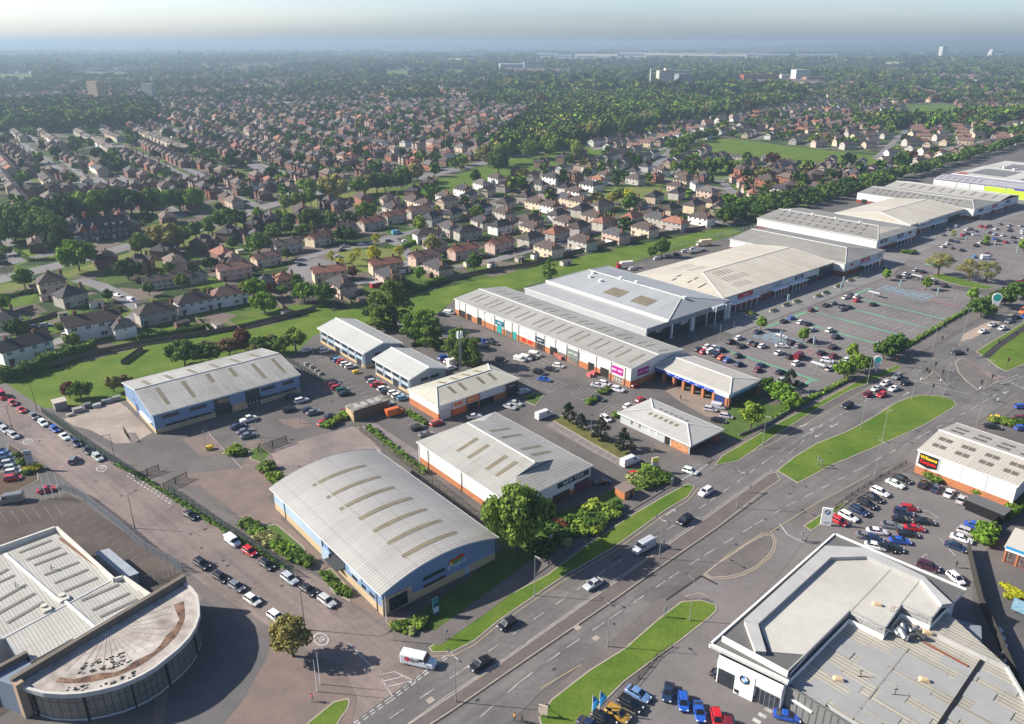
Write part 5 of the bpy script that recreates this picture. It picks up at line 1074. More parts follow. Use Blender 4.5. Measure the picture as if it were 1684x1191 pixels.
# the pub
pc=C('S1',860,55); t=thing('pub','large dark timbered pub with steep roof and red brick gables by the far road','pub',(*pc,0),R(36))
BR=mat('pub_dark_wall',(.045,.045,.075),.9,(.06,.05,.07),.5,.8); RF=mat('pub_roof_tiles',(.045,.042,.055),.9,(.07,.055,.055),.4,.8); RG=mat('pub_red_brick',(.36,.10,.05),.9,(.28,.08,.05),.8,.8); WF=mat('white_window_frame',(.65,.65,.63),.6)
b=MB(); b.box((0,0,0),(24,11,6.4)); b.build('wall',BR,t)
def gable_roof(b,cx,cy,lx,ly,z,h,ax='x',e=.4,m=0,mg=None):
    if ax=='x': f=lambda x,y,zz:(cx+x,cy+y,zz)
    else: f=lambda x,y,zz:(cx-y,cy+x,zz)
    X,Y=(lx/2+e,ly/2+e)
    b.face([f(-X,-Y,z),f(X,-Y,z),f(X,0,z+h),f(-X,0,z+h)],m); b.face([f(X,Y,z),f(-X,Y,z),f(-X,0,z+h),f(X,0,z+h)],m)
    b.face([f(-X,-Y,z-.12),f(-X,0,z+h-.12),f(X,0,z+h-.12),f(X,-Y,z-.12)],m); b.face([f(X,Y,z-.12),f(X,0,z+h-.12),f(-X,0,z+h-.12),f(-X,Y,z-.12)],m)
    if mg is not None:
        for s_ in (-1,1): b.face([f(s_*lx/2,-ly/2*s_,z),f(s_*lx/2,ly/2*s_,z),f(s_*lx/2,0,z+h)],mg)
b=MB(); gable_roof(b,0,0,24,11,6.4,6.2,mg=1); r=b.build('roof',[RF,RG],t)
for x in (-11,-5.5): b=MB(); gable_roof(b,x,-4.2,5,4.6,6.2,4.,'y',.3,0,1); b.build('gable',[RF,RG],r)
b=MB(); b.box((-8,2,8),(1.6,1.1,7.5)); b.build('chimney',RG,r); b=MB(); b.box((9,0,10),(1.4,1.1,4)); b.build('chimney',RG,r)
for x in (1,5,9): b=MB(); b.box((x,-3.6,8),(1.8,2,1.3)); b.box((x,-4.65,8.1),(1.4,.1,1.),1); b.build('dormer',[BR,WF],r)
for z,k in ((1.,7),(4.,8)):
    for i in range(k):
        x=-10.5+i*21/(k-1); b=MB(); b.box((x,-5.53,z),(1.5,.1,1.7),0); b.box((x,-5.6,z+.2),(1.1,.08,1.3),1); b.build('window',[WF,M_GLASS],t)
for i in range(2): b=MB(); b.box((-5+i*9,-5.6,0),(1.3,.12,2.3)); b.build('door',WF,t)
for s_ in (-1,1):
    for y in (-2.5,2.5): b=MB(); b.box((s_*12.03,y,1.2),(.1,1.4,1.6)); b.build('window',WF,t)
b=MB(); b.box((-16,-1,0),(8,9,3.2)); b.box((-16,-1,3.2),(8.4,9.4,.3),1); b.build('side_wing',[mat('green_grey_conservatory',(.16,.24,.25),.5),mat('wing_roof',(.12,.16,.17),.7)],t)
# phone mast
c_=C('P5',112,520); t=thing('phone_mast','grey lattice phone mast with white antennas in front of the dense green tree','mast',(*c_,0))
b=MB()
for i in range(3): a=i*2.094; b.tube((.55*math.cos(a),.55*math.sin(a),0),(.35*math.cos(a),.35*math.sin(a),14.5),.09)
for k in range(14):
    for i in range(3):
        a,c2=i*2.094,(i+1)*2.094; r0=.55-.014*k; b.tube((r0*math.cos(a),r0*math.sin(a),k*1.02),(r0*math.cos(c2),r0*math.sin(c2),k*1.02+1),.04,n=4)
b.build('lattice_tower',M_STEEL,t)
for i in range(6): a=i*1.047; b=MB(); b.box((.95*math.cos(a),.95*math.sin(a),12.6),(.3,.35,2.2),0,a); b.build('antenna',M_WHITE,t)
b=MB(); b.box((1.8,-1.2,0),(1.6,1,1.7)); b.build('cabinet',mat('green_cabinet',(.1,.14,.11),.6),t)
# ---------- houses ----------
import numpy as np
M_HW=mat('house_wall',(1,1,1),.9,(.82,.8,.78),.35,.9,obj=True,fine=(4,.1)); M_HR=mat('house_roof',(1,1,1),.85,(.62,.62,.62),.5,1.,obj=True,fine=(3,.22))
M_CH=mat('chimney_brick',(.20,.095,.065),.9,(.15,.07,.05),1,.7); M_FR=mat('white_frame',(.6,.6,.58),.6); M_PANE=mat('window_pane',(.035,.042,.055),.15,spec=.7); M_DOOR=mat('front_door',(.12,.05,.05),.6)
WALLC=dict(cream=(.56,.47,.34),grey=(.42,.39,.35),white=(.72,.70,.66),pinkish=(.48,.37,.31),brick=(.20,.105,.08),red=(.28,.11,.07),brown=(.14,.085,.068),buff=(.5,.36,.17),crimson=(.28,.02,.02))
ROOFC=dict(brown=(.085,.064,.057),dark=(.05,.045,.05),pink=(.22,.125,.10),orange=(.28,.125,.08),grey=(.12,.11,.105),slate=(.08,.076,.082),tan=(.16,.12,.10))
WN=dict(cream='cream',grey='grey rendered',white='white',pinkish='pinkish',brick='brick',red='red brick',brown='dark brick',buff='buff',crimson='crimson')
RN=dict(brown='brown',dark='dark',pink='pinkish',orange='orange',grey='grey',slate='slate',tan='tan')
HT=dict(semi=(14.5,8.2,5.1,2.9,'hip'),gab=(15,7.6,5.1,2.4,'gable'),bay=(12.5,8.6,5.2,3.3,'bay'),det=(10,8.5,5,3,'hip'),terr=(26,7.8,5.1,2.5,'gable'),low=(24,8,3,1.2,'gable'),bung=(12,8,2.7,2.6,'hip'))
def hroof(b,lx,ly,z,h,kind,m=0,mg=1,e=.45,cx=0,cy=0):
    X,Y=lx/2+e,ly/2+e; t=.2; f=lambda x,y,zz:(cx+x,cy+y,zz)
    hx=0 if kind=='gable' else min(Y,X*.95)
    tip0,tip1=f(-X+hx,0,z+h),f(X-hx,0,z+h)
    b.face([f(-X,-Y,z),f(X,-Y,z),tip1,tip0],m); b.face([f(X,Y,z),f(-X,Y,z),tip0,tip1],m)
    if hx: b.face([f(-X,Y,z),f(-X,-Y,z),tip0],m); b.face([f(X,-Y,z),f(X,Y,z),tip1],m)
    else:
        g=X-e; b.face([f(-g,Y-e,z),f(-g,-Y+e,z),f(-g,0,z+h-.15)],mg); b.face([f(g,-Y+e,z),f(g,Y-e,z),f(g,0,z+h-.15)],mg)
    for p,q in (((-X,-Y),(X,-Y)),((X,-Y),(X,Y)),((X,Y),(-X,Y)),((-X,Y),(-X,-Y))):
        if hx or p[1]==q[1]: b.face([f(*p,z-t),f(*q,z-t),f(*q,z),f(*p,z)],m)
    b.face([f(-X,Y,z-t),f(X,Y,z-t),f(X,-Y,z-t),f(-X,-Y,z-t)],m)
def house_parts(t):
    lx,ly,e,h,k=HT[t]
    w=MB(); w.box((0,0,0),(lx,ly,e)); r=MB(); hroof(r,lx,ly,e,h,'hip' if k in('hip','bay') else 'gable',0,1)
    if k=='bay':
        for s in (-1,1):
            w.box((s*lx*.27,-ly/2-.6,0),(3.6,1.3,e)); g=MB(); 
            X=2.1; y0,y1=-ly/2-1.5,-ly/2+2.2; cx=s*lx*.27
            r.face([(cx-X,y0,e),(cx-X,y1,e),(cx,y1,e+2.),(cx,y0,e+2.)][::-1],0); r.face([(cx+X,y1,e),(cx+X,y0,e),(cx,y0,e+2.),(cx,y1,e+2.)][::-1],0); r.face([(cx-1.8,y0+.25,e-.05),(cx+1.8,y0+.25,e-.05),(cx,y0+.25,e+1.8)],1)
    n=2 if lx<18 else int(lx/6.5)
    chim=[(-lx*.28,.4),(lx*.28,.4)] if k=='gable' and lx<18 else ([(0,.3),(lx*.5-1,-ly*.2)] if k in('hip','bay') else [(-lx/2+lx*(i+.5)/n,.3) for i in range(n)])
    wins=[]; fy=-ly/2-.03
    up=e-1.55 if e>4 else 1
    K=4 if lx<18 else n*2
    for i in range(K):
        x=-lx/2+lx*(i+.5)/K; yo=-.62*2 if (k=='bay' and i in(1,2)) else 0
        if k=='bay': x=(-lx*.42,-lx*.27,lx*.27,lx*.42)[i]; yo=(0,-1.25,-1.25,0)[i]
        wd=1.5 if not(k=='bay' and i in(0,3)) else .9
        if e>4: wins.append((x,fy+yo,up,wd,1.15,0))
        if k=='bay':
            if i in(1,2): wins.append((x,fy+yo,.8,2.,1.4,0))
        elif i%2==0 or K>4: wins.append((x+.2,fy,.85,1.8,1.3,0))
        wins.append((x,ly/2+.03,up,1.3,1.1,1))
        if i%2==0: wins.append((x,ly/2+.03,.85,1.7,1.3,1))
    if k!='bay': 
        for s in (-1,1): wins.append((s*(lx/2+.03),0,up,.9,1.,2))
    doors=[(s*lx*(.37 if K==4 and k!='bay' else .42),fy-.02) for s in (-1,1)]
    return w,r,chim,wins,doors,(e,h,lx,ly)
def winmesh(wd,ht,turn):
    b=MB(); 
    if turn==2: b.box((0,0,0),(.1,wd,ht),0); 
    else: b.box((0,0,0),(wd,.1,ht),0)
    n=2 if wd>1 else 1
    for i in range(n):
        x0=-wd/2+wd*i/n+.08; x1=-wd/2+wd*(i+1)/n-.08
        for s in ((-1,) if turn==0 else (1,) if turn==1 else (-1,1)):
            if turn==2: pts=[(s*.056,x0,.1),(s*.056,x1,.1),(s*.056,x1,ht-.1),(s*.056,x0,ht-.1)]
            else: pts=[(x0,s*.056,.1),(x1,s*.056,.1),(x1,s*.056,ht-.1),(x0,s*.056,ht-.1)]
            b.face(pts,1)
    return b
WINC={}
def get_win(wd,ht,turn):
    key=(round(wd,2),round(ht,2),turn)
    if key not in WINC: WINC[key]=winmesh(*key).mesh('window',[M_FR,M_PANE])
    return WINC[key]
PROTO={}
def proto_full(t):
    w,r,chim,wins,doors,(e,h,lx,ly)=house_parts(t)
    wm=w.mesh('wall',[M_HW]); rm=r.mesh('roof',[M_HR,M_CH]); cb=MB(); cb.box((0,0,0),(1.15,.75,2.2)); cb.tube((-.25,0,2.2),(-.25,0,2.55),.13,n=5); cb.tube((.25,0,2.2),(.25,0,2.55),.13,n=5); cm=cb.mesh('chimney',[M_CH])
    db=MB(); db.box((0,0,0),(1.,.12,2.1)); db.box((0,-.45,2.2),(1.6,1.,.12)); dm=db.mesh('door',[M_DOOR])
    return wm,rm,cm,dm,chim,wins,doors,(e,h)
def proto_simple(t,roofc):
    w,r,chim,wins,doors,(e,h,lx,ly)=house_parts(t); b=MB(); b.v+=w.v; b.f+=w.f; b.m+=[0]*len(w.f)
    k=len(b.v); b.v+=r.v; b.f+=[tuple(i+k for i in f) for f in r.f]; b.m+=[1 if m==0 else 0 for m in r.m]
    for x,y in chim: b.box((x,y,e+h*.45),(1.2,.8,h*.55+1.2),2)
    for x,y,z,wd,ht,turn in wins:
        if turn==0 or turn==1: b.box((x,y,z),(wd,.12,ht),4); b.box((x,y,z+.12),(wd*.8,.2,ht-.24),3)
    rm=mat('roof_'+roofc,ROOFC[roofc],.85,tuple(c*.65 for c in ROOFC[roofc]),.5,1.,fine=(3,.2))
    return b.mesh('house',[M_HW,rm,M_CH,M_PANE,M_FR])
HOUSES=[]  # every individual house: (object, x, y, wall, roof, type, desc)
rh=random.Random(11)
def jitc(c,a=.12): s=1+rh.uniform(-a,a); return tuple(max(0,x*s*(1+rh.uniform(-.03,.03))) for x in c)+(1,)
def house(x,y,ang,t,wall,roof,full=None,scale=1.,group=None,label=None):
    far=math.hypot(x,y); full=far<520 if full is None else full
    key=(t,full,None if full else roof)
    if key not in PROTO: PROTO[key]=proto_full(t) if full else proto_simple(t,roof)
    P_=PROTO[key]; nm={'terr':'terraced_house','low':'low_block','bung':'bungalow'}.get(t,'house')
    if full:
        wm,rm,cm,dm,chim,wins,doors,(e,h)=P_
        o=thing(nm,None,'house',(x,y,0),R(ang)); o.scale=(scale,scale,scale)
        a=meshobj('wall',wm,o); a.color=jitc(WALLC[wall]); r=meshobj('roof',rm,o); r.color=jitc(ROOFC[roof])
        for cx,cy in chim: meshobj('chimney',cm,r,(cx,cy,e+h*.5))
        for (wx,wy,z,wd,ht,turn) in wins: meshobj('window',get_win(wd,ht,turn),o,(wx,wy,z))
        for dx,dy in doors: meshobj('door',dm,o,(dx,dy,0))
    else:
        o=meshobj(nm,P_,None,(x,y,0),(0,0,R(ang))); o.color=jitc(WALLC[wall]); o.scale=(scale,scale,scale*rh.uniform(.95,1.06)); tag(o,None,'house')
    if label: o['label']=label
    if group: o['group']=group
    HOUSES.append([o,x,y,wall,roof,t,label]); return o
TYPEN=dict(semi='semi, {r} roof',gab='gabled block, {r} roof',bay='bayed semi, {r} roof',det='house, {r} roof',terr='terrace, {r} roof',low='low block, {r} roof')
def row(desc,pts,n,t,walls,roofs,off=0,k=None,jit=1.,group=None,skip=(),full=None):
    P_=P(pts,k); seg=[math.dist(P_[i],P_[i+1]) for i in range(len(P_)-1)]; T=sum(seg); made=[]
    for i in range(n):
        if i in skip: continue
        d=T*i/max(1,n-1); j=0
        while j<len(seg)-1 and d>seg[j]: d-=seg[j]; j+=1
        p=lerp(P_[j],P_[j+1],d/seg[j]); a=math.degrees(math.atan2(P_[j+1][1]-P_[j][1],P_[j+1][0]-P_[j][0]))+off
        x,y=p[0]+rh.uniform(-jit,jit),p[1]+rh.uniform(-jit,jit); w_,r_=rh.choice(walls),rh.choice(roofs)
        o=house(x,y,a+rh.uniform(-3,3),t,w_,r_,full=full,group=group or 'houses '+desc); made.append((IMG(x,y)[0],o,w_,r_))
    made.sort(key=lambda m:m[0])
    for i,(px,o,w_,r_) in enumerate(made): o['label']=f"{WN[w_]} {TYPEN[t].format(r=RN[r_])}, {nth(i+1)} from left {desc}"
CR_=('cream','grey','cream','white','pinkish'); BRK=('brick','red','brown','brick')
def H1(px,py,ang,t,w_,r_,lab,k=None,scale=1.): x,y=(C(k,px,py) if k else G(px,py)); return house(x,y,ang,t,w_,r_,label=lab,scale=scale)
# nearest houses, one by one
H1(215,1035,52,'gab','white','dark','white gabled house with steep dark roof at the left end of the grass strip','S1',1.1)
H1(780,850,36,'gab','white','brown','long white house with brown roof backing onto the grass strip','S1',1.25)
H1(1010,850,-50,'det','white','slate','white gabled wing with grey roof beside the long white house','S1',.9)
H1(70,800,110,'det','white','dark','white house with dark roof cut by the left edge of the photo','S1',1.)
H1(430,490,40,'det','cream','brown','cream house with steep brown pyramid roof by the avenue grass','S1',1.1)
H1(590,600,55,'det','grey','dark','grey house with dark steep roof below the cream pyramid roofed house','S1',1.05)
H1(240,575,28,'terr','grey','brown','long grey rendered block with brown roof behind the clipped hedge','S2',.8)
H1(470,545,35,'gab','grey','slate','smaller grey block with slate roof at the end of the clipped hedge','S2',.7)
H1(150,870,40,'semi','grey','brown','grey and white semi with brown hipped roof, nearest the big chestnut tree','S2')
H1(470,780,38,'semi','white','brown','cream semi with dark brown hipped roof and brick lean-to','S2')
H1(760,720,38,'semi','white','pink','white semi with half pink, half dark hipped roof','S2')
H1(1080,600,40,'det','crimson','slate','crimson gabled end house with grey roof','S2',.85)
H1(1230,580,38,'det','cream','orange','cream house with bright orange roof joined to the crimson end house','S2',.9)
H1(810,500,33,'gab','pinkish','pink','pinkish gabled block with red roof between lawns','S2',1.)
H1(1080,390,45,'gab','cream','pink','pale gabled block with pinkish roof beside the turning circle','S2',.9)
row('between oval green and strip',[(545,462),(632,448)],2,'gab',['cream'],['orange'],-8)
row('behind the grass strip fence',[(701,434),(765,424),(820,413)],3,'gab',['cream','pinkish'],['orange','pink'],6)
row('along the middle grass strip',[(873,404),(922,394),(960,383),(993,377)],4,'semi',['grey','cream'],['brown','orange','brown'],10)
row('beyond the grass strip gardens',[(1037,368),(1071,361),(1104,354),(1140,349),(1172,343)],5,'semi',['cream','grey'],['brown','orange','brown'],10)
row('above the oval green',[(475,415),(523,404),(566,388),(609,377),(648,366),(690,357)],6,'gab',['cream','cream','grey'],['pink','orange','tan'],-12)
row('in the dark avenue row',[(232,446),(280,420),(333,412),(381,393),(424,380)],5,'bay',['brown','brick'],['dark','brown'],-6)
row('in the second avenue row',[(499,366),(560,349),(655,336),(684,322),(706,309)],5,'bay',['brown','brick','pinkish'],['dark','brown'],-10)
row('in the row beyond the oval green',[(705,398),(776,392),(835,381),(875,373),(917,364),(957,355)],6,'semi',['white','grey','cream'],['slate','brown','dark'],8)
row('on the inner estate road',[(712,369),(740,362),(768,354)],3,'semi',['cream','grey'],['slate','dark'],12)
row('in the row above the garages',[(793,352),(826,344),(853,336),(891,327),(930,317)],5,'semi',['grey','white'],['brown','dark'],10)
row('left of the small green',[(733,340),(765,334),(793,324),(817,317),(843,309),(871,300),(896,292),(925,285)],8,'gab',['cream','grey','white'],['orange','tan','slate'],8)
row('in the row just below the small green',[(991,348),(1030,344),(1079,332),(1113,326)],4,'semi',['grey','cream'],['dark','brown'],10)
row('around the top of the small green',[(970,286),(998,297),(1032,294),(1062,280),(1090,290),(1127,300),(1147,312)],7,'semi',['white','grey'],['slate','brown'],0)
row('in the cul de sac terrace',[(1209,300),(1220,308),(1229,317),(1239,328)],4,'det',['pinkish'],['orange'],0)
row('beside the cul de sac end',[(1180,352),(1213,335)],2,'gab',['cream'],['orange','tan'],10)
row('in the pale terrace beside the park',[(1045,247),(1065,241),(1088,233),(1112,226),(1132,220),(1152,215)],8,'gab',['white','cream'],['pink','tan'],80,full=False)
row('of those above the park field',[(889,275),(921,268),(955,258)],3,'bay',['brown'],['dark'],0)
row('behind the right tree belt',[(1398,291),(1430,286),(1455,281),(1485,273),(1510,268),(1535,262),(1560,257),(1582,251)],9,'gab',['white','cream','pinkish'],['pink','tan','orange'],12)
row('in the second pale row on the right',[(1496,250),(1520,245),(1545,240),(1582,234)],4,'gab',['cream','white'],['pink','tan'],12)
row('in the short pink terrace on the right',[(1505,214),(1512,222),(1518,230)],4,'gab',['cream'],['pink'],90)
row('in the middle pink terrace on the right',[(1565,207),(1573,217),(1582,228),(1588,238)],6,'gab',['cream'],['pink'],90)
row('in the outer pink terrace on the right',[(1608,210),(1622,217),(1640,228),(1656,238)],7,'gab',['cream','white'],['pink'],90)
row('above the right tree belt',[(1602,251),(1622,244),(1640,239)],3,'bay',['brick'],['brown'],90)
H1(1223,290,20,'bay','red','brown','large red brick house at the top of the cul de sac terrace',None,1.3); H1(1272,294,60,'bay','red','brown','tall red brick house with dark roof behind the tree belt',None,1.2)
row('of brick houses along the tree belt',[(1298,314),(1330,300),(1345,292),(1372,290)],4,'bay',['red','brown'],['brown'],20)
row('at the school',[(1215,262),(1250,262),(1300,272),(1340,278)],4,'low',['brick','grey'],['grey'],-35)
# brick streets upper left
row('left of the first straight street',[(18,247),(30,256),(42,268),(52,280)],6,'bay',BRK,['tan','brown'],90)
row('right of the first straight street',[(88,246),(103,256),(118,266),(137,276)],8,'bay',BRK,['tan','grey','brown'],90)
row('left of the second straight street',[(208,258),(225,266),(243,276),(262,286)],6,'bay',BRK,['tan','brown'],90)
row('right of the second straight street',[(226,235),(246,244),(270,256),(290,266),(308,275)],14,'bay',BRK,['tan','brown','grey'],90)
row('left of the third straight street',[(302,226),(335,238),(368,252),(402,268)],11,'bay',BRK,['tan','brown'],90)
row('right of the third straight street',[(352,222),(380,232),(420,246),(458,261)],12,'bay',BRK,['tan','grey','brown'],90)
row('facing the avenue behind the pub',[(50,322),(95,320),(160,320),(230,314),(290,308),(345,305)],11,'bay',BRK,['brown','grey','tan'],-5)
row('behind the avenue houses',[(45,291),(75,290),(110,296)],3,'bay',BRK,['brown','tan'],0)
row('beyond the third straight street',[(471,263),(513,259),(563,252),(612,256),(640,249)],8,'bay',['red','brick'],['brown','orange'],0)
row('above the roundabout trees',[(542,272),(573,268),(610,290),(637,288)],4,'bay',BRK,['brown'],0)
row('of white fronted houses among the upper trees',[(560,232),(608,236),(632,243),(668,240)],4,'gab',['white'],['tan','slate'],30)
row('of orange roofed houses below the hospital trees',[(746,222),(765,219),(786,218),(756,246),(740,260)],5,'det',['red','white'],['orange'],0)
row('of half timbered shops at the roundabout',[(398,320),(420,316),(447,312),(470,309)],4,'bay',['brown','white'],['tan','brown'],-15,group='half timbered shops')
# ---------- cars ----------
M_CAR=mat('car_paint',(1,1,1),.28,obj=True,spec=.5,coat=.6); M_TYRE=mat('tyre_rubber',(.02,.02,.02),.8); M_RIM=mat('wheel_rim',(.4,.4,.42),.35,metal=.7)
M_CGL=mat('car_glass',(.012,.015,.02),.08,spec=.8); M_HL=mat('headlamp_lens',(.6,.62,.65),.2); M_TL=mat('tail_lamp_lens',(.35,.01,.01),.3); M_PLAS=mat('black_plastic',(.025,.025,.027),.6)
CARC=dict(W=('white',(.72,.72,.71)),S=('silver',(.45,.46,.47)),G=('grey',(.17,.18,.19)),K=('black',(.012,.012,.014)),N=('dark blue',(.015,.03,.075)),B=('blue',(.02,.09,.42)),R=('red',(.5,.015,.02)),D=('dark red',(.16,.01,.02)),O=('orange',(.7,.13,.02)),Y=('gold',(.38,.22,.03)),E=('green',(.01,.14,.07)),C=('light blue',(.12,.35,.52)),M=('maroon',(.06,.015,.03)),L=('yellow',(.7,.5,.02)),T=('cream',(.55,.5,.38)),I=('steel blue',(.12,.24,.42)))
# side profiles: (x, half width, bottom, top of the lower body); cabin: x positions at belt and roof
def car_parts(kind):
    spec=dict(hatchback=(4.1,1.78,1.48,.92,(-1.95,-1.65,.45,1.15)),saloon=(4.6,1.82,1.43,.95,(-1.75,-1.05,.35,1.1)),estate=(4.6,1.83,1.5,.95,(-2.2,-1.9,.45,1.15)),suv=(4.5,1.9,1.68,1.08,(-2.15,-1.8,.45,1.1)),van=(5.9,2.0,2.35,1.3,None),panelvan=(4.5,1.85,1.85,1.1,None),coupe=(4.4,1.82,1.32,.9,(-1.7,-.8,.2,1.05)),pickup=(5.1,1.9,1.75,1.05,(-.9,-.65,.75,1.35)))[kind]
    L_,W_,Hh,belt,cab=spec; h=L_/2; w=W_/2
    body=MB()
    def sec(x,hw,z0,z1,rd=.12): return [(x,-hw+.06,z0),(x,-hw,z0+.18),(x,-hw,z1-rd),(x,-hw+rd,z1),(x,hw-rd,z1),(x,hw,z1-rd),(x,hw,z0+.18),(x,hw-.06,z0)]
    g=.22
    if kind in('van','panelvan'):
        k=1.85 if kind=='van' else 1.4
        secs=[sec(-h,w*.94,g,Hh-.08),sec(-h+.12,w,g,Hh,.22),sec(h-k-.15,w,g,Hh,.22),sec(h-k+.1,w,g,Hh-.04,.22)]
        body.loft(secs); body.loft([sec(h-k+.1,w,g,belt+.12),sec(h-.35,w*.97,g,belt-.12),sec(h-.06,w*.88,g+.02,belt-.4),sec(h,w*.8,g+.1,belt-.55)])
        # cab glass: raked screen
        gl=MB(); zb,zt=belt+.08,Hh-.12; x0,x1=h-k+.08,h-k+.62
        gl.loft([[(x0,-w*.93,zb),(x1,-w*.93,zb),(x1,w*.93,zb),(x0,w*.93,zb)],[(x0,-w*.84,zt),(x0+.12,-w*.84,zt),(x0+.12,w*.84,zt),(x0,w*.84,zt)]])
        sg=MB(); 
        for s in (-1,1): gl.face([(x0-.85,s*(w+.008),zb+.05),(x0-.02,s*(w+.008),zb+.05),(x0-.02,s*(w+.008),zt-.25),(x0-.75,s*(w+.008),zt-.25)])
    else:
        nose=belt-.14; tail=belt-(0 if kind in('estate','suv','hatchback') else .04)
        body.loft([sec(-h,w*.82,g+.16,tail-.16),sec(-h+.1,w*.93,g+.04,tail-.03),sec(-h+.6,w,g,tail+.01),sec(.3,w,g,belt+.01),sec(h-1.2,w,g,belt-.02),sec(h-.4,w*.96,g,nose-.03),sec(h-.1,w*.88,g+.05,nose-.16),sec(h,w*.76,g+.14,nose-.28)])
        a,b_,c,d=cab; zt=Hh; zb=belt
        gl=MB(); gl.loft([[(a,-w*.9,zb),(d,-w*.9,zb),(d,w*.9,zb),(a,w*.9,zb)],[(b_-.04,-w*.72,zt-.06),(c+.04,-w*.72,zt-.06),(c+.04,w*.72,zt-.06),(b_-.04,w*.72,zt-.06)]],cap=False)
        # roof panel and pillars in body colour
        body.loft([[(b_,-w*.74,zt-.08),(c,-w*.74,zt-.08),(c,w*.74,zt-.08),(b_,w*.74,zt-.08)],[(b_+.12,-w*.66,zt),(c-.12,-w*.66,zt),(c-.12,w*.66,zt),(b_+.12,w*.66,zt)]])
        for s in (-1,1):
            for (xb,xt) in ((d,c),(a,b_),((a+d)/2-.05,(b_+c)/2-.05)):
                o_=.03
                body.face([(xb-o_*1.5,s*(w*.9+.012),zb),(xb+o_*1.5,s*(w*.9+.012),zb),(xt+o_*1.5,s*(w*.72+.012),zt-.06),(xt-o_*1.5,s*(w*.72+.012),zt-.06)])
                body.face([(xb+.01,s*w*.9,zb),(xb+.01,s*(w*.9-.1),zb),(xt+.03,s*(w*.72-.08),zt-.05),(xt+.03,s*w*.72,zt-.05)]) if xb==d else None
        if kind=='pickup': body.box((-1.75,0,.95),(1.5,1.4,.02))
    for s in (-1,1): body.box((.75 if cab else h-1.75,s*(w+.1),belt+.02),(.18,.2,.16))
    lamps=dict(hx=h-.14,hy=w*.66,hz=belt-.38 if cab else belt-.5,tx=-h+.03,tz=belt-.3 if cab else 1.1)
    return body,gl,L_,w,lamps
WH=MB(); WH.tube((0,-.11,0),(0,.11,0),.32,n=14); WHM=WH.mesh('tyre',[M_TYRE]); RMB=MB(); RMB.tube((0,-.12,0),(0,.12,0),.2,n=8); RMM=RMB.mesh('rim',[M_RIM])
CARP={}
def car_proto(kind,full):
    body,gl,L_,w,lm=car_parts(kind)
    if full:
        b=MB(); b.box((0,0,0),(.22,.34,.14)); hm=b.mesh('headlight',[M_HL]); b=MB(); b.box((0,0,0),(.1,.3,.2)); tm=b.mesh('tail_light',[M_TL])
        return body.mesh('body',[M_CAR]),gl.mesh('window_glass',[M_CGL]),hm,tm,L_,w,lm
    b=MB(); b.v+=body.v; b.f+=body.f; b.m+=[0]*len(body.f); k=len(b.v); b.v+=gl.v; b.f+=[tuple(i+k for i in f) for f in gl.f]; b.m+=[1]*len(gl.f)
    for sx in (-1,1):
        for sy in (-1,1): b.tube((sx*L_*.31,sy*(w-.2),.32),(sx*L_*.31,sy*(w-.0),.32),.32,n=8,m=2)
    for s in (-1,1): b.box((lm['hx'],s*lm['hy'],lm['hz']),(.22,.34,.14),3); b.box((lm['tx'],s*w*.72,lm['tz']),(.1,.3,.2),4)
    return b.mesh('car',[M_CAR,M_CGL,M_TYRE,M_HL,M_TL])
rc=random.Random(21); NCAR=0
KN=dict(h='hatchback',s='saloon',e='estate',u='suv',v='van',p='panelvan',c='coupe',k='pickup'); KL=dict(suv='off-roader',panelvan='small van',estate='estate car',saloon='saloon car',coupe='coupe',pickup='pickup',van='van',hatchback='hatchback')
def car(x,y,ang,kind,col,full=None,z=.0,group=None,label=None):
    full=math.hypot(x,y)<255 if full is None else full
    key=(kind,full)
    if key not in CARP: CARP[key]=car_proto(kind,full)
    c=CARC[col][1]; cc=tuple(v*rc.uniform(.93,1.05) for v in c)+(1,); nm='van' if 'van' in kind else 'pickup_truck' if kind=='pickup' else 'parked_car'
    if full:
        bm,gm,hm,tm,L_,w,lm=CARP[key]; o=thing(nm,None,'van' if 'van' in kind else 'car',(x,y,z),R(ang))
        b=meshobj('body',bm,o); b.color=cc; meshobj('window_glass',gm,o)
        for sx in (-1,1):
            for sy in (-1,1):
                t=meshobj('wheel',WHM,o,(sx*L_*.31,sy*(w-.12),.32)); meshobj('rim',RMM,t)
        for s in (-1,1): meshobj('headlight',hm,o,(lm['hx'],s*lm['hy'],lm['hz'])); meshobj('tail_light',tm,o,(lm['tx'],s*w*.72,lm['tz']))
    else:
        o=meshobj(nm,CARP[key],None,(x,y,z),(0,0,R(ang))); o.color=cc; tag(o,None,'van' if 'van' in kind else 'car')
    if group: o['group']=group
    if label: o['label']=label
    return o
def cars(desc,k,items,ang,z=.06,group=None):
    """items: 'x,y,colour+kind[,angle]' in the crop's own pixels"""
    made=[]
    for it in items.split():
        f=it.split(','); x,y=C(k,float(f[0]),float(f[1])) if k else G(float(f[0]),float(f[1])); kd=KN[f[2][1]] if len(f[2])>1 else rc.choice(['hatchback','hatchback','saloon','suv','estate']); a=float(f[3]) if len(f)>3 else ang
        o=car(x,y,a+rc.uniform(-2,2),kd,f[2][0],z=z,group=group or 'cars '+desc); made.append((IMG(x,y)[0],o,CARC[f[2][0]][0],KL[kd]))
    made.sort(key=lambda m:m[0])
    for i,(_,o,c,k_) in enumerate(made): o['label']=f"{c} {k_}"+(f", {nth(i+1)} from left {desc}" if len(made)>1 else ' '+desc)
cars('in the kerbside line along the pink road','Q6','15,120,Rv 105,175,Rh 178,232,Rc 280,285,Gh 355,340,We 450,390,Bh 530,450,Ws 622,502,Ne 715,565,Ks 800,620,Se',-42)
cars('parked opposite them at the left edge','Q6','-60,320,Ks -5,355,Ss 45,395,Se 115,440,Se',-40)
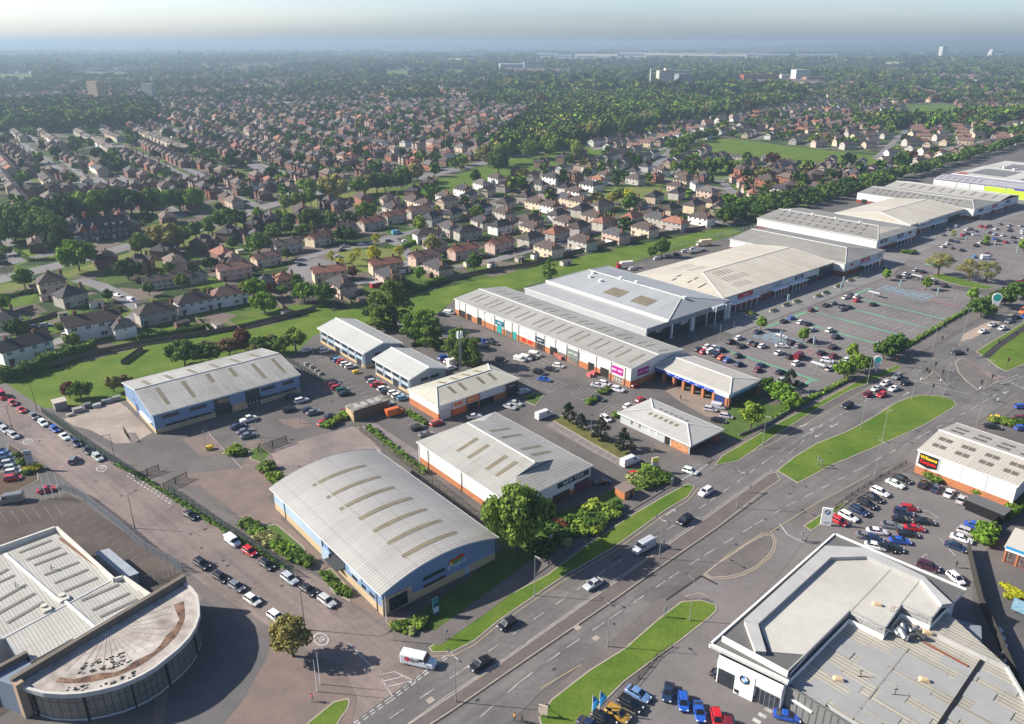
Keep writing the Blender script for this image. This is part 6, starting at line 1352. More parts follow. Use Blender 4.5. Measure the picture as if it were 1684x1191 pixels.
cars('on the pink road passing the roundel',None,'122,760,Gh,100',100,group='moving cars')
cars('in the line parked below the long blue hangar fence','F','-48,330,Wp 32,378,Rh 115,442,Kh 222,508,Se 312,562,Ks 400,615,Se',-40)
cars('in the line outside the curved showroom','E','910,205,Ks 965,440,Ku 1055,502,Kh 1130,545,Gh 1205,610,Wh 1320,692,We',-38)
cars('in the display rank beside the grey three diamond totem','Q6','0,575,Ih,20 30,605,Ih,20 55,640,Nh,20 80,665,Sh,20 105,705,Sh,20 115,740,Wh,20 110,790,Rh,20 -30,650,Sh,20 -60,690,Nh,20',20)
cars('turning into the showroom yard between the flag poles',None,'78,808,Rc,30',30,group='moving cars'); cars('at the dark entrance left of the display yard',None,'18,826,Gv,200',200,group='moving cars')
cars('on the main road, near carriageway','K','450,535,Ss,220 690,360,Sv,220 885,230,Ku,222 985,95,Wu,222 40,725,Kh,222',222,.1,'moving cars')
cars('on the main road by the give way lines','F','1130,915,Ks',222,.1,'moving cars'); cars('waiting beside the island of the retail park exit','C','1320,1110,Wh,-35',-35,.1,'moving cars')
cars('approaching on the main road below the queue','D','845,780,Ku,215',215,.1,'moving cars')
cars('in the queue at the traffic lights','R8','150,665,Dh 290,665,Rh 240,605,Ss 325,555,Wh 410,605,Ws 445,490,Gu 520,545,Ks',218,.1,'cars queueing at the traffic lights')
cars('crossing the junction by the paved island','R8','1035,255,Ks,200',200,.1,'moving cars')
cars('in the far queue beside the grass wedge','R8','1275,45,Ws 1465,15,Wh 1370,-20,Ss 1530,-55,Gh 1600,-95,Ks 1690,-100,Bh 1680,-150,Ov',215,.1,'cars queueing beyond the junction')
cars('in front of the blue office building','R5','155,855,Wk,40 60,915,Ns,40 120,960,Gs,35 150,995,Gs,35 510,770,Ke,30 610,690,We,35 530,655,Ns,35 670,775,Nh,35 715,795,Gs,35 -150,800,Gu,35',35)
cars('below the mobile planter hedge','R5','800,885,Rh,50 860,830,Ks,45 1000,790,Dh,20',45)
cars('in the rank outside the first grey office unit','R5','660,255,Wh,40 790,245,Nh,40 815,260,Wu,40 905,325,Nh 930,340,Ch 965,355,Rh 995,375,Wh 1035,395,Wh',32)
cars('in the rank along the green fence','R5','875,530,Ke 895,555,Dh 920,580,Rh 965,600,Eh 990,630,Ks',28)
cars('in the long rank outside the second grey office unit','R5','1210,500,Kh 1230,525,Sh 1265,550,Rs 1320,590,Wh 1345,610,Nh 1410,625,Wh 1445,650,Wh 1490,670,Ch 1350,715,Wh,20',30)
cars('on the bays behind the office units','P3','1180,395,Ks,30 1480,545,Bu,40 1540,580,Wh,40 1600,600,Wv,40 1560,660,Wh,40',40)
cars('beside the little timber building','R5','1420,800,Ov,36',36,group='vans of the trading estate')
cars('beside the trade unit hedge','R5','1615,925,Ks,30 1690,985,Gs,30',30)
cars('by the trade unit flank',None,'717,698,Rh,40',40)
cars('along the orange trade unit front','R6','265,565,Ws,20 525,495,Ss,-30 565,470,Ss,-30 625,385,Su,35',-30)
cars('parked at the end of the tree island','R6','775,560,Wv,38',38,group='vans of the trading estate')
cars('in the first bays before the trade terrace','R6','600,150,Wp,-30 645,140,Wp,-30 690,130,Kh,-30 710,115,Wp,-30 460,150,Kh,-30 400,30,Ks,-30 350,60,Kh,-30 325,15,Bh,-30 385,10,Ks,-30',-30)
cars('in the middle bays before the trade terrace','R6','740,245,Ku 820,220,Ks 880,195,Wh 775,295,Bs',-25)
cars('in the bays nearest the magenta sign','R6','1165,340,Ss,-30 1215,325,Wh,-30 1310,370,Wu,-30 1165,435,Ks,-30 1440,335,Rh,40',-30)
cars('on the lane by the hipped unit','R6','1225,580,Wh,-60 1480,445,Rh,40 1390,490,Wh,40',-60)
cars('on the bays beside the yellow totem',None,'1036,763,Wv,36 1044,783,Rh,30 988,796,Ks,20',36,group='vans of the trading estate')
cars('parked beside the tyre garage','P6','1060,690,Sh 1140,665,Sp 1215,760,Sh 1140,800,Ks',-25)
cars('at the end of the trade terrace back yard',None,'739,517,Wp,-20 728,520,Ks,-20',-20)
cars('in the rank along the tyre garage hedge','R1','110,580,Kh 165,600,Rh 200,550,Wh 225,600,Wu 270,560,Ws 285,630,Ns 330,585,Nu 340,660,Oh 400,685,Bh 510,725,Nh',40)
cars('in the first rows near the tyre garage','R1','500,640,Kh 720,735,Ns 695,780,Dh 910,800,Ks 925,880,Ss 1095,920,Ks',40)
cars('in the rows by the blue bays','R1','425,505,Ku 505,465,Wh 530,545,Ks 620,510,Gh 670,530,Kh 735,545,Wh 690,405,Ns',40)
cars('in the rows left of the trolley shelter','R1','900,610,Ws 925,545,Ws,-10 1010,650,Ks 1095,650,Dv,45 1070,715,Wu 1020,515,Ku 1095,540,Gu 1225,495,Ks',40)
cars('in the rows around the trolley shelter','R1','1425,555,Ku 1310,610,Ks 1430,645,Du 1370,690,Wu,-25 1395,765,Ss 1565,680,Wh',40)
cars('in the loose row up the retail car park','R1','945,300,Ks 1020,270,Bh 1110,310,Wh 1175,325,Ks 1220,385,Ss 1395,390,Wu 1455,455,Ku',40)
cars('in the cluster below the planters','R2','325,395,Dh 420,365,Ks 465,352,Gh 545,315,Ws 580,300,Kh 615,310,Wh 615,335,Rh 525,370,Ks 520,390,Gs 565,378,Ks 720,360,Ks',40)
cars('in the cluster beyond the upper blue bays','R2','885,182,Ks 925,165,Wh 930,185,Gs 962,175,Ks 990,140,Ss 1035,150,Ks 1100,205,Ws 1110,220,Gu 1175,240,Ku 800,125,Ns',40)
cars('by the roadside bays of the retail car park','R8','275,165,Wh',40)
cars('in the far car park, front rows','R3','635,455,Gh 705,385,Gh 800,345,Ws 740,530,Ks 690,570,Wh 630,605,Ws 740,625,Gh 815,545,Nh 880,655,Ks 885,460,Rh 950,440,Ks 940,385,Ws 990,375,Gs 1050,405,Gs 1060,455,Ws,0 1060,595,Ks 1115,555,Ws 1190,575,Ks 740,780,Ku 1035,740,Ch 1205,705,Dh 1195,760,Wv,0',40)
cars('in the far car park, back rows','R3','1125,345,Rh 1185,355,Rh 1235,340,Kh 1315,375,Ws 1370,315,Gh 1490,330,Ss 1485,370,Gh 1500,400,Ks 1635,335,Ss 1300,445,Ss 1405,460,Ws 1305,505,Bs 1345,525,Ks 1545,490,Ks 1445,550,Rh 1550,545,Gs 1660,400,Wh 1665,430,Ws 1670,490,Ws 1250,430,Ks',40)
cars('in the boundary rank facing the dealership entrance','R4','100,470,Rh,-55 180,430,We,-55 270,385,Nu,-55 335,325,Ku,-55 395,270,Ks,-55 450,220,We,-55 580,150,Ws,-55 640,110,Ks,-55',-55)
cars('in the front display rank of the dealership','R4','330,600,Gs,-22 425,560,Ws,-15 545,510,Gs,-18 640,460,Ks,-15 650,400,Nu,-25 700,360,Rh,-15',-20)
cars('in the rear display rank of the dealership','R4','410,685,Ws,-25 490,700,Ks,-28 560,700,Ks,-28 620,640,Bs,-12 690,580,Ks,-12 745,530,Rc,-12 830,475,Ks,-12 390,620,Ns,-25',-20)
cars('in the rank under the carpet warehouse wall','R4','820,155,Ku,48 930,190,Ns,48 1040,230,Ws,48 1145,285,Ss,48',48)
cars('in the right hand rank of the dealership','R4','1100,690,Ns,-42 1145,620,Ws,-40 1200,565,Se,-40 1265,510,Bs,-38',-40)
cars('behind the dealership','R4','860,860,Mu,-35 1095,960,Wh,-75',-35)
cars('beside the flag poles of the dealership','R7','650,500,Is,-38 605,560,Ku,-38 535,615,Yu,-38 455,640,Ks,-38 380,680,Ns,-38',-38)
cars('in the middle of the dealership forecourt','R7','820,490,Nc,-110 905,545,Bh,-100 995,600,Bc,-95 1095,640,Rh,-95 1160,690,Dh,-95',-100)
cars('against the dealership glass front','R7','1130,405,Ks,-38 1270,490,Ku,-30 1490,625,Bc,-20',-38)
cars('beside the yellow and red display cars','Q7','610,890,Ks,-22 690,775,Ls,-40 1010,775,Dh,-10 1010,910,Bh,10 1010,610,Bh,0 1120,760,Rh,0',-20)
cars('behind the cream roofed store',None,'1040,444,Wh,30 1080,427,Wh,30 1100,423,Gh,30 1112,420,Ks,30 1126,415,Wh,20 1140,411,Wh,20',30)
cars('on the avenue and by the shops',None,'417,327,Ks,20 424,331,Wh,20 436,328,Wh,20 446,325,Ss,20 458,323,Wh,20 470,320,Ws,20 482,319,Bh,20 405,333,Ks,20 430,334,Wh,20 250,378,Rs,10 258,379,Ss,10 8,436,Kv,10',20)
cars('round the oval green',None,'496,437,Ns,20 556,424,Wh,30 563,413,Ks,40 567,407,Ss,20 594,403,Ws,15 652,385,Cv,40 640,398,Kh,30 666,398,Wh,50',30)
cars('on the left estate road',None,'195,488,Ws,-30 217,496,Wp,-35 229,501,Ks,-35 72,556,Ws,20 111,553,Wh,30 14,572,Ks,10 5,582,Gs,10 58,540,Gh,10 180,546,Wh,40 75,537,Sh,30 40,563,Wh,15',-30)
cars('parked on the estate drives of the middle rows',None,'858,403,Ws,20 845,410,Kh,10 926,411,Wh,20 936,413,Wh,0 1000,387,Gh,20 1015,391,Wh,20 770,413,Wp,20 808,423,Gh,10 1042,378,Ks,30 755,345,Nh,20 745,352,Wh,30 1190,300,Wh,80 1204,294,Ws,80 1052,284,Ws,10 1062,282,Wh,10 1075,287,Sh,10 1325,308,Wv,10',20)
cars('parked along the second and third streets',None,'262,270,Ss,-50 270,274,Wh,-50 278,278,Ks,-50 286,283,Ws,-50 295,288,Ks,-50 240,260,Wh,-50 250,264,Ss,-50 370,245,Ws,-50 380,249,Wh,-50 392,255,Ks,-50 405,262,Ws,-50 47,243,Ws,-50 62,254,Wh,-50 80,268,Ks,-50 320,296,Ws,-50',-50)
cars('on the straight streets of the right estate',None,'1390,297,Ws,20 1468,291,Wh,20 1486,284,Ks,20 1510,278,Wh,20 1540,270,Ws,20 1470,226,Wh,40 1485,235,Ks,40 1560,250,Ws,20',20)
# special vans
def side_logo(x,y,ang,z=.1):
    o=car(x,y,ang,'van','W',z=z,group='vans of the trading estate',label='white parcel van with red cube mark on its side, turning out of the side road')
    rd=mat('parcel_red',(.62,.01,.04),.4)
    for s in (-1,1):
        b=MB(); yy=s*1.02
        for k_ in range(6):
            a,c=k_*math.pi/3+math.pi/6,(k_+1)*math.pi/3+math.pi/6; f=lambda r,t,d=0:(-1.75*s*-1*-1+(r*math.cos(t))+(-.35),yy,1.45+r*math.sin(t))
            if k_%1==0: b.face([(-.95-.9*0-.75+.03*math.cos((a+c)/2),yy,1.5+.03*math.sin((a+c)/2)),(-1.7+.52*math.cos(a+.05),yy,1.5+.52*math.sin(a+.05)),(-1.7+.52*math.cos(c-.05),yy,1.5+.52*math.sin(c-.05))])
        p=b.build('cube_mark',rd,None); p.parent=o
        cu=bpy.data.curves.new('lettering','FONT'); cu.body='dpd'; cu.size=1.05; cu.align_x='CENTER'; cu.align_y='CENTER'; cu.offset=.02; cu.materials.append(mat('letter_grey',(.06,.055,.055),.5))
        t=bpy.data.objects.new('lettering',cu); COL.objects.link(t); t.parent=o; t.location=(-.45 if s<0 else -.45,s*1.03,1.5); t.rotation_euler=(math.pi/2,0,0 if s<0 else math.pi)
    o.scale=(1.1,1.02,1.02)
side_logo(*C('F',838,905),-16)
# lorry, caravans and trailer behind the stores
def lorry(x,y,ang,label,box=(.6,.56,.5),cab='R',L_=6.5):
    t=thing('lorry',label,'lorry',(x,y,.05),R(ang)); b=MB(); b.box((0,0,.9),(L_,2.4,2.5)); b.build('load_box',mat('box_%s'%L_,box,.6),t)
    b=MB(); b.loft([[(L_/2+.1,-1.15,.5),(L_/2+2,-1.15,.5),(L_/2+2,1.15,.5),(L_/2+.1,1.15,.5)],[(L_/2+.1,-1.15,1.6),(L_/2+2,-1.15,1.6),(L_/2+2,1.15,1.6),(L_/2+.1,1.15,1.6)],[(L_/2+.1,-1.05,2.6),(L_/2+1.6,-1.05,2.6),(L_/2+1.6,1.05,2.6),(L_/2+.1,1.05,2.6)]]); o=b.build('cab',M_CAR,t); o.color=CARC[cab][1]+(1,)
    b=MB(); b.face([(L_/2+2.02,-1,1.65),(L_/2+2.02,1,1.65),(L_/2+1.66,.95,2.5),(L_/2+1.66,-.95,2.5)]); b.build('windscreen',M_CGL,t)
    for sx in (-L_*.35,L_/2+1): 
        for s in (-1,1): w_=meshobj('wheel',WHM,t,(sx,s*1.05,.45)); w_.scale=(1.4,1.4,1.4)
lorry(*G(1030,441),195,'white boxed lorry with red cab behind the blue grey roofed store'); lorry(*G(1160,404),200,'cream boxed lorry at the end of the yard behind the stores',(.6,.5,.32),'T',7)
t=thing('flatbed_trailer','long grey flatbed trailer parked behind the cream roofed store','trailer',(*G(1145,415),.05),R(38)); b=MB(); b.box((0,0,1),(13,2.4,.35)); b.build('bed',M_STEEL,t)
for x in (-4.5,-3.4,5): 
    for s in (-1,1): w_=meshobj('wheel',WHM,t,(x,s*1.0,.45)); w_.scale=(1.4,1.4,1.4)
b=MB(); b.box((5.6,0,.5),(.3,1.6,.5)); b.build('hitch',M_DSTEEL,t)
# ---------- trees ----------
def leafmat():
    m,n,b=_nodes('leaves'); oi=n.nodes.new('ShaderNodeObjectInfo'); tc=n.nodes.new('ShaderNodeTexCoord'); geo=n.nodes.new('ShaderNodeNewGeometry')
    c=mix(n,1.,oi.outputs['Color'],ramp(n,noise(n,tc.outputs['Object'],.9,3),.3,.7,(.6,.62,.6,1),(1.35,1.3,1.1,1)),'MULTIPLY')
    c=mix(n,1.,c,ramp(n,geo.outputs['Random Per Island'],0,1,(.72,.74,.7,1),(1.28,1.25,1.2,1)),'MULTIPLY')
    n.links.new(c,b.inputs['Base Color']); b.inputs['Roughness'].default_value=.75; b.inputs['Specular IOR Level'].default_value=.15
    tr=n.nodes.new('ShaderNodeBsdfTranslucent'); n.links.new(c,tr.inputs[0]); mx=n.nodes.new('ShaderNodeMixShader'); mx.inputs[0].default_value=.22
    n.links.new(b.outputs[0],mx.inputs[1]); n.links.new(tr.outputs[0],mx.inputs[2]); n.links.new(mx.outputs[0],[x for x in n.nodes if x.type=='OUTPUT_MATERIAL'][0].inputs[0]); return m
M_LEAF=leafmat(); M_BARK=mat('bark',(.09,.065,.045),.95,(.06,.045,.035),2,.8)
nr=np.random.default_rng(5)
def leafquads(cen,nrm,size,asp=1.):
    """numpy: n centres, normals -> quads"""
    n=len(cen); r=nr.normal(size=(n,3)); u=np.cross(nrm,r); u/=np.linalg.norm(u,axis=1)[:,None]+1e-9; v=np.cross(nrm,u); v/=np.linalg.norm(v,axis=1)[:,None]+1e-9
    s=size[:,None]; q=np.stack([cen-u*s-v*s*asp,cen+u*s-v*s*asp*.6,cen+u*s*.8+v*s*asp,cen-u*s*.7+v*s*asp*.8],1); return q.reshape(-1,3)
def npmesh(name,verts,nq,mats,matidx=None):
    me=bpy.data.meshes.new(name); nv=len(verts); me.vertices.add(nv); me.vertices.foreach_set('co',np.asarray(verts,dtype=np.float32).ravel())
    me.loops.add(nq*4); me.polygons.add(nq); me.loops.foreach_set('vertex_index',np.arange(nq*4,dtype=np.int32)); me.polygons.foreach_set('loop_start',np.arange(0,nq*4,4,dtype=np.int32))
    try: me.polygons.foreach_set('loop_total',np.full(nq,4,dtype=np.int32))
    except Exception: pass
    for m in mats: me.materials.append(m)
    if matidx is not None: me.polygons.foreach_set('material_index',matidx.astype(np.int32))
    me.update(calc_edges=True); return me
def crown(kind,nl,seed):
    """unit tree: height 1, crown radius about .4; returns the leaf quads"""
    g=np.random.default_rng(seed); cs=[];rs=[]
    if kind=='round':
        K=26
        for i in range(K):
            a=g.uniform(0,6.28); zz=g.uniform(-.85,1); rr_=np.sqrt(max(0,1-zz*zz))*g.uniform(.55,.9); cs.append((.36*rr_*np.cos(a),.36*rr_*np.sin(a),.6+.31*zz*g.uniform(.7,1))); rs.append(g.uniform(.085,.15))
        cs.append((0,0,.6)); rs.append(.25)
    elif kind=='wide':
        for i in range(34):
            a=g.uniform(0,6.28); zz=g.uniform(-.6,1); rr_=np.sqrt(max(0,1-zz*zz))*g.uniform(.6,1.); cs.append((.52*rr_*np.cos(a),.52*rr_*np.sin(a),.55+.33*zz*g.uniform(.7,1))); rs.append(g.uniform(.1,.17))
        cs.append((0,0,.55)); rs.append(.3)
    elif kind=='poplar':
        for i in range(30):
            zz=g.uniform(0,1); a=g.uniform(0,6.28); w_=.17*np.sin(np.pi*min(1,(zz*.85+.12)))**.7; cs.append((w_*np.cos(a)*g.uniform(.3,1),w_*np.sin(a)*g.uniform(.3,1),.08+.86*zz)); rs.append(g.uniform(.05,.09)*(1.2-zz*.6))
    elif kind=='open':
        for i in range(22):
            a=g.uniform(0,6.28); zz=g.uniform(-.9,1); rr_=np.sqrt(max(0,1-zz*zz))*g.uniform(.5,1.); cs.append((.33*rr_*np.cos(a),.33*rr_*np.sin(a),.62+.33*zz)); rs.append(g.uniform(.05,.1))
    elif kind=='pine':
        for i in range(26):
            zz=g.uniform(0,1); a=g.uniform(0,6.28); w_=.38*(1-zz)**.8*g.uniform(.5,1); cs.append((w_*np.cos(a),w_*np.sin(a),.16+.8*zz)); rs.append(g.uniform(.06,.11)*(1.15-zz*.5))
    elif kind=='bush':
        for i in range(14):
            a=g.uniform(0,6.28); rr_=g.uniform(.1,.42); cs.append((rr_*np.cos(a),rr_*np.sin(a),g.uniform(.25,.6))); rs.append(g.uniform(.2,.34))
    cs=np.array(cs); rs=np.array(rs); w_=rs**2; idx=g.choice(len(cs),nl,p=w_/w_.sum())
    d=g.normal(size=(nl,3)); d/=np.linalg.norm(d,axis=1)[:,None]
    cen=cs[idx]+d*(rs[idx]*g.uniform(.75,1.12,nl))[:,None]*(1.35 if kind=='open' else 1)
    nrm=d+g.normal(size=(nl,3))*.45; nrm/=np.linalg.norm(nrm,axis=1)[:,None]
    sz=g.uniform(.55,1.25,nl)*np.sqrt(2.2*sum(4*np.pi*rs**2)/nl)*.42
    if kind=='open': sz*=1.
    cen[:,2]=np.maximum(cen[:,2],.03)
    return cen,nrm,sz
def trunkmesh(kind):
    b=MB(); g=random.Random(kind)
    if kind=='bush': b.tube((0,0,0),(0,0,.3),.05,.03,5); return b
    b.tube((0,0,-.02),(.01,0,.3),.032,.024,7); b.tube((.01,0,.3),(0,.01,.75),.024,.01,6)
    for i in range(6): a=i*1.05+g.random(); z=.25+.05*i; b.tube((0.005,0,z),(.22*math.cos(a),.22*math.sin(a),z+.18+g.random()*.1),.013,.004,5)
    return b
TREEM={}
def treemesh(kind,nl,seed):
    k=(kind,nl,seed)
    if k not in TREEM:
        cen,nrm,sz=crown(kind,nl,seed); TREEM[k]=npmesh('crown',leafquads(cen,nrm,sz),nl,[M_LEAF])
    return TREEM[k]
TRK={k:trunkmesh(k).mesh('trunk',[M_BARK]) for k in ('round','bush')}
TC=dict(mid=(.12,.20,.035),dark=(.05,.095,.026),light=(.21,.29,.045),lime=(.42,.41,.03),olive=(.27,.26,.09),copper=(.14,.055,.035),pine=(.026,.042,.024),deep=(.078,.145,.027),pale=(.31,.33,.15),fresh=(.16,.28,.034),brownish=(.19,.145,.085))
TN=dict(mid='mid green',dark='dark green',light='light green',lime='yellow green',olive='olive brown',copper='copper leaved',pine='blackish',deep='deep green',pale='pale grey green',fresh='fresh green',brownish='brownish')
KNM=dict(round='round tree',wide='broad tree',poplar='columnar tree',open='thin crowned tree',pine='pine tree',bush='bush')
TREES=[]; rt=random.Random(17)
def tree(x,y,h,kind,col,label=None,group=None,wid=1.,z=0.,name=None,nl=None):
    d=math.hypot(x,y,HC)
    if kind!='bush' and math.hypot(x,y)>290 and abs(toAB(x,y)[1])>0 and not (toAB(x,y)[1]>-200 and x>0): h*=1.28
    px=1270*.6*h/d
    nl=nl or (5200 if px>52 else 3000 if px>22 else 1400 if px>13 else 600)
    if kind=='bush' : nl=min(nl,800)
    if kind=='open': nl=int(nl*2.6)
    seed=rt.randrange(3) if nl<5000 else 7
    nm=name or ('shrub' if kind=='bush' else {'poplar':'poplar_tree','pine':'pine_tree'}.get(kind,'tree'))
    o=thing(nm,label,'shrub' if kind=='bush' else 'tree',(x,y,z),rt.uniform(0,6.28),group); o.scale=(h*wid,h*wid,h)
    c=meshobj('crown',treemesh(kind,nl,seed),o); s=rt.uniform(.85,1.15); c.color=tuple(v*s*rt.uniform(.94,1.06) for v in TC[col])+(1,)
    meshobj('trunk',TRK['bush' if kind=='bush' else 'round'],o)
    if not label: TREES.append([o,x,y,kind,col])
    return o
def T(px,py,h,kind,col,label=None,k=None,wid=1.,group=None): x,y=(C(k,px,py) if k else G(px,py)); return tree(x,y,h,kind,col,label,group,wid)
def belt(desc,pts,n,hs,kinds,cols,jit=2.,wid=1.1,k=None,group=None,minkind=None):
    P_=P(pts,k); seg=[math.dist(P_[i],P_[i+1]) for i in range(len(P_)-1)]; T_=sum(seg); made=[]
    for i in range(n):
        d=T_*(i+.5)/n; j=0
        while j<len(seg)-1 and d>seg[j]: d-=seg[j]; j+=1
        p=lerp(P_[j],P_[j+1],d/seg[j]); x,y=p[0]+rt.uniform(-jit,jit),p[1]+rt.uniform(-jit,jit); kd,cl=rt.choice(kinds),rt.choice(cols)
        o=tree(x,y,rt.uniform(*hs),kd,cl,'x',group or 'trees '+desc,wid); made.append((IMG(x,y)[0],o,kd,cl))
    made.sort(key=lambda m:m[0])
    for i,(_,o,kd,cl) in enumerate(made): o['label']=f"{TN[cl]} {KNM[kd]}, {nth(i+1)} from left {desc}"
T(850,912,17.5,'wide','mid','big mid green tree beside the white retail warehouse, shading the main road',wid=.78)
T(483,1080,9,'round','olive','olive birch like tree by the curved showroom forecourt',wid=1.1)
for i,(x,y,h) in enumerate(((934,693,6.5),(955,704,5),(988,721,7),(1025,740,7))): T(x,y,h,'pine','pine',f"dark pine, {nth(i+1)} from the left on the grassy island between the parking lanes",group='pines on the tree island',wid=1.15)
T(1234,705,8.5,'round','light','yellow green round tree between the tyre garage and the main road',wid=1.1)
T(1297,643,8,'pine','pine','dark fir at the corner of the retail car park beside the tyre garage',wid=1.1)
T(1280,660,6.5,'wide','fresh','bright green bushy tree below the dark fir',wid=1.1); T(1262,650,6,'wide','deep','deep green bushy tree against the side of the tyre garage',wid=1.1); T(1300,672,5.5,'wide','fresh','low bright tree nearest the verge below the dark fir',wid=1.)
T(1251,543,5.6,'round','fresh','small fresh green tree at the corner of the lower blue bays',group='young trees of the retail car park'); T(1321,563,6,'round','fresh','small fresh green tree in the middle of the parked rows',group='young trees of the retail car park'); T(1400,590,6,'round','fresh','small fresh green tree beside the trolley shelter',group='young trees of the retail car park'); T(1457,461,5.5,'round','fresh','small fresh green tree before the dark red brick store corner',group='young trees of the retail car park'); T(1522,477,6,'round','fresh','small fresh green tree right of the upper blue bays',group='young trees of the retail car park'); T(1598,496,6.5,'round','fresh','small fresh green tree left of the teal teardrop sign',group='young trees of the retail car park'); T(1621,402,6.5,'poplar','fresh','slim fresh green tree among the far parked cars',group='young trees of the retail car park',wid=1.6); T(1682,414,7,'round','fresh','fresh green tree at the right edge of the far car park',group='young trees of the retail car park')
T(1388,624,7,'wide','fresh','leftmost broad fresh green tree along the car park wall',wid=.9); T(1412,612,7,'wide','fresh','second broad fresh green tree along the car park wall',wid=.9); T(1452,590,7,'wide','deep','third broad tree along the car park wall'); T(1473,580,7.5,'wide','deep','fourth broad tree along the car park wall',wid=.9)
T(1612,522,8.5,'wide','deep','broad dark tree just left of the teal teardrop sign',wid=1.); T(1645,505,8.5,'wide','deep','broad dark tree just right of the teal teardrop sign',wid=1.); T(1672,492,8,'wide','deep','rightmost broad dark tree on the car park wall')
T(1542,453,11,'open','olive','olive half bare tree left of the car park entrance road',wid=1.5); T(1592,462,10,'open','olive','left one of the two merged olive trees at the car park road',wid=1.5); T(1620,464,10,'open','olive','right one of the two merged olive trees at the car park road',wid=1.5)
T(1567,393,5,'open','pale','small pale tree in the shade line of the far car park')
T(622,542,16,'poplar','mid','left tall dense tree behind the first grey office unit',wid=1.75,group='dense trees behind the office units'); T(650,540,16,'poplar','mid','second tall dense tree behind the first grey office unit',wid=1.7,group='dense trees behind the office units')
for i,(x,y) in enumerate(((682,560),(699,566),(712,572))): T(x,y,14.5,'poplar','mid',f"narrow dense tree, {nth(i+1)} from the left in the clump between the offices and the terrace",wid=1.7,group='dense trees behind the office units')
T(752,598,14,'poplar','mid','dense green tree left of the phone mast',wid=1.7); T(774,602,14,'poplar','mid','dense green tree right of the phone mast',wid=1.7)
T(134,658,6.5,'wide','mid','round green tree on the strip above the little substation',wid=.95); T(116,656,6,'round','copper','dark purple tree beside the little substation tree'); T(188,645,6,'round','olive','twisted dull green tree at the corner of the blue office'); T(206,640,5,'wide','brownish','brownish scrubby tree behind the blue office corner')
T(305,602,9.5,'wide','deep','wide chestnut with pale blossom behind the blue office roof',wid=1.15); T(345,597,7,'wide','deep','smaller dark tree right of the wide chestnut')
T(378,585,7,'wide','brownish','brown green tree behind the blue office ridge'); T(400,572,8,'round','copper','copper red tree behind the blue office'); T(432,582,7,'wide','deep','dark tree between the copper tree and the office car park'); T(460,582,6.5,'wide','mid','low mid green tree at the office car park end'); T(487,578,9.5,'round','light','pale blossoming tree beside the first grey office unit',wid=1.1); T(420,588,5,'wide','olive','dull scrub right behind the blue office roof end')
T(537,503,8,'round','deep','white flowering chestnut below the orange roofed block',wid=1.2); T(652,482,7,'wide','brownish','brownish purple tree at the gardens\' end by the grass strip'); T(780,446,7,'round','deep','dark ball shaped tree on the edge of the grass strip',wid=1.15); T(903,460,8.5,'poplar','mid','lone birch standing on the grass strip behind the stores',wid=1.6)
T(1088,423,8,'round','deep','dark tree beside the yard behind the stores'); T(1072,424,5,'round','deep','small dark tree beside the yard behind the stores')
for x,y,h,c,l in ((546,433,5,'lime','leftmost yellow green sapling on the oval green'),(560,445,5,'lime','lower left yellow green sapling on the oval green'),(579,437,5,'lime','second sapling of the oval green\'s middle row'),(589,427,5,'lime','upper middle sapling on the oval green'),(616,434,7.5,'lime','brightest and largest tree on the oval green'),(619,407,6,'lime','tree at the top end of the oval green'),(657,427,6,'lime','rightmost sapling on the oval green')): T(x,y,h,'open' if h<7 else 'round',c,l,group='young trees on the oval green')
for x,y,h,c,w_,l in ((131,446,13,'fresh',1.1,'huge bright topped tree on the avenue grass below the pub'),(101,417,12,'dark',1.1,'big dark tree left of the pub forecourt'),(234,423,10,'mid',1,'round tree on the avenue grass just right of the pub'),(279,408,10,'mid',1,'second round tree right of the pub on the avenue grass'),(303,405,9,'mid',1,'third round tree right of the pub'),(323,396,9,'mid',1,'fourth tree right of the pub'),(344,390,9.5,'mid',.9,'fifth tree right of the pub'),(380,378,11,'deep',1.5,'wide dark tree across the avenue from the brick houses'),(426,367,8,'light',.85,'light slender tree between the avenue and the brick houses')): T(x,y,h,'wide' if w_>=1.1 else 'round',c,l,wid=w_ if w_<1.1 else w_*.8)
belt('in the thick group left of the pub',[(0,405),(30,402),(60,402),(82,395),(50,378),(15,372),(-20,370)],9,(10,14),['wide'],['dark','deep','mid'],3,.9)
belt('in the avenue row behind the pub',[(60,372),(104,370),(150,362),(192,353),(228,356),(262,352),(300,348),(326,352)],11,(10,15),['wide','round'],['mid','deep','fresh','dark'],3,1.)
belt('on the avenue verge beside the shops',[(462,354),(485,350),(501,344),(521,340)],4,(9,11),['round'],['light','fresh'],.5,.75)
belt('in the tall belt above the oval green',[(500,330),(518,322),(540,332),(566,328),(596,320),(612,320),(632,316),(648,316),(680,305),(700,298)],13,(10,15),['round','wide'],['mid','fresh','deep','olive'],5,1.)
T(603,366,10.5,'wide','fresh','large bright tree behind the upper houses of the oval green',wid=.85); T(575,370,7,'wide','dark','dark tree left of the large bright tree'); T(470,385,6,'wide','deep','dark hedge tree behind the pinkish roofed row'); T(500,388,6,'wide','deep','second dark hedge tree behind the pinkish roofed row'); T(529,372,6,'wide','deep','third dark hedge tree behind the pinkish roofed row'); T(450,395,6,'wide','mid','mid green tree behind the turning circle houses')
T(1012,306,17,'poplar','deep','very tall narrow poplar above the small green',wid=1.); T(1257,333,13,'poplar','deep','tall narrow tree beside the cul de sac terrace',wid=1.3)
T(707,339,9,'poplar','dark','dark narrow conifer among the grey roofs'); T(783,303,9,'round','dark','dark round tree left of the orange shed')
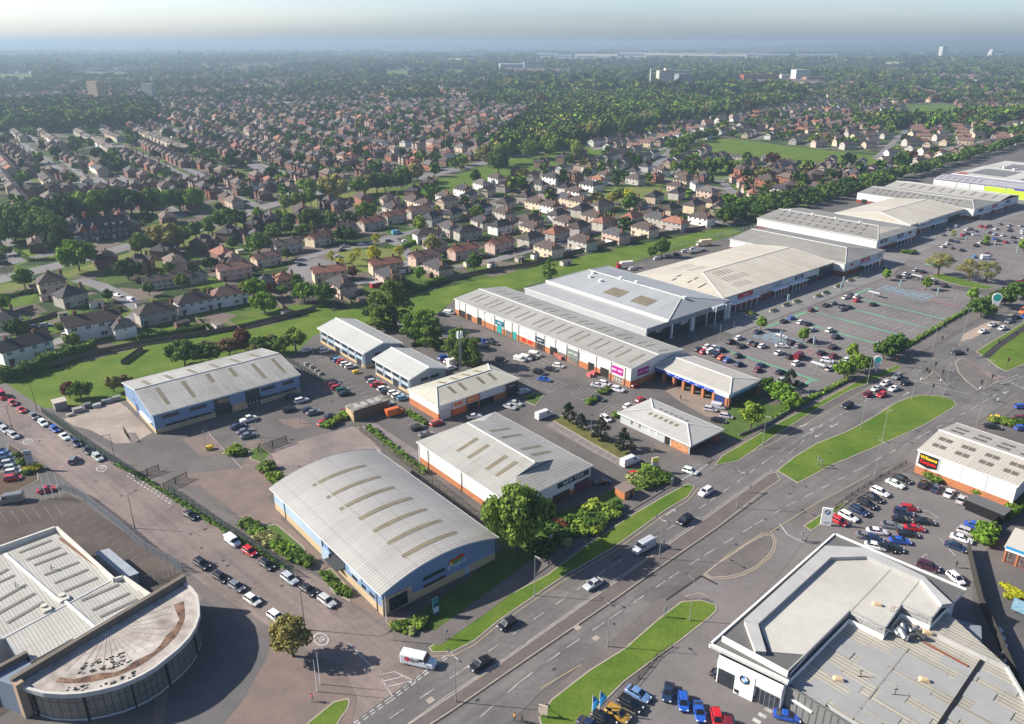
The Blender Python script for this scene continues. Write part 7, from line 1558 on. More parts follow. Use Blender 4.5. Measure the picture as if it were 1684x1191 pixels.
belt('in the belt before the large stores',[(1185,366),(1225,352),(1262,345),(1300,336),(1340,330),(1380,320),(1420,308),(1460,298),(1500,290),(1540,277),(1580,266),(1640,248),(1700,232)],38,(7,9.5),['wide'],['deep','mid','dark'],2.5,1.1)
belt('in the front of the store belt',[(1175,372),(1225,362),(1300,344),(1380,327),(1460,304)],14,(6,8),['wide'],['deep','dark'],2,1.1)
belt('on the small green',[(1006,338),(1014,332),(1024,330),(1037,338)],5,(6,8),['round'],['deep','fresh','lime'],1,1.1)
belt('in the light green rows by the school',[(1108,285),(1130,284),(1150,286),(1175,283),(1200,286),(1226,284)],11,(8,11),['round'],['light','fresh','mid'],4,1.)
belt('in the pale row along the park field',[(868,258),(893,262),(912,255),(934,252),(950,262)],6,(11,13),['round'],['light','fresh'],3,1.)
belt('in the broad belt below the hospital',[(800,290),(830,272),(860,262),(905,250),(930,238),(960,235),(1000,232),(1040,215),(1080,205),(1120,200),(1160,195),(1200,185)],24,(14,19),['wide','round'],['mid','deep','olive','dark'],12,1.)
belt('along the park field hedge',[(1100,250),(1115,245),(1140,235),(1160,228),(1175,222)],8,(8,11),['wide'],['mid','deep'],4,1.)
belt('in the large bright group at the upper left',[(12,222),(35,215),(100,205),(130,210),(200,200),(230,205)],7,(16,20),['wide'],['light','mid'],6,1.)
# shrubs of the planted bank
ri=random.Random(2); sh_=[(905,900),(918,888),(930,896),(940,880),(955,872),(968,864),(980,872),(990,855),(1003,846),(1012,838),(958,848),(938,862),(922,872),(975,838),(1045,792),(1055,783),(1068,779),(1080,787),(1092,790),(1060,798),(1072,797),(905,878),(890,905)]
made=[]
for x,y in sh_: 
    g=G(x,y); c_=ri.choice(['mid','deep','pale','light','deep','copper' if x<960 else 'mid']); made.append((x,tree(*g,ri.uniform(1.6,2.8),'bush',c_,'x','shrubs of the planted bank',ri.uniform(1.3,2),.1),c_))
made.sort(key=lambda m:m[0])
for i,(x,o,c_) in enumerate(made): o['label']=f"{TN[c_]} shrub, {nth(i+1)} from the left on the planted bank along the footpath"
def bushes(desc,k,pts,hs,cols,wid=1.6,z=.1):
    made=[]
    for x,y in pts: g=C(k,x,y) if k else G(x,y); c_=ri.choice(cols); made.append((IMG(*g)[0],tree(*g,ri.uniform(*hs),'bush',c_,'x','shrubs '+desc,wid*ri.uniform(.8,1.2),z),c_))
    made.sort(key=lambda m:m[0])
    for i,(x,o,c_) in enumerate(made): o['label']=f"{TN[c_]} shrub"+(f", {nth(i+1)} from left {desc}" if len(made)>1 else ' '+desc)
bushes('in the long bed beside the hangar entrance','F',[(20,250),(60,280),(95,310),(130,330),(165,350),(205,375),(245,400),(280,420),(225,400),(180,370),(310,430),(90,285),(50,255)],(1.3,2.2),['mid','fresh','pale'])
bushes('in the narrow bed under the hangar wall','F',[(380,480),(405,510),(425,530),(450,545),(475,565),(500,580)],(1.,1.6),['mid','deep'])
bushes('round the foot of the white flagpole corner','F',[(715,720),(745,735),(775,750),(805,755),(835,725),(850,700)],(1.,1.6),['pale','mid','light'])
bushes('on the trade unit parking hedge','R5',[(1545,800),(1575,820),(1605,840),(1640,860),(1675,885)],(1.,1.6),['fresh','mid'])
bushes('in the bay planters of the office park','R5',[(840,905),(880,885),(915,860),(950,835),(985,820)],(1.3,2.),['light','fresh'],1.8)
bushes('in the rock bed of the display yard','Q6',[(150,640),(190,665),(230,720),(270,700),(215,745),(300,710),(130,600)],(1.1,2.),['deep','mid','lime'],1.6)
bushes('on the car park planter before the stores','R1',[(610,215),(640,225)],(1.2,1.6),['deep'],1.8)
bushes('beside the flags at the right verge','Q7',[(620,800),(690,790),(760,830),(830,830),(900,860),(950,820)],(1.2,2.),['deep','light','mid'],1.8)
bushes('against the carpet warehouse wall','R4',[(880,90),(930,110),(1245,215),(1280,225)],(1.6,2.4),['fresh','mid'],1.4)
bushes('at the kerb of the car park lane','R6',[(1100,460),(1140,440),(1200,385),(1240,365),(1300,555),(660,420)],(1.2,1.9),['mid','deep','fresh'],1.7)
bushes('along the chicane of the right boundary fence','R4',[(1310,600),(1360,570),(1400,545),(1540,420),(1580,380),(1630,340),(1670,300),(1340,640)],(2.,3.2),['mid','deep','fresh'],1.3)
bushes('at the edge of the yellow flowering bed','M',[(1185,540),(1215,560),(1245,580),(1195,590)],(.7,1.1),['lime'],2.4)
bushes('at the corner hedge between bays and fence',None,[(398,748),(385,745),(440,775),(452,790),(462,800)],(1.5,2.6),['light','lime','mid'],1.5)
bushes('in the far car park entrance bed','Q1',[(1010,600),(1040,605),(1065,600)],(1.8,2.6),['deep','mid'],1.6)
bushes('in the line between the grey and small rooflight stores','Q1',[(435,490),(465,498),(500,500),(540,505),(585,515),(630,525),(675,528),(725,538),(765,545)],(4.5,6),['pine'],.9,0)
# hedges: one thing each
def hedge(label,pts,h,wd,col,k=None,z=0,group=None):
    P_=P(pts,k); c_=P_[0]; o=thing('hedge',label,'hedge',(*c_,z),0,group); cen=[];nr_=[];sz=[]
    g=np.random.default_rng(len(pts)*7+int(c_[0])%97)
    for i in range(len(P_)-1):
        p,q=P_[i],P_[i+1]; L_=math.dist(p,q); n=int(max(30,min(1500,L_*(h*2+wd)*5/ (1 if L_<60 else 2)))); t=g.uniform(0,1,n); a=g.uniform(0,2*h+wd,n)
        dx,dy=(q[0]-p[0])/L_,(q[1]-p[1])/L_; hv=h*(1+.16*np.sin(t*L_*.9+i)+g.uniform(-.1,.1,n))
        side=np.where(a<h,-1,np.where(a<h+wd,0,1)); off=np.where(side==0,(a-h)-wd/2,side*wd/2); zz=np.where(side==0,hv,np.where(side<0,a,a-h-wd)*hv/h)
        off=off+g.normal(0,.12,n)
        cen.append(np.stack([p[0]+(q[0]-p[0])*t-dy*off-c_[0],p[1]+(q[1]-p[1])*t+dx*off-c_[1],zz],1)); nn=np.stack([-dy*side*1.,dx*side*1.,np.where(side==0,1.,.2)],1)+g.normal(0,.4,(n,3)); nr_.append(nn/np.linalg.norm(nn,axis=1)[:,None]); sz.append(g.uniform(.22,.5,n)*(1 if L_<60 else 1.4))
    cen=np.concatenate(cen); m=npmesh('foliage',leafquads(cen,np.concatenate(nr_),np.concatenate(sz)),len(cen),[M_LEAF]); f=meshobj('foliage',m,o); f.color=TC[col]+(1,); 
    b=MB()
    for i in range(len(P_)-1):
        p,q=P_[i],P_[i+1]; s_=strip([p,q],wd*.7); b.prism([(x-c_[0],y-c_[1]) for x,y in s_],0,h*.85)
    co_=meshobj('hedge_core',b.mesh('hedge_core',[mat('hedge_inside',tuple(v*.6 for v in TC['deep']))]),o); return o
hedge('tall dark hedge along the gardens at the left end of the grass strip',[(0,628),(40,618),(85,600),(130,585),(160,578)],4.,3.2,'deep')
hedge('clipped hedge in front of the long grey rendered block',[(232,512),(262,500),(300,495),(350,478)],1.8,1.6,'mid')
hedge('hedge along the footpath corner of the left estate road',[(92,542),(135,528),(170,520),(200,510)],1.8,1.6,'mid'); hedge('dark hedge with creeper round the white gabled house corner',[(640,408),(655,412),(668,404),(690,398)],1.6,1.8,'fresh')
hedge('low hedge round the lawn by the pub road',[(25,412),(48,430),(100,428)],1.4,1.2,'mid'); hedge('green hedge along the inside of the long roadside fence',[(190,765),(225,782),(278,815),(330,850),(380,880),(430,912),(470,935)],.8,.45,'deep')
hedge('scrub hedge between the yard fence and the white retail warehouse',[(605,705),(640,735),(680,765),(700,780)],1.2,1.2,'mid'); hedge('ragged hedge at the back fence of the office car park',[(330,575),(380,572),(420,570),(455,562)],2.5,2,'brownish')
hedge('dark hedge at the end of gardens beside the grass strip',[(600,520),(640,495),(690,478),(730,462)],2.4,2.4,'deep'); hedge('green hedge strip along the car park wall, left part',[(1270,690),(1335,655),(1395,625)],.8,1.2,'fresh'); hedge('green hedge strip along the car park wall, right part',[(1470,582),(1560,528),(1640,483)],.8,1.2,'fresh')
hedge('dark hedge behind the far grass strip end',[(1040,372),(1090,366),(1130,362),(1165,360)],2.2,3,'deep'); hedge('hedge in the garden row above the grass strip\'s left end',[(225,560),(300,548),(345,540)],1.8,2,'deep'); hedge('avenue garden hedge',[(0,492),(40,484),(75,474)],1.5,1.4,'mid'); OB_=None
for o in COL.objects:
    if o.get('label')=='avenue garden hedge': o['label']='long straight hedge between the avenue grass and the left gardens'
# ---------- street furniture ----------
M_LAMP=mat('lamp_steel',(.33,.33,.32),.5,metal=.4); M_LAMPD=mat('dark_lamp_steel',(.06,.06,.06),.6)
LAMPP={}
def lamp_proto(kind,h):
    b=MB(); b.tube((0,0,0),(0,0,1.2),.12,.12,8); b.tube((0,0,1.2),(0,0,h),.09,.05,8)
    a=MB(); l=MB()
    if kind=='double':
        a.tube((-1.3,0,h+.15),(0,0,h-.1),.04); a.tube((1.3,0,h+.15),(0,0,h-.1),.04)
        for s in (-1,1): l.box((s*1.6,0,h+.08),(.75,.28,.14))
    elif kind=='single': a.tube((0,0,h-.1),(1.6,0,h+.2),.045); l.box((1.9,0,h+.12),(.75,.28,.14))
    else: l.box((0,0,h),(.6,.45,.22)); a.tube((-.35,0,h-.1),(.35,0,h-.1),.04)
    return b,a,l
def lamp(x,y,h,kind,ang,label,dark=False,group='street lamps'):
    key=(kind,h,dark); m=M_LAMPD if dark else M_LAMP
    if key not in LAMPP: b,a,l=lamp_proto(kind,h); LAMPP[key]=(b.mesh('pole',[m]),a.mesh('arm',[m]),l.mesh('lantern',[M_LAMPD]))
    o=thing('street_lamp',label,'street lamp',(x,y,.08),R(ang),group)
    meshobj('pole',LAMPP[key][0],o); meshobj('arm',LAMPP[key][1],o); meshobj('lantern',LAMPP[key][2],o)
def lamps(desc,items,h,kind,ang,dark=False):
    its=sorted(items)
    for i,(x,y) in enumerate(its): lamp(*G(x,y),h,kind,ang,f"{'dark' if dark else 'grey'} {'tall' if h>8 else 'short'} street lamp, {nth(i+1)} from left {desc}" if len(its)>1 else f"{'tall' if h>8 else 'short'} street lamp {desc}",dark,'street lamps '+desc)
lamps('along the middle of the main road',[(750,1155),(1084,919),(1211,836),(1415,706),(1499,657)],10,'double',-50)
lamps('on the far kerb and junction islands',[(1450,727),(1550,656),(1606,699),(1618,639),(1438,782)],10,'double',-50)
lamps('on the near verge of the main road',[(879,980),(1253,737),(1426,632),(1533,577),(1585,546)],9.8,'single',-50)
lamps('on the southern pavement and grass',[(999,1064),(1134,1021)],9.8,'single',130)
lamps('along the fence side of the pink road',[(61,676),(191,764),(434,921)],9,'single',-130,True); lamps('along the showroom side of the pink road',[(23,716),(222,869),(502,1036)],9,'single',50,True)
lamps('in the office park bays',[(424,720),(493,696),(549,691),(486,586),(517,600),(432,764),(340,742)],6,'small',40)
lamps('in the trade park lanes',[(972,715),(1183,560),(1205,555)],6,'small',40)
lamps('in the retail car park',[(1480,540),(1530,525),(1452,520),(1570,500),(1500,498),(1445,445),(1660,440),(1560,420)],7,'small',40)
lamps('on the estate roads',[(218,412),(30,462),(12,455),(570,462),(740,432),(860,400),(1010,380),(165,530),(260,560),(640,378),(1420,312),(1290,355)],7,'single',-60,True)
# traffic lights
tb=MB(); tb.tube((0,0,0),(0,0,3.2),.07,n=6); th_=MB(); th_.box((0,0,2.3),(.35,.3,1.05)); th_.box((0,-.2,2.2),(.6,.05,1.25)); tl=MB(); tl.tube((0,-.23,3.1),(0,-.26,3.1),.12,n=8)
tm_=(tb.mesh('pole',[M_LAMPD]),th_.mesh('signal_head',[M_BLACK]),tl.mesh('red_lens',[mat('red_lens',(.35,.01,.01),.3)]))
tls=sorted([(1521,621),(1526,624),(1536,611),(1548,624),(1532,648),(1612,641),(1629,632),(1588,588),(1656,604),(1473,604),(1498,594),(1548,567),(1668,560),(1640,575)])
for i,(x,y) in enumerate(tls):
    o=thing('traffic_light',f"black traffic light, {nth(i+1)} from the left at the big junction",'traffic light',(*G(x,y),.12),R(-50+(i%3)*90),'traffic lights at the big junction')
    for n_,m_ in zip(('pole','signal_head','lens'),tm_): meshobj(n_,m_,o)
# bollards with pale heads on the islands
bs=sorted([(1515,627),(1547,629),(1612,642),(1641,661)])
for i,(x,y) in enumerate(bs):
    o=thing('bollard',f"white keep left bollard, {nth(i+1)} from the left on the junction islands",'bollard',(*G(x,y),.14),0,'bollards on the junction islands'); b=MB(); b.box((0,0,0),(.35,.25,.3)); b.build('base',M_BLACK,o); b=MB(); b.loft([[(-.25,-.12,.3),(.25,-.12,.3),(.25,.12,.3),(-.25,.12,.3)],[(-.2,-.1,1.1),(.2,-.1,1.1),(.2,.1,1.1),(-.2,.1,1.1)]]); b.build('head',M_WHITE,o)
# flags and flagpoles
def flagpole(x,y,h,label,flag=None,lean=0):
    o=thing('flagpole',label,'flagpole',(x,y,.1)); b=MB(); b.tube((0,0,0),(lean,0,h),.09,.04,8); b.build('pole',M_WHITE,o); b=MB(); b.tube((lean,0,h),(lean,0,h+.15),.09,.02,6); b.build('finial',M_STEEL,o)
    if flag:
        b=MB(); n=8
        for i in range(n):
            for j in range(6):
                def f(i,j): u=i/n; v=j/6; return (.05+1.15*u*(1-.3*v)-.5*u*v, .18*math.sin(u*5+v*2), h-.2-2.9*v-.9*u*(1-v)*1.2)
                b.face([f(i,j),f(i,j+1),f(i+1,j+1),f(i+1,j)])
        b.build('flag',mat('cyan_flag',(.02,.26,.55),.6),o)
flagpole(*G(985,1176),5.2,'right one of the two flagpoles with limp blue flags by the dealership grass',True); flagpole(*G(973.5,1180),4.8,'left one of the two flagpoles with limp blue flags by the dealership grass',True)
for i,(x,y,h) in enumerate(((77,821,7),(89,820,7),(101,819,7))): flagpole(*G(x,y),h,f"bare white flagpole, {nth(i+1)} from the left at the showroom gate",lean=-.2)
for i,(x,y,h) in enumerate(((3,737,5.5),(14,741,5.5),(522,1138,7),(527,1126,7))): flagpole(*G(x,y),h,['bare white flagpole at the left edge of the photo','bare white flagpole second from the left edge','front one of the two bare flagpoles on the showroom forecourt','rear one of the two bare flagpoles on the showroom forecourt'][i])
flagpole(*G(636,1024),6.2,'tall bare white pole in front of the hangar glass corner')
# totem signs
def totem(name,label,x,y,w,h,d,ang,m,band=None,base=.0,k=None):
    o=thing(name,label,'sign',(*(C(k,x,y) if k else G(x,y)),.1),R(ang)); b=MB()
    b.loft([[(-w/2,-d/2,base),(w/2,-d/2,base),(w/2,d/2,base),(-w/2,d/2,base)],[(-w/2,-d/2,h),(w/2,-d/2,h),(w/2,d/2,h),(-w/2,d/2,h)]]); b.build('panel',m,o)
    if base:
        for s in (-1,1): b=MB(); b.tube((s*w*.35,0,0),(s*w*.35,0,base),.08); b.build('leg',M_STEEL,o)
    if band:
        for z0,z1,mm in band: b=MB(); b.box((0,-d/2-.02,z0),(w*.94,.06,z1-z0)); b.build('band',mm,o)
    return o
def face_text(o,s,x,y,z,size,m,name='lettering'):
    cu=bpy.data.curves.new(name,'FONT'); cu.body=s; cu.size=size; cu.align_x='CENTER'; cu.align_y='CENTER'; cu.extrude=.01; cu.offset=.01; cu.materials.append(m); t=bpy.data.objects.new(name,cu); COL.objects.link(t); t.parent=o; t.location=(x,y,z); t.rotation_euler=(math.pi/2,0,0)
o=totem('totem_sign','tall white dealership totem with round badge beside the parked car rank',1357,864,2.3,4.6,.4,-15,M_WHITE); l0=(OFF.get(o.name))
ca=[]; 
for r0,r1,a0,a1,m_,n_ in [(.0,.62,0,6.2832,M_BLACK,'badge_ring')]+[(0,.4,k_*math.pi/2,(k_+1)*math.pi/2,(mat('badge_blue',(.02,.22,.6)) if k_%2 else M_WHITE),'badge_quarter') for k_ in range(4)]:
    b=MB(); y_=-.22 if n_=='badge_ring' else -.235
    for i in range(16): x,y=a0+(a1-a0)*i/16,a0+(a1-a0)*(i+1)/16; b.face([(r0*math.cos(x),y_,3.6+r0*math.sin(x)),(r1*math.cos(x),y_,3.6+r1*math.sin(x)),(r1*math.cos(y),y_,3.6+r1*math.sin(y)),(r0*math.cos(y),y_,3.6+r0*math.sin(y))])
    b.build(n_,m_,o)
b=MB(); b.box((0,-.22,.9),(1.4,.04,.12)); b.box((0,-.22,.6),(1.,.04,.1)); b.build('lettering_bar',mat('grey_letter',(.3,.3,.32)),o)
GRT=mat('grey_totem',(.27,.3,.33),.4); o=totem('totem_sign','grey totem with three black diamonds at the display yard corner','263'and 52,772,1.7,5.6,.5,5,GRT)
for cx,cz in ((0,1.9),(-.22,1.55),(.22,1.55)): b=MB(); b.face([(cx,-.27,cz+.22),(cx-.2,-.27,cz),(cx,-.27,cz-.22),(cx+.2,-.27,cz)]); b.build('diamond',M_BLACK,o)
b=MB(); b.box((0,-.27,4.3),(.7,.04,.35)); b.build('maker_mark',M_BLACK,o)
o=totem('totem_sign','dark teal totem with white lower panel on the grass before the hangar',717,1013,1.3,4.2,.3,40,mat('teal_dark',(.01,.06,.075),.4),[(3.1,3.9,mat('teal_mark',(.02,.22,.26))),(.9,2.2,mat('pale_panel',(.4,.52,.62)))])
o=totem('totem_sign','yellow topped directory totem at the trade park entrance',1076,777,1.9,4.4,.35,20,mat('buff_panel',(.42,.33,.22),.5,(.6,.55,.5),2.5,.9),[(3.3,4.4,mat('bright_yellow',(.75,.72,.02))),(.7,1.6,mat('bright_yellow',(.75,.72,.02))),(1.8,2.3,M_WHITE)])
for (x,y,h,l,k) in ((1634,514,8.5,'large white and teal teardrop sign above the car park wall','R'),(1440,612,6,'smaller teal teardrop sign beside the roadside trees','S')):
    o=thing('teardrop_sign',l,'sign',(*G(x,y),0),R(-15)); s_=h/8.5; b=MB(); N=20; pts=[]
    for i in range(N+1): a=-.62*math.pi+i/N*(2*math.pi-.0)*0; 
    pts=[(0,0)]+[(1.9*s_*math.cos(a),h-2*s_+2*s_*math.sin(a)) for a in [R(-25+230*i/N) for i in range(N+1)]]
    b.face([(x_,-.15,z_) for x_,z_ in pts]); b.face([(x_,.15,z_) for x_,z_ in pts[::-1]])
    for i in range(len(pts)): p,q=pts[i],pts[(i+1)%len(pts)]; b.face([(p[0],.15,p[1]),(q[0],.15,q[1]),(q[0],-.15,q[1]),(p[0],-.15,p[1])])
    b.build('drop_panel',M_WHITE,o); b=MB(); b.face([(1.45*s_*math.cos(a),-.17,h-2*s_+1.5*s_*math.sin(a)) for a in [2*math.pi*i/20 for i in range(20)]]); b.build('teal_disc',mat('teal_disc',(.02,.36,.33),.5),o)
bn=sorted([(1283,562),(1295,500),(1382,480),(1480,474),(1541,489),(1338,570),(1587,400),(1635,408),(1672,418),(1386,470)])
for i,(x,y) in enumerate(bn): totem('banner_sign',f"slim pale green banner, {nth(i+1)} from the left in the retail car park",x,y,.9,4.2,.12,20,mat('pale_banner',(.55,.68,.64),.6),None,.8)['group']='banners in the retail car park'
totem('hoarding','red and white hoarding at the right edge beside the car park wall',1680,476,9,2.6,.3,15,mat('white_hoarding',(.7,.68,.66)),[(2.0,4.4,mat('hoarding_red',(.6,.02,.06)))],1.8)
totem('board_sign','small cream board sign on the grass point at the bottom edge',893,1180,1.6,2.6,.15,-20,mat('cream_board',(.6,.5,.38)),None,.7)
totem('board_sign','blue sign panel beside the yellow flowering bed at the right edge',1676,1012,3.2,3.2,.25,-50,mat('blue_sign_face',(.08,.25,.38),.5,(.3,.4,.45),1.5,.9),None,.6)
sg=sorted([(1350,770),(1345,765),(906,895),(1090,903),(1093,1016),(735,1052),(1232,811),(1318,890),(1105,800)])
for i,(x,y) in enumerate(sg): totem('road_sign',f"small grey road sign on a post, {nth(i+1)} from the left along the main road",x,y,.7,2.5,.06,30,mat('grey_sign_back',(.45,.46,.47),.5),None,1.7)['group']='small road signs'
# fences
def fence(label,pts,h,m,k=None,post=2.6,pale=.4,z=.05,solid_=False,name='fence',rail=2,group=None):
    P_=P(pts,k); c_=P_[0]; o=thing(name,label,'fence' if name!='low_wall' else 'wall',(*c_,z),0,group); pb=MB(); np_=0; qb=MB()
    for i in range(len(P_)-1):
        p,q=(P_[i][0]-c_[0],P_[i][1]-c_[1]),(P_[i+1][0]-c_[0],P_[i+1][1]-c_[1]); L_=math.dist(p,q); a=math.atan2(q[1]-p[1],q[0]-p[0]); m_=lerp(p,q,.5)
        if solid_: qb.box((*m_,.05),(L_,.09 if h<3 else .2,h-.05),0,a)
        else:
            for j in range(rail): qb.box((*m_,h*(.2+.65*j/max(1,rail-1))),(L_,.05,.06),0,a)
            n=int(L_/pale)
            for j in range(n): x,y=lerp(p,q,(j+.5)/n); qb.box((x,y,.08),(.09,.03,h-.08),0,a)
        n=max(1,int(L_/post))
        for j in range(n+(i==len(P_)-2)):
            x,y=lerp(p,q,j/n); pb.box((x,y,0),(.13,.13,h+.08),0,a)
            if np_<90: b=MB(); b.box((x,y,0),(.13,.13,h+.08),0,a); meshobj('post',b.mesh('post',[m]),o); np_+=1
    meshobj('fence_panel',qb.mesh('fence_panel',[m]),o); return o
M_GF=mat('dark_green_fence',(.03,.06,.05),.6); M_WF=mat('timber_fence',(.16,.125,.09),.9,(.10,.08,.06),.4,.8); M_GALV=mat('galvanised_fence',(.24,.26,.29),.5,metal=.3); M_WALL=mat('rendered_wall',(.33,.27,.21),.9)
fence('long dark green palisade fence along the pink road, upper part',[(70,680),(100,702),(150,738),(200,770),(222,782)],2.3,M_GF,pale=.3,post=2.8)
fence('dark green palisade fence along the pink road beside the hangar',[(278,808),(330,845),(390,885),(430,910),(482,948)],2.2,M_GF,pale=.35)
fence('blue grey steel fence round the display yard of the curved showroom',[(90,800),(132,817),(180,855),(240,905),(300,940)],2.4,M_GALV,pale=.28,post=2.4)
fence('green fence between the rank of cars and the shaded office yard',[(465,590),(490,605),(520,625),(545,635)],1.9,M_GF,pale=.5)
fence('steel fence between the hangar and the white retail warehouse',[(585,705),(640,745),(700,790),(760,838),(800,870)],2.3,mat('brown_fence',(.12,.10,.08),.7),pale=.45,post=3)
fence('black gate fence at the top of the hangar yard',[(425,745),(472,728)],2.2,M_BLACK,pale=.25,post=3,name='gate'); fence('open black gate beside the long blue office yard',[(224,790),(262,775)],2.,M_BLACK,pale=.25,post=3,name='gate'); fence('black gate at the roadside entrance of the office park',[(270,806),(308,787)],2.,M_BLACK,pale=.25,post=3,name='gate')
fence('second black gate leaf by the concrete yard',[(205,712),(214,727)],2.1,M_BLACK,pale=.25,post=3,name='gate')
fence('long timber fence between the gardens and the grass strip, left part',[(20,612),(60,610),(150,585),(230,568),(330,553),(400,540),(470,523),(520,510)],1.9,M_WF,solid_=True,post=3)
fence('long timber fence between the gardens and the grass strip, middle part',[(585,505),(620,495),(690,478),(735,462),(800,448),(870,438),(930,420)],1.9,M_WF,solid_=True,post=3); fence('long timber fence between the gardens and the grass strip, right part',[(930,420),(1000,404),(1080,388),(1160,376)],1.9,M_WF,solid_=True,post=3)
fence('low cream wall along the retail car park, lower part',[(1215,718),(1265,697),(1330,657),(1400,625)],.9,M_WALL,solid_=True,name='low_wall',post=6); fence('low cream wall along the retail car park, upper part',[(1465,583),(1560,529),(1640,483),(1700,452)],.9,M_WALL,solid_=True,name='low_wall',post=6)
fence('timber fence hiding the narrow lane right of the dealership',[(1590,905),(1600,950),(1612,1000),(1640,1060),(1670,1130),(1690,1190)],2.6,mat('dark_shaded_timber',(.035,.032,.028),.9),solid_=True,post=2.5)  # shadow along this strip is put into the fence colour
fence('dark boundary fence between the carpet warehouse and the right hand lane',[(1605,890),(1640,860),(1690,825)],2.,mat('dark_shaded_timber',(.035,.032,.028)),solid_=True)
fence('knee rail fence along the dealership grass, lower part',[(1035,1135),(1080,1080),(1105,1065)],.8,M_LAMPD,pale=2,rail=2); fence('dark rail round the dealership car rank',[(1366,842),(1400,815),(1450,785),(1490,762)],.9,M_BLACK,pale=.9)
fence('galvanised fence behind the big stores, end of the grass strip',[(1180,392),(1215,382),(1240,375),(1250,382)],2.4,M_GALV,pale=.8,post=4); fence('thin fence along the yard behind the stores',[(872,470),(960,452),(1040,432),(1120,405),(1190,386)],2.2,M_GALV,pale=1.2,post=5)
fence('mesh fence at the lower end of the display yard',[(225,962),(262,955),(300,940)],2.,M_GALV,pale=.8)
gf=[[(200,600),(235,575)],[(0,525),(55,508)],[(0,548),(60,530),(95,518)],[(395,545),(370,530)],[(345,548),(322,528)],[(455,500),(480,520)],[(560,490),(585,505)],[(640,470),(655,488)],[(845,420),(858,434)],[(905,408),(915,422)],[(965,398),(975,410)],[(300,440),(345,430)],[(370,480),(420,470)],[(485,395),(520,385)],[(1000,376),(1012,388)],[(1050,366),(1060,378)],[(730,415),(760,405)],[(30,560),(80,545)],[(795,432),(810,446)],[(640,352),(680,342)]]
gf.sort(key=lambda q:q[0][0])
for i,q in enumerate(gf): fence(f"brown garden fence, {nth(i+1)} from the left among the nearer gardens",q,1.7,M_WF,solid_=True,post=2.5,group='brown garden fences')
# garden sheds and garages
rs_=random.Random(9); sd_=[(55,478,'pinkish'),(78,494,'pinkish'),(105,523,'grey'),(118,548,'cream'),(140,553,'cream'),(365,425,'white'),(395,418,'cream'),(352,432,'white'),(358,541,'grey'),(300,538,'brick'),(430,495,'white'),(618,472,'crimson'),(705,455,'brown'),(690,446,'buff'),(725,446,'brick'),(665,448,'white'),(808,440,'white'),(880,425,'white'),(855,430,'grey'),(955,412,'white'),(1005,400,'white'),(930,436,'grey'),(595,498,'brown'),(590,486,'brick'),(925,343,'orange_'),(945,338,'grey'),(905,350,'grey'),(470,520,'white'),(235,505,'grey'),(160,505,'white'),(20,548,'white'),(5,560,'white'),(270,525,'grey'),(1030,390,'grey'),(1065,375,'white'),(770,438,'cream')]
sd_.sort(key=lambda q:q[0])
shw=MB(); 
for i,(x,y,c_) in enumerate(sd_):
    cc='red' if c_=='orange_' else c_
    t=hut('garden_shed',f"{WN.get(cc,cc)} garden shed or garage, {nth(i+1)} from the left among the nearer gardens",'shed',None,x,y,(rs_.uniform(3,5.5),rs_.uniform(2.4,3.4),2.2),rs_.choice([35,45,130]),mat('shed_'+cc,WALLC[cc],.9),mat('shed_roof_'+cc,(.34,.32,.3) if i%2 else (.16,.13,.12),.85),.15,True,rs_.choice([0,.8])); t['group']='garden sheds'
# yard things
M_YEL=mat('yellow_plastic',(.7,.45,.02),.5)
def grit(x,y,label,k=None):
    o=thing('grit_bin',label,'grit bin',(*(C(k,x,y) if k else G(x,y)),.06),.4); b=MB(); b.loft([[(-.75,-.5,0),(.75,-.5,0),(.75,.5,0),(-.75,.5,0)],[(-.9,-.6,.8),(.9,-.6,.8),(.9,.6,.8),(-.9,.6,.8)]]); b.build('tub',M_YEL,o); b=MB(); b.loft([[(-1,-.7,.8),(1,-.7,.8),(1,.7,.8),(-1,.7,.8)],[(-.7,-.35,1.15),(.7,-.35,1.15),(.7,.35,1.15),(-.7,.35,1.15)]]); b.build('lid',M_YEL,o)
grit(1285,965,'yellow grit bin with red lid at the corner of the brick paved bay','A'); grit(1080,443,'yellow grit bin at the end of the office unit rank','R5')
def crate(x,y,label,size,col,k,ang=40,grp=None,z=.05):
    o=thing('crate' if size[2]<1.2 else 'container',label,'crate',(*C(k,x,y),z),R(ang),grp); b=MB(); b.box((0,0,0),size); b.build('body',mat('crate_%d_%d'%(x,y),col,.8),o); b=MB(); b.box((0,0,size[2]),(size[0]*1.04,size[1]*1.04,.12)); b.build('lid',mat('crate_lid_%d_%d'%(x,y),tuple(v*.8 for v in col),.8),o)
for x,y,s_,c_,l in ((570,268,(1.6,1.2,.6),(.45,.4,.33),'flat pale crate on the ground before the substation'),(635,235,(2.6,1.8,1.2),(.35,.33,.3),'grey yard container next to the substation'),(715,200,(2.,1.6,1.3),(.16,.17,.18),'dark cage container in the yard corner'),(790,195,(2.4,1.4,.9),(.42,.42,.42),'light grey crate in the yard corner'),(840,172,(1.2,1.,.8),(.12,.12,.12),'small black bin in the yard corner'),(880,160,(3.,1.2,1.1),(.3,.3,.29),'left pipe crate against the yard hedge'),(945,140,(3.,1.2,1.1),(.3,.3,.29),'right pipe crate against the yard hedge')): crate(x,y,l,s_,c_,'Q6')
rs2=random.Random(6)
for i,(x,y) in enumerate(((650,375),(675,385),(695,395),(715,410),(735,425),(755,440),(770,455))): crate(x,y,f"black rubbish crate, {nth(i+1)} from the left along the shaded fence of the office yard",(1.1,.9,rs2.uniform(.6,1.)),(.04,.045,.04) if i%2 else (.3,.3,.28),'R5',40,'rubbish along the office fence')
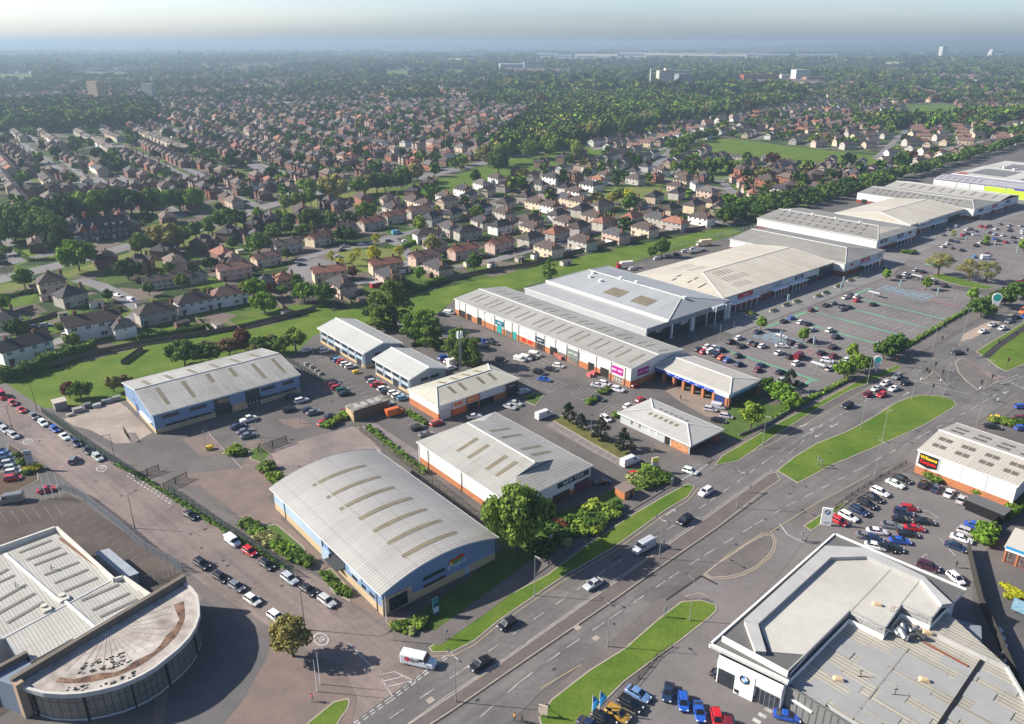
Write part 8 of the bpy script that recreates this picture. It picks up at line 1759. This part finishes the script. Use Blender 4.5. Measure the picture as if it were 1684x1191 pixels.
for i in range(11): 
    x=1640+i*4.2+rs2.uniform(-2,2); y=1040+i*13; o=thing('sack',f"white bulk sack, {nth(i+1)} from the top in the heap along the right hand lane",'sack',(*G(x,y),.05),rs2.random(),'white bulk sacks'); b=MB(); b.loft([[(-.45,-.4,0),(.45,-.45,0),(.5,.4,0),(-.4,.45,0)],[(-.6,-.55,.5),(.55,-.6,.5),(.6,.55,.5),(-.55,.6,.5)],[(-.35,-.3,1.),(.3,-.35,1.),(.35,.3,1.05),(-.3,.35,1.)]]); b.build('sack_body',mat('sack_white',(.5,.5,.52),.8),o); b=MB(); b.box((0,0,1.),(.3,.3,.2)); b.build('sack_neck',mat('sack_white',(.5,.5,.52)),o)
for i,(x,y,c_) in enumerate(((1135,250,(.55,.04,.03)),(1105,265,(.55,.04,.03)),(1165,235,(.5,.06,.04)),(865,115,(.55,.06,.05)),(895,140,(.5,.03,.02)))):
    o=thing('display_stack',f"red goods stack, {nth(i+1)} from the left outside the trade terrace",'stack',(*C('R6',x,y),.08),R(-50),'red goods stacks'); b=MB(); b.box((0,0,.15),(1.7,1.2,1.1)); b.build('goods',mat('goods_%d'%i,c_,.6,(.4,.4,.4),2.,.5),o); b=MB(); b.box((0,0,0),(1.8,1.3,.14)); b.build('pallet',M_WF,o)
# trolley shelters
for (x,y,l) in ((1345,607,'arched glass trolley shelter in the lower retail car park'),(1437,488,'arched glass trolley shelter at the upper blue bays'),(1507,460,'arched glass trolley shelter near the far cluster of cars'),(1285,560,'small glass trolley shelter at the lower blue bays')):
    o=thing('trolley_shelter',l,'trolley shelter',(*G(x,y),.07),R(40)); b=MB()
    for s in (-2.4,0,2.4):
        for i in range(8): a,c_=math.pi*i/8,math.pi*(i+1)/8; b.tube((1.3*math.cos(a),s,1.1+1.1*math.sin(a)),(1.3*math.cos(c_),s,1.1+1.1*math.sin(c_)),.05,n=5)
        b.tube((1.3,s,0),(1.3,s,1.1),.05,n=5); b.tube((-1.3,s,0),(-1.3,s,1.1),.05,n=5)
    b.build('frame',mat('pale_frame',(.5,.5,.5),.5),o); b=MB()
    for i in range(2,6): a,c_=math.pi*i/8,math.pi*(i+1)/8; b.face([(1.33*math.cos(a),-2.4,1.12+1.13*math.sin(a)),(1.33*math.cos(a),2.4,1.12+1.13*math.sin(a)),(1.33*math.cos(c_),2.4,1.12+1.13*math.sin(c_)),(1.33*math.cos(c_),-2.4,1.12+1.13*math.sin(c_))])
    b.build('roof_sheet',mat('milky_sheet',(.45,.46,.47),.3),o)
# planters and benches on the plaza
pls=sorted([(1272,512),(1293,503),(1310,497),(1345,488),(1358,483),(1378,472),(1398,462),(1410,455),(1235,520),(1222,515)])
for i,(x,y) in enumerate(pls):
    o=thing('planter',f"low white edged planter, {nth(i+1)} from the left along the store forecourt",'planter',(*G(x,y),.07),R(40),'planters on the store forecourt'); b=MB(); b.box((0,0,0),(4.2,1.6,.55)); b.build('trough',mat('planter_white',(.55,.53,.5),.8),o); c_=meshobj('foliage',treemesh('bush',380,1),o,(0,0,.35)); c_.scale=(3.6,1.4,.9); c_.color=TC['olive' if i%3 else 'deep']+(1,)
# people
def person(x,y,ang,label,shirt,trous,skin=(.42,.26,.19),hair=(.05,.035,.03),z=.1,k=None):
    px_,py_=C(k,x,y) if k else G(x,y)
    o=thing('person',label,'person',(px_,py_,z),R(ang))
    J=[(0,0,.98),(0,0,1.2),(0,.0,1.42),(0,0,1.52),(0,.01,1.68),(0,.2,1.38),(.1,.27,1.12),(.22,.26,.9),(0,-.2,1.38),(-.08,-.27,1.12),(.02,-.28,.88),(.0,.1,.93),(.16,.1,.52),(.1,.1,.1),(.24,.1,.04),(0,-.1,.93),(-.1,-.1,.5),(-.32,-.1,.12),(-.2,-.1,.05)]
    E=[(0,1),(1,2),(2,3),(3,4),(2,5),(5,6),(6,7),(2,8),(8,9),(9,10),(0,11),(11,12),(12,13),(13,14),(0,15),(15,16),(16,17),(17,18)]
    r=[.15,.14,.16,.06,.105,.07,.045,.035,.07,.045,.035,.1,.07,.045,.04,.1,.07,.045,.04]
    me=bpy.data.meshes.new('body'); me.from_pydata(J,E,[]); me.update(); b=bpy.data.objects.new('body',me); COL.objects.link(b); b.parent=o
    sk=b.modifiers.new('skin','SKIN'); sv_=me.skin_vertices[0].data if me.skin_vertices else None
    if sv_ is None: 
        return o
    for i,v in enumerate(sv_): v.radius=(r[i],r[i]*(.75 if i<3 else 1)); v.use_root=(i==0)
    ss=b.modifiers.new('sub','SUBSURF'); ss.levels=1; ss.render_levels=1
    m,n,bs_=_nodes('clothes_'+label[:24]); tc=n.nodes.new('ShaderNodeTexCoord'); sx=n.nodes.new('ShaderNodeSeparateXYZ'); n.links.new(tc.outputs['Object'],sx.inputs[0])
    rp=n.nodes.new('ShaderNodeValToRGB'); rp.color_ramp.interpolation='CONSTANT'; n.links.new(sx.outputs[2],rp.inputs[0]); mp=n.nodes.new('ShaderNodeMapRange'); mp.inputs[2].default_value=1.8; n.links.new(sx.outputs[2],mp.inputs[0]); n.links.new(mp.outputs[0],rp.inputs[0])
    cr=rp.color_ramp; cr.elements[0].color=(.03,.03,.03,1); cr.elements[1].position=.86; cr.elements[1].color=skin+(1,)
    for p_,c_ in ((.05,trous),(.53,shirt)): e=cr.elements.new(p_); e.color=c_+(1,)
    n.links.new(rp.outputs[0],bs_.inputs['Base Color']); me.materials.append(m)
    h=MB(); h.loft([[(.115*s_*math.cos(a)-.015,.1*s_*math.sin(a),zz) for a in [i*math.pi/4 for i in range(8)]] for s_,zz in ((.95,1.68),(1.05,1.74),(.8,1.8),(.3,1.83))]); h.build('hair',mat('hair_%.2f'%hair[0],hair,.8),o); return o
sk_=[(514,1154,20,'person in a pink top on the showroom forecourt corner',(.65,.04,.18),(.15,.2,.3),None),(1119,658,60,'person in black standing on the tyre garage forecourt',(.02,.02,.02),(.02,.02,.025),None),(1572,934,30,'person in dark clothes behind the dealership',(.02,.02,.02),(.03,.03,.03),None),(1446,789,-60,'person in a blue top walking on the far pavement by the car rank',(.03,.05,.2),(.02,.02,.04),None),(846,1186,40,'person in an orange vest at the bottom kerb of the main road',(.55,.25,.03),(.05,.04,.04),None),(858,1189,40,'person in a dark coat beside the orange vest at the bottom kerb',(.05,.03,.02),(.03,.03,.03),None),(871,443,10,'tiny walker in black on the grass strip',(.02,.02,.02),(.02,.02,.02),None),(1325,893,0,'person by the corner grass near the teardrop island',(.04,.03,.03),(.03,.03,.04),None),(1240,487,40,'shopper in dark clothes in front of the glass fronted store',(.05,.04,.08),(.03,.03,.04),None),(1590,365,40,'shopper in the far store forecourt shade',(.3,.3,.3),(.03,.03,.04),None)]
for x,y,a,l,s_,t_,k in sk_: person(x,y,a,l,s_,t_,k=k)
# ---------- the far town ----------
LANDM={'the pub':G(170,395),'the avenue shops':G(440,320),'the oval green':G(600,430),'the small green':G(1025,318),'the playing field':G(1280,245),'the cul de sac terrace':G(1225,315),'the light green school trees':G(1165,285),'the tall narrow poplar':G(1012,305),'the first straight street':G(65,258),'the second straight street':G(255,268),'the third straight street':G(350,245),'the orange roofed houses':G(750,235),'the white gabled upper houses':G(610,240),'the pink terraces':G(1590,222),'the pale terrace by the park trees':G(1100,230),'the park belt':G(900,250),'the left estate road':G(180,500),'the row behind the pub':G(200,315),'the right tree belt':G(1450,300),'the grass strip':G(700,465)}
g2=np.random.default_rng(42)
def vnoise(x,y,s,seed=0):
    x=np.asarray(x)/s+seed*13.7; y=np.asarray(y)/s+seed*7.3; xi=np.floor(x).astype(int); yi=np.floor(y).astype(int); fx=x-xi; fy=y-yi; fx=fx*fx*(3-2*fx); fy=fy*fy*(3-2*fy)
    def h(a,b): n=(a*374761393+b*668265263+seed*144269)&0x7fffffff; n=((n^(n>>13))*1274126177)&0x7fffffff; return ((n^(n>>16))&0xffff)/65535.
    return (h(xi,yi)*(1-fx)+h(xi+1,yi)*fx)*(1-fy)+(h(xi,yi+1)*(1-fx)+h(xi+1,yi+1)*fx)*fy
def inpoly(px,py,poly):
    r=np.zeros(px.shape,bool); n=len(poly)
    for i in range(n):
        x0,y0=poly[i]; x1,y1=poly[(i+1)%n]; c=((y0>py)!=(y1>py))&(px<(x1-x0)*(py-y0)/(y1-y0+1e-9)+x0); r^=c
    return r
clear=[P(p) for p in ([(1135,238),(1180,226),(1240,229),(1420,252),(1475,262),(1440,274),(1200,262)],[(955,335),(960,322),(1040,303),(1100,303),(1105,318),(965,337)],[(-80,130),(-80,122),(62,121),(62,135)],[(112,127),(112,118),(214,118),(218,126)],[(618,125),(618,116),(764,114),(768,124)],
 [(500,455),(520,432),(600,402),(700,395),(695,445)],[(560,338),(640,308),(760,280),(860,252),(960,238),(1010,250),(900,278),(720,325)],[(-120,490),(-80,435),(150,400),(430,336),(640,290),(660,312),(400,372),(160,440),(0,490)],[(1488,190),(1488,170),(1565,170),(1605,187)])]
zone=P([(-400,770),(-260,600),(0,640),(20,605),(390,540),(600,500),(800,445),(1000,405),(1100,385),(1190,368),(1300,346),(1420,303),(1560,262),(1684,232),(2400,120),(3600,900),(-400,1500)])
road_pts=[]
for pts,wd in RLINES:
    for i in range(len(pts)-1):
        L_=math.dist(pts[i],pts[i+1]); 
        for k in range(int(L_/6)+1): road_pts.append(lerp(pts[i],pts[i+1],k*6/max(L_,6)))
grid={}
def mark(x,y,r,cell=8.):
    for i in range(int((x-r)//cell),int((x+r)//cell)+1):
        for j in range(int((y-r)//cell),int((y+r)//cell)+1): grid.setdefault((i,j),[]).append((x,y,r))
def free(x,y,r,cell=8.):
    for a in (-1,0,1):
        for b_ in (-1,0,1):
            for (u_,v_,q) in grid.get((int(x//cell)+a,int(y//cell)+b_),()):
                if (u_-x)**2+(v_-y)**2<(r+q)**2: return False
    return True
for h_ in HOUSES: mark(h_[1],h_[2],8)
for p in road_pts: mark(p[0],p[1],4)
hand=[o for o in COL.objects if o.get('category') in('tree',)]
for o in hand: mark(o.location.x,o.location.y,3)
# far landmarks keep their own ground
for q in (((1105,136),60),((845,113),90),((165,165),25),((1315,132),40)): c_=G(*q[0]); mark(c_[0],c_[1],q[1],8.) if q[1]<30 else [mark(c_[0]+i*16,c_[1]+j*16,8) for i in range(-q[1]//16,q[1]//16+1) for j in range(-q[1]//16,q[1]//16+1)]
WOODS=[P(p) for p in ([(900,178),(1040,150),(1300,148),(1320,172),(1180,192),(1000,228),(850,262),(800,255)],[(-60,215),(-60,180),(250,172),(260,205),(90,220)],[(1400,205),(1684,190),(1684,205),(1450,215)])]
def woodness(X,Y):
    D=np.hypot(X,Y); w=vnoise(X,Y,420,1)*.45+vnoise(X,Y,130,2)*.3+vnoise(X,Y,1300,9)*.25+.0-np.where(D>1500,.02,0)
    w=w-np.where((X>120)&(D<1500),.13,0)-np.where((X>300)&(D>=1500)&(D<3000),.07,0)-np.where((X<=120)&(D<1500),.07,0)
    for q in WOODS: w=np.where(inpoly(X,Y,q),np.maximum(w,.7),w)
    return w
far_h=[]
streets=[]
cell=330.
for ci in range(-14,16):
    for cj in range(1,17):
        x0,y0=ci*cell,cj*cell; xc,yc=x0+cell/2,y0+cell/2
        if abs(xc)>yc*.72+330: continue
        th_=R([35,50,128,140,20,155,60,-52][int(g2.integers(8))]); 
        if xc<0 and yc<1300: th_=R(-54)
        per=62. if yc>700 else 50.; ca,sa=math.cos(th_),math.sin(th_); kind=g2.random(); nrow=int(cell*.8/per)+1
        for rw in range(-nrow,nrow+1):
            for side in (0,1):
                v=rw*per+(0 if side==0 else 26.); run=0
                st=14.2 if kind<.8 else 18.
                for k in range(-int(cell*.75/st),int(cell*.75/st)):
                    u_=k*st+g2.uniform(-1,1); x=xc+u_*ca-v*sa; y=yc+u_*sa+v*ca
                    if not(x0<=x<x0+cell and y0<=y<y0+cell): continue
                    far_h.append((x,y,th_+g2.normal(0,.04),kind,side))
            v=rw*per+13.; streets.append((xc,yc,ca,sa,v,x0,y0))
far_h=np.array(far_h); X,Y=far_h[:,0],far_h[:,1]
D=np.hypot(X,Y); keep=(np.abs(X)<Y*.70+60)&(D>330)
wood=woodness(X,Y)
keep&=(wood<.56)
keep&=~inpoly(X,Y,zone)
for c_ in clear: keep&=~inpoly(X,Y,c_)
far_h=far_h[keep]; D=D[keep]; order=np.argsort(D); far_h=far_h[order]
budget=max(0,296-len(HOUSES)); stuff=[]; nobj=0
for x,y,a,kind,side in far_h:
    if not free(x,y,7.): continue
    mark(x,y,7.5)
    nearz=math.hypot(x,y)<640 and x>-120; red=rh.random()<(.14 if kind<.5 else .05); pale=(kind>.85) or nearz and x>-100 or (x>250 and kind>.4)
    wall=rh.choice(['white','cream','pinkish','grey']) if pale else rh.choice(['brick','red','brown','pinkish','brick']); roof='orange' if red else rh.choice(['brown','dark','grey','brown','slate','brown'] if nearz else ['brown','tan','grey','brown','slate','tan']); t='semi' if nearz else 'gab' if pale else rh.choice(['bay','semi'])
    if nobj<budget and math.hypot(x,y)<900: house(x,y,math.degrees(a),t,wall,roof,full=math.hypot(x,y)<480,group='houses scattered between the named rows'); nobj+=1
    else: stuff.append((x,y,a,t,wall,roof))
# merged rest
rw_={}
def far_tpl(t):
    w,r,chim,wins,doors,(e,h,lx,ly)=house_parts(t); b=MB()
    b.v+=w.v; b.f+=w.f[1:]; b.m+=[0]*(len(w.f)-1); k=len(b.v)
    b.v+=r.v; b.f+=[tuple(i+k for i in f) for f in r.f]; b.m+=[1 if m==0 else 0 for m in r.m]
    for x,y in chim[:1]: b.box((x,y,e+h*.5),(1.2,.8,h*.5+1.2),2)
    for x,y,z,wd,ht,turn in wins:
        if turn==0: b.face([(x-wd*.4,y-.08,z),(x+wd*.4,y-.08,z),(x+wd*.4,y-.08,z+ht),(x-wd*.4,y-.08,z+ht)],3)
    return b
TP={t:far_tpl(t) for t in ('gab','bay','semi')}
WK=['white','cream','pinkish','grey','brick','red','brown']; RK=['orange','brown','tan','grey','slate','dark']
mats_=[mat('far_wall_'+k,WALLC[k],.9,tuple(v*.8 for v in WALLC[k]),.02,.9,glob=True) for k in WK]+[mat('far_roof_'+k,ROOFC[k],.9,tuple(v*.7 for v in ROOFC[k]),.03,.9,glob=True) for k in RK]+[M_CH,M_PANE]
V=[];F=[];MI=[];k0=0
tpc={t:(np.array(b.v),b.f,b.m) for t,b in TP.items()}
for x,y,a,t,wl_,rf_ in stuff:
    v,f,m=tpc[t]; ca,sa=math.cos(a),math.sin(a); s_=rh.uniform(.9,1.12)
    vv=np.empty_like(v); vv[:,0]=(v[:,0]*ca-v[:,1]*sa)*s_+x; vv[:,1]=(v[:,0]*sa+v[:,1]*ca)*s_+y; vv[:,2]=v[:,2]*s_; V.append(vv)
    F+=[tuple(i+k0 for i in q) for q in f]; wi,ri_=WK.index(wl_),len(WK)+RK.index(rf_); MI+=[wi if q==0 else ri_ if q==1 else len(mats_)-2 if q==2 else len(mats_)-1 for q in m]; k0+=len(v)
me=bpy.data.meshes.new('far_houses'); me.from_pydata(np.concatenate(V).tolist(),[],F)
for m in mats_: me.materials.append(m)
me.polygons.foreach_set('material_index',MI); me.update(); o=meshobj('far_houses',me); tag(o,'mass of small brick and pale houses filling the town beyond the nearer rows','houses',None,'stuff')
# far streets
b=MB()
for (xc,yc,ca,sa,v,x0,y0) in streets:
    for k in range(-8,8):
        u0,u1=k*30,k*30+30; xm,ym=xc+(u0+15)*ca-v*sa,yc+(u0+15)*sa+v*ca
        if not(x0<=xm<x0+cell and y0<=ym<y0+cell) or math.hypot(xm,ym)<480: continue
        if woodness(np.array([xm]),np.array([ym]))[0]>.55 or inpoly(np.array([xm]),np.array([ym]),zone)[0] or any(inpoly(np.array([xm]),np.array([ym]),c_)[0] for c_ in clear): continue
        b.line((xc+u0*ca-v*sa,yc+u0*sa+v*ca),(xc+u1*ca-v*sa,yc+u1*sa+v*ca),7,.05)
tag(b.build('far_street',M_RROAD),None,None,None,'structure')
# trees: jittered grid
pts=[]
y=250.
while y<9500:
    s_=max(11.,y*.0068)*(1 if y<4600 else 1.35); xs_=np.arange(-y*.72-80,y*.72+80,s_); xs_=xs_+g2.uniform(-.5,.5,len(xs_))*s_; ys_=y+g2.uniform(-.5,.5,len(xs_))*s_; pts.append(np.stack([xs_,ys_,np.full(len(xs_),s_)],1)); y+=s_*.95
pts=np.concatenate(pts); X,Y,Sx=pts.T; D=np.hypot(X,Y)
wood=woodness(X,Y)
pr=np.where(wood>.56,.92,np.where(wood>.5,.6,np.where(D<520,.22,np.where(D<1500,np.where(X>120,.2,.26),.22)))); fieldn=vnoise(X,Y,260,5); pr=np.where((fieldn>.8)&(D>1500),.05,pr)
keep=(g2.random(len(X))<pr)&~inpoly(X,Y,zone)
for q in ((1055,1150,136,152),(1275,1352,129,145),(1215,1290,131,148),(815,895,111,122),(148,188,163,175),(234,264,158,168),(1500,1684,95,101),(880,1460,93,103)): keep&=~inpoly(X,Y,P([(q[0],q[2]),(q[1],q[2]),(q[1],q[3]),(q[0],q[3])]))
for c_ in clear: keep&=~inpoly(X,Y,c_)
pts=pts[keep]; wood=wood[keep]; D=D[keep]; o_=np.argsort(D); pts=pts[o_]; wood=wood[o_]
ntree=len([1 for o in COL.objects if o.get('category')=='tree']); budget=max(0,298-ntree); nobj=0; mid=[];far=[]
for (x,y,s_),wd in zip(pts,wood):
    d=math.hypot(x,y); inwood=wd>.5
    if d<1500 and not free(x,y,2.5 if d<900 else 3.5): continue
    h=g2.uniform(11,19) if inwood else g2.uniform(5,11.5); kind='wide' if inwood or g2.random()<.5 else 'round'
    if g2.random()<.05: kind='poplar'; h*=1.3
    col=(['mid','deep','dark','fresh','light','olive','mid','fresh','deep','dark']*4+['copper'])[int(g2.integers(41))]
    if nobj<budget and d<700: tree(x,y,h*(.8 if d<500 else 1),kind,col,group='trees scattered among the houses'); nobj+=1
    elif d<1700: mid.append((x,y,h,kind,col))
    else: far.append((x,y,h*(1.05 if d<4600 else 1.3),s_,col))
def merged(name,label,items,nl,fardist):
    KC=list(dict.fromkeys(i[-1] for i in items)); mats=[]
    for c_ in KC:
        m,n,bs_=_nodes('far_leaves_'+c_); geo=n.nodes.new('ShaderNodeNewGeometry')
        c2=mix(n,1.,tuple(v*(.5 if fardist else .68) for v in TC[c_]),ramp(n,geo.outputs['Random Per Island'],0,1,(.65,.68,.65,1),(1.35,1.3,1.15,1)),'MULTIPLY'); c2=mix(n,1.,c2,ramp(n,noise(n,geo.outputs['Position'],.05,4),.3,.7,(.8,.8,.8,1),(1.2,1.2,1.1,1)),'MULTIPLY'); n.links.new(c2,bs_.inputs['Base Color']); bs_.inputs['Roughness'].default_value=.9; bs_.inputs['Specular IOR Level'].default_value=.05; mats.append(m)
    Q=[];MI=[]
    tp=[crown('wide' if i%2 else 'round',nl,100+i) for i in range(6)]
    for it in items:
        x,y,h=it[:3]; cen,nrm,sz=tp[int(g2.integers(6))]; wmul=.45 if it[3]=='poplar' else 1.
        if fardist: wmul=max(1.,it[3]/h*.95)
        c_=cen*np.array([h*wmul,h*wmul,h])+np.array([x,y,0]); Q.append(leafquads(c_,nrm,sz*h*min(1.5,wmul)*1.15)); MI.append(np.full(len(cen),KC.index(it[-1])))
    Q=np.concatenate(Q); o=meshobj(name,npmesh(name,Q,len(Q)//4,mats,np.concatenate(MI))); return tag(o,label,'trees',None,'stuff')
merged('middle_distance_trees','mass of green trees between the houses of the middle distance',mid,90,False)
merged('far_woodland','far woodland and tree belts fading towards the horizon',far,18,True); print('COUNTS',len(stuff),len(mid),len(far))
# far woods and fields to the horizon: low clumps as terrain
def ridge(name,y0,x0,x1,hmax,seed,depth=1500,n=90):
    b=MB(); g=np.random.default_rng(seed); xs=np.linspace(x0,x1,n); hs=[hmax*(.35+.65*vnoise([x],[0],(x1-x0)/5.,seed)[0])*min(1,(x-x0)/((x1-x0)*.15),(x1-x)/((x1-x0)*.15)+.001) for x in xs]
    for i in range(n-1):
        for j in range(4):
            f=lambda i_,j_:(xs[i_],y0+depth*j_/4*1.,max(-.5,hs[i_]*math.sin(math.pi/2*j_/4)))
            b.face([f(i,j),f(i+1,j),f(i+1,j+1),f(i,j+1)])
        b.face([(xs[i],y0+depth,hs[i]),(xs[i+1],y0+depth,hs[i+1]),(xs[i+1],y0+depth*3,-5),(xs[i],y0+depth*3,-5)])
    return tag(b.build(name,mat('hill_fields',(.04,.06,.03),.95,(.075,.105,.045),.0012,1.,glob=True),smooth=True),None,None,None,'structure')
ridge('hills',8300,500,15000,105,3,900); ridge('hills',9800,1800,16000,136,4,1200); ridge('hills',12500,-16000,5000,100,6,1500)
# far landmarks
def block(name,label,cat,px,py,size,ang,col,wcol=(.08,.09,.1),floors=5,bays=8,z=0,roofbox=None,group=None):
    c_=G(px,py); t=thing(name,label,cat,(*c_,0),R(ang),group); lx,ly,lz=size; b=MB(); b.box((0,0,0),size); b.build('wall',mat('lm_%d'%px,col,.8),t)
    b=MB(); b.box((0,0,lz),(lx*1.01,ly*1.01,.8)); b.build('roof',mat('lm_roof_%d'%px,tuple(v*.7 for v in col),.8),t)
    for fz in range(floors):
        for s_ in (-1,1):
            b=MB(); b.box((0,s_*ly/2,lz*(fz+.3)/floors),(lx*.94,.3,lz*.42/floors)); b.build('window_band',mat('lm_win',wcol,.3),t)
    if roofbox: b=MB(); b.box((roofbox[0],0,lz),(roofbox[1],ly*.6,roofbox[2])); b.build('plant_room',mat('lm_%d'%px,col),t)
    return t
block('hospital','large pale hospital slab block above the dark wood','hospital',1107,141,(88,24,37),8,(.50,.46,.38),floors=9,roofbox=(-18,16,6)); block('hospital_wing','lower grey wing at the right of the hospital slab','hospital',1122,143,(34,34,31),8,(.2,.21,.23),floors=8)
t=thing('chimney','thin white chimney left of the hospital','chimney',(*G(1069,138),0)); b=MB(); b.tube((0,0,0),(0,0,38),2.,1.7,10); b.build('shaft',M_WHITE,t); b=MB(); b.tube((0,0,38),(0,0,39.5),2.2,2.2,10); b.build('cap',M_TRIM,t)
block('tower_block','brown tower block with pale end, near the left edge','tower block',162,166,(30,17,35),-30,(.33,.24,.15),floors=11); block('tower_block','lower grey tower block right of the brown tower block','tower block',248,160,(26,15,26),-20,(.26,.27,.25),floors=8)
block('tower_block','white twin tower on the far right skyline','tower block',1549,97,(52,30,80),20,(.6,.6,.58),floors=14); block('tower_block','pale stepped tower at the right edge skyline','tower block',1637,96,(110,40,50),10,(.6,.55,.5),floors=10,roofbox=(-30,40,12)); block('tower_block','teal glass block beside the pale stepped tower','tower block',1648,98,(70,40,35),10,(.15,.45,.5),floors=6)
block('arena','long white arched building in the far town','arena',843,113,(115,70,20),5,(.68,.68,.68),floors=1); block('office_block','grey office block beside the long white arched building','office block',872,114,(55,30,30),5,(.3,.32,.34),floors=6)
block('white_block','bright white block among the far brick hospital buildings','office block',1315,132,(48,26,29),15,(.7,.7,.68),floors=5); block('white_block','low white block left of the bright white block','office block',1292,131,(45,22,14),15,(.6,.6,.57),floors=3)
block('brick_block','long red brick block left of the far white block','office block',1248,135,(110,24,20),12,(.30,.08,.05),floors=4); block('brick_block','low brick block right of the far white block','office block',1340,135,(70,24,14),12,(.32,.16,.11),floors=3); block('cream_block','cream domed block below the red brick block','office block',1251,141,(50,22,10),12,(.5,.44,.34),floors=2)
wh=sorted([(900,94,260,12),(930,96,180,10),(985,98,420,14),(1010,101,300,12),(1060,94,520,14),(1105,98,480,16),(1150,93,400,12),(1175,100,560,16),(1230,95,420,14),(1290,96,520,12),(1350,95,300,10),(250,112,120,8),(45,116,150,8),(640,104,120,10),(700,110,140,8),(760,104,160,10),(1450,88,300,14),(1500,93,260,12),(620,108,90,10),(470,176,45,7),(520,175,40,6),(960,170,30,6),(1280,150,60,8),(1480,112,140,10)])
for i,(x,y,l_,h_) in enumerate(wh): block('far_warehouse',f"pale flat far warehouse, {nth(i+1)} from the left across the horizon band",'warehouse',x,y,(l_*(.75 if l_>100 else .6),90 if l_>100 else 18,h_*(2.4 if l_>100 else 1)),-30+rh.uniform(-6,10),(.5,.48,.44) if i%3 else (.36,.36,.35),floors=1,group='pale warehouses near the horizon')
# labels of what still has none: counted from the nearest landmark
def autolabel(lst,fn,word):
    by={}
    for it in lst:
        if it[0].get('label'): continue
        k=min(LANDM,key=lambda q:math.dist(LANDM[q],(it[1],it[2]))); by.setdefault(k,[]).append(it)
    for k,v in by.items():
        v.sort(key=lambda it:math.dist(LANDM[k],(it[1],it[2])))
        for i,it in enumerate(v): it[0]['label']=f"{fn(it)}, {nth(i+1)} nearest such {word} to {k}"
autolabel(HOUSES,lambda it:f"{WN[it[3]]} {dict(semi='semi',gab='gabled house',bay='semi with bays').get(it[5],'house')}, {RN[it[4]]} roof",'house')
autolabel(TREES,lambda it:f"{TN[it[4]]} {KNM[it[3]]}",'tree')
# ---------- the hazy air ----------
hm=bpy.data.materials.new('haze'); hm.use_nodes=True; n=hm.node_tree; n.nodes.clear(); o_=n.nodes.new('ShaderNodeOutputMaterial'); pv=n.nodes.new('ShaderNodeVolumePrincipled')
pv.inputs['Color'].default_value=(.40,.53,.65,1); pv.inputs['Density'].default_value=HAZE; pv.inputs['Anisotropy'].default_value=.2; n.links.new(pv.outputs[0],o_.inputs['Volume'])
b=MB(); b.box((0,34000,-6),(90000,74000,146),0); o=b.build('haze',hm); tag(o,'thin bluish haze over the town','haze',None,'stuff')
# lettering becomes plain meshes
dg_=bpy.context.evaluated_depsgraph_get(); dg_.update()
for o in [x for x in COL.objects if x.type=='FONT']:
    me=bpy.data.meshes.new_from_object(o.evaluated_get(dg_)); n_=meshobj('lettering',me,o.parent); n_.matrix_local=o.matrix_local.copy(); k_=o.get('kind'); nm_=o.name
    bpy.data.objects.remove(o)
    if k_: n_['kind']=k_; n_.name='road_lettering'
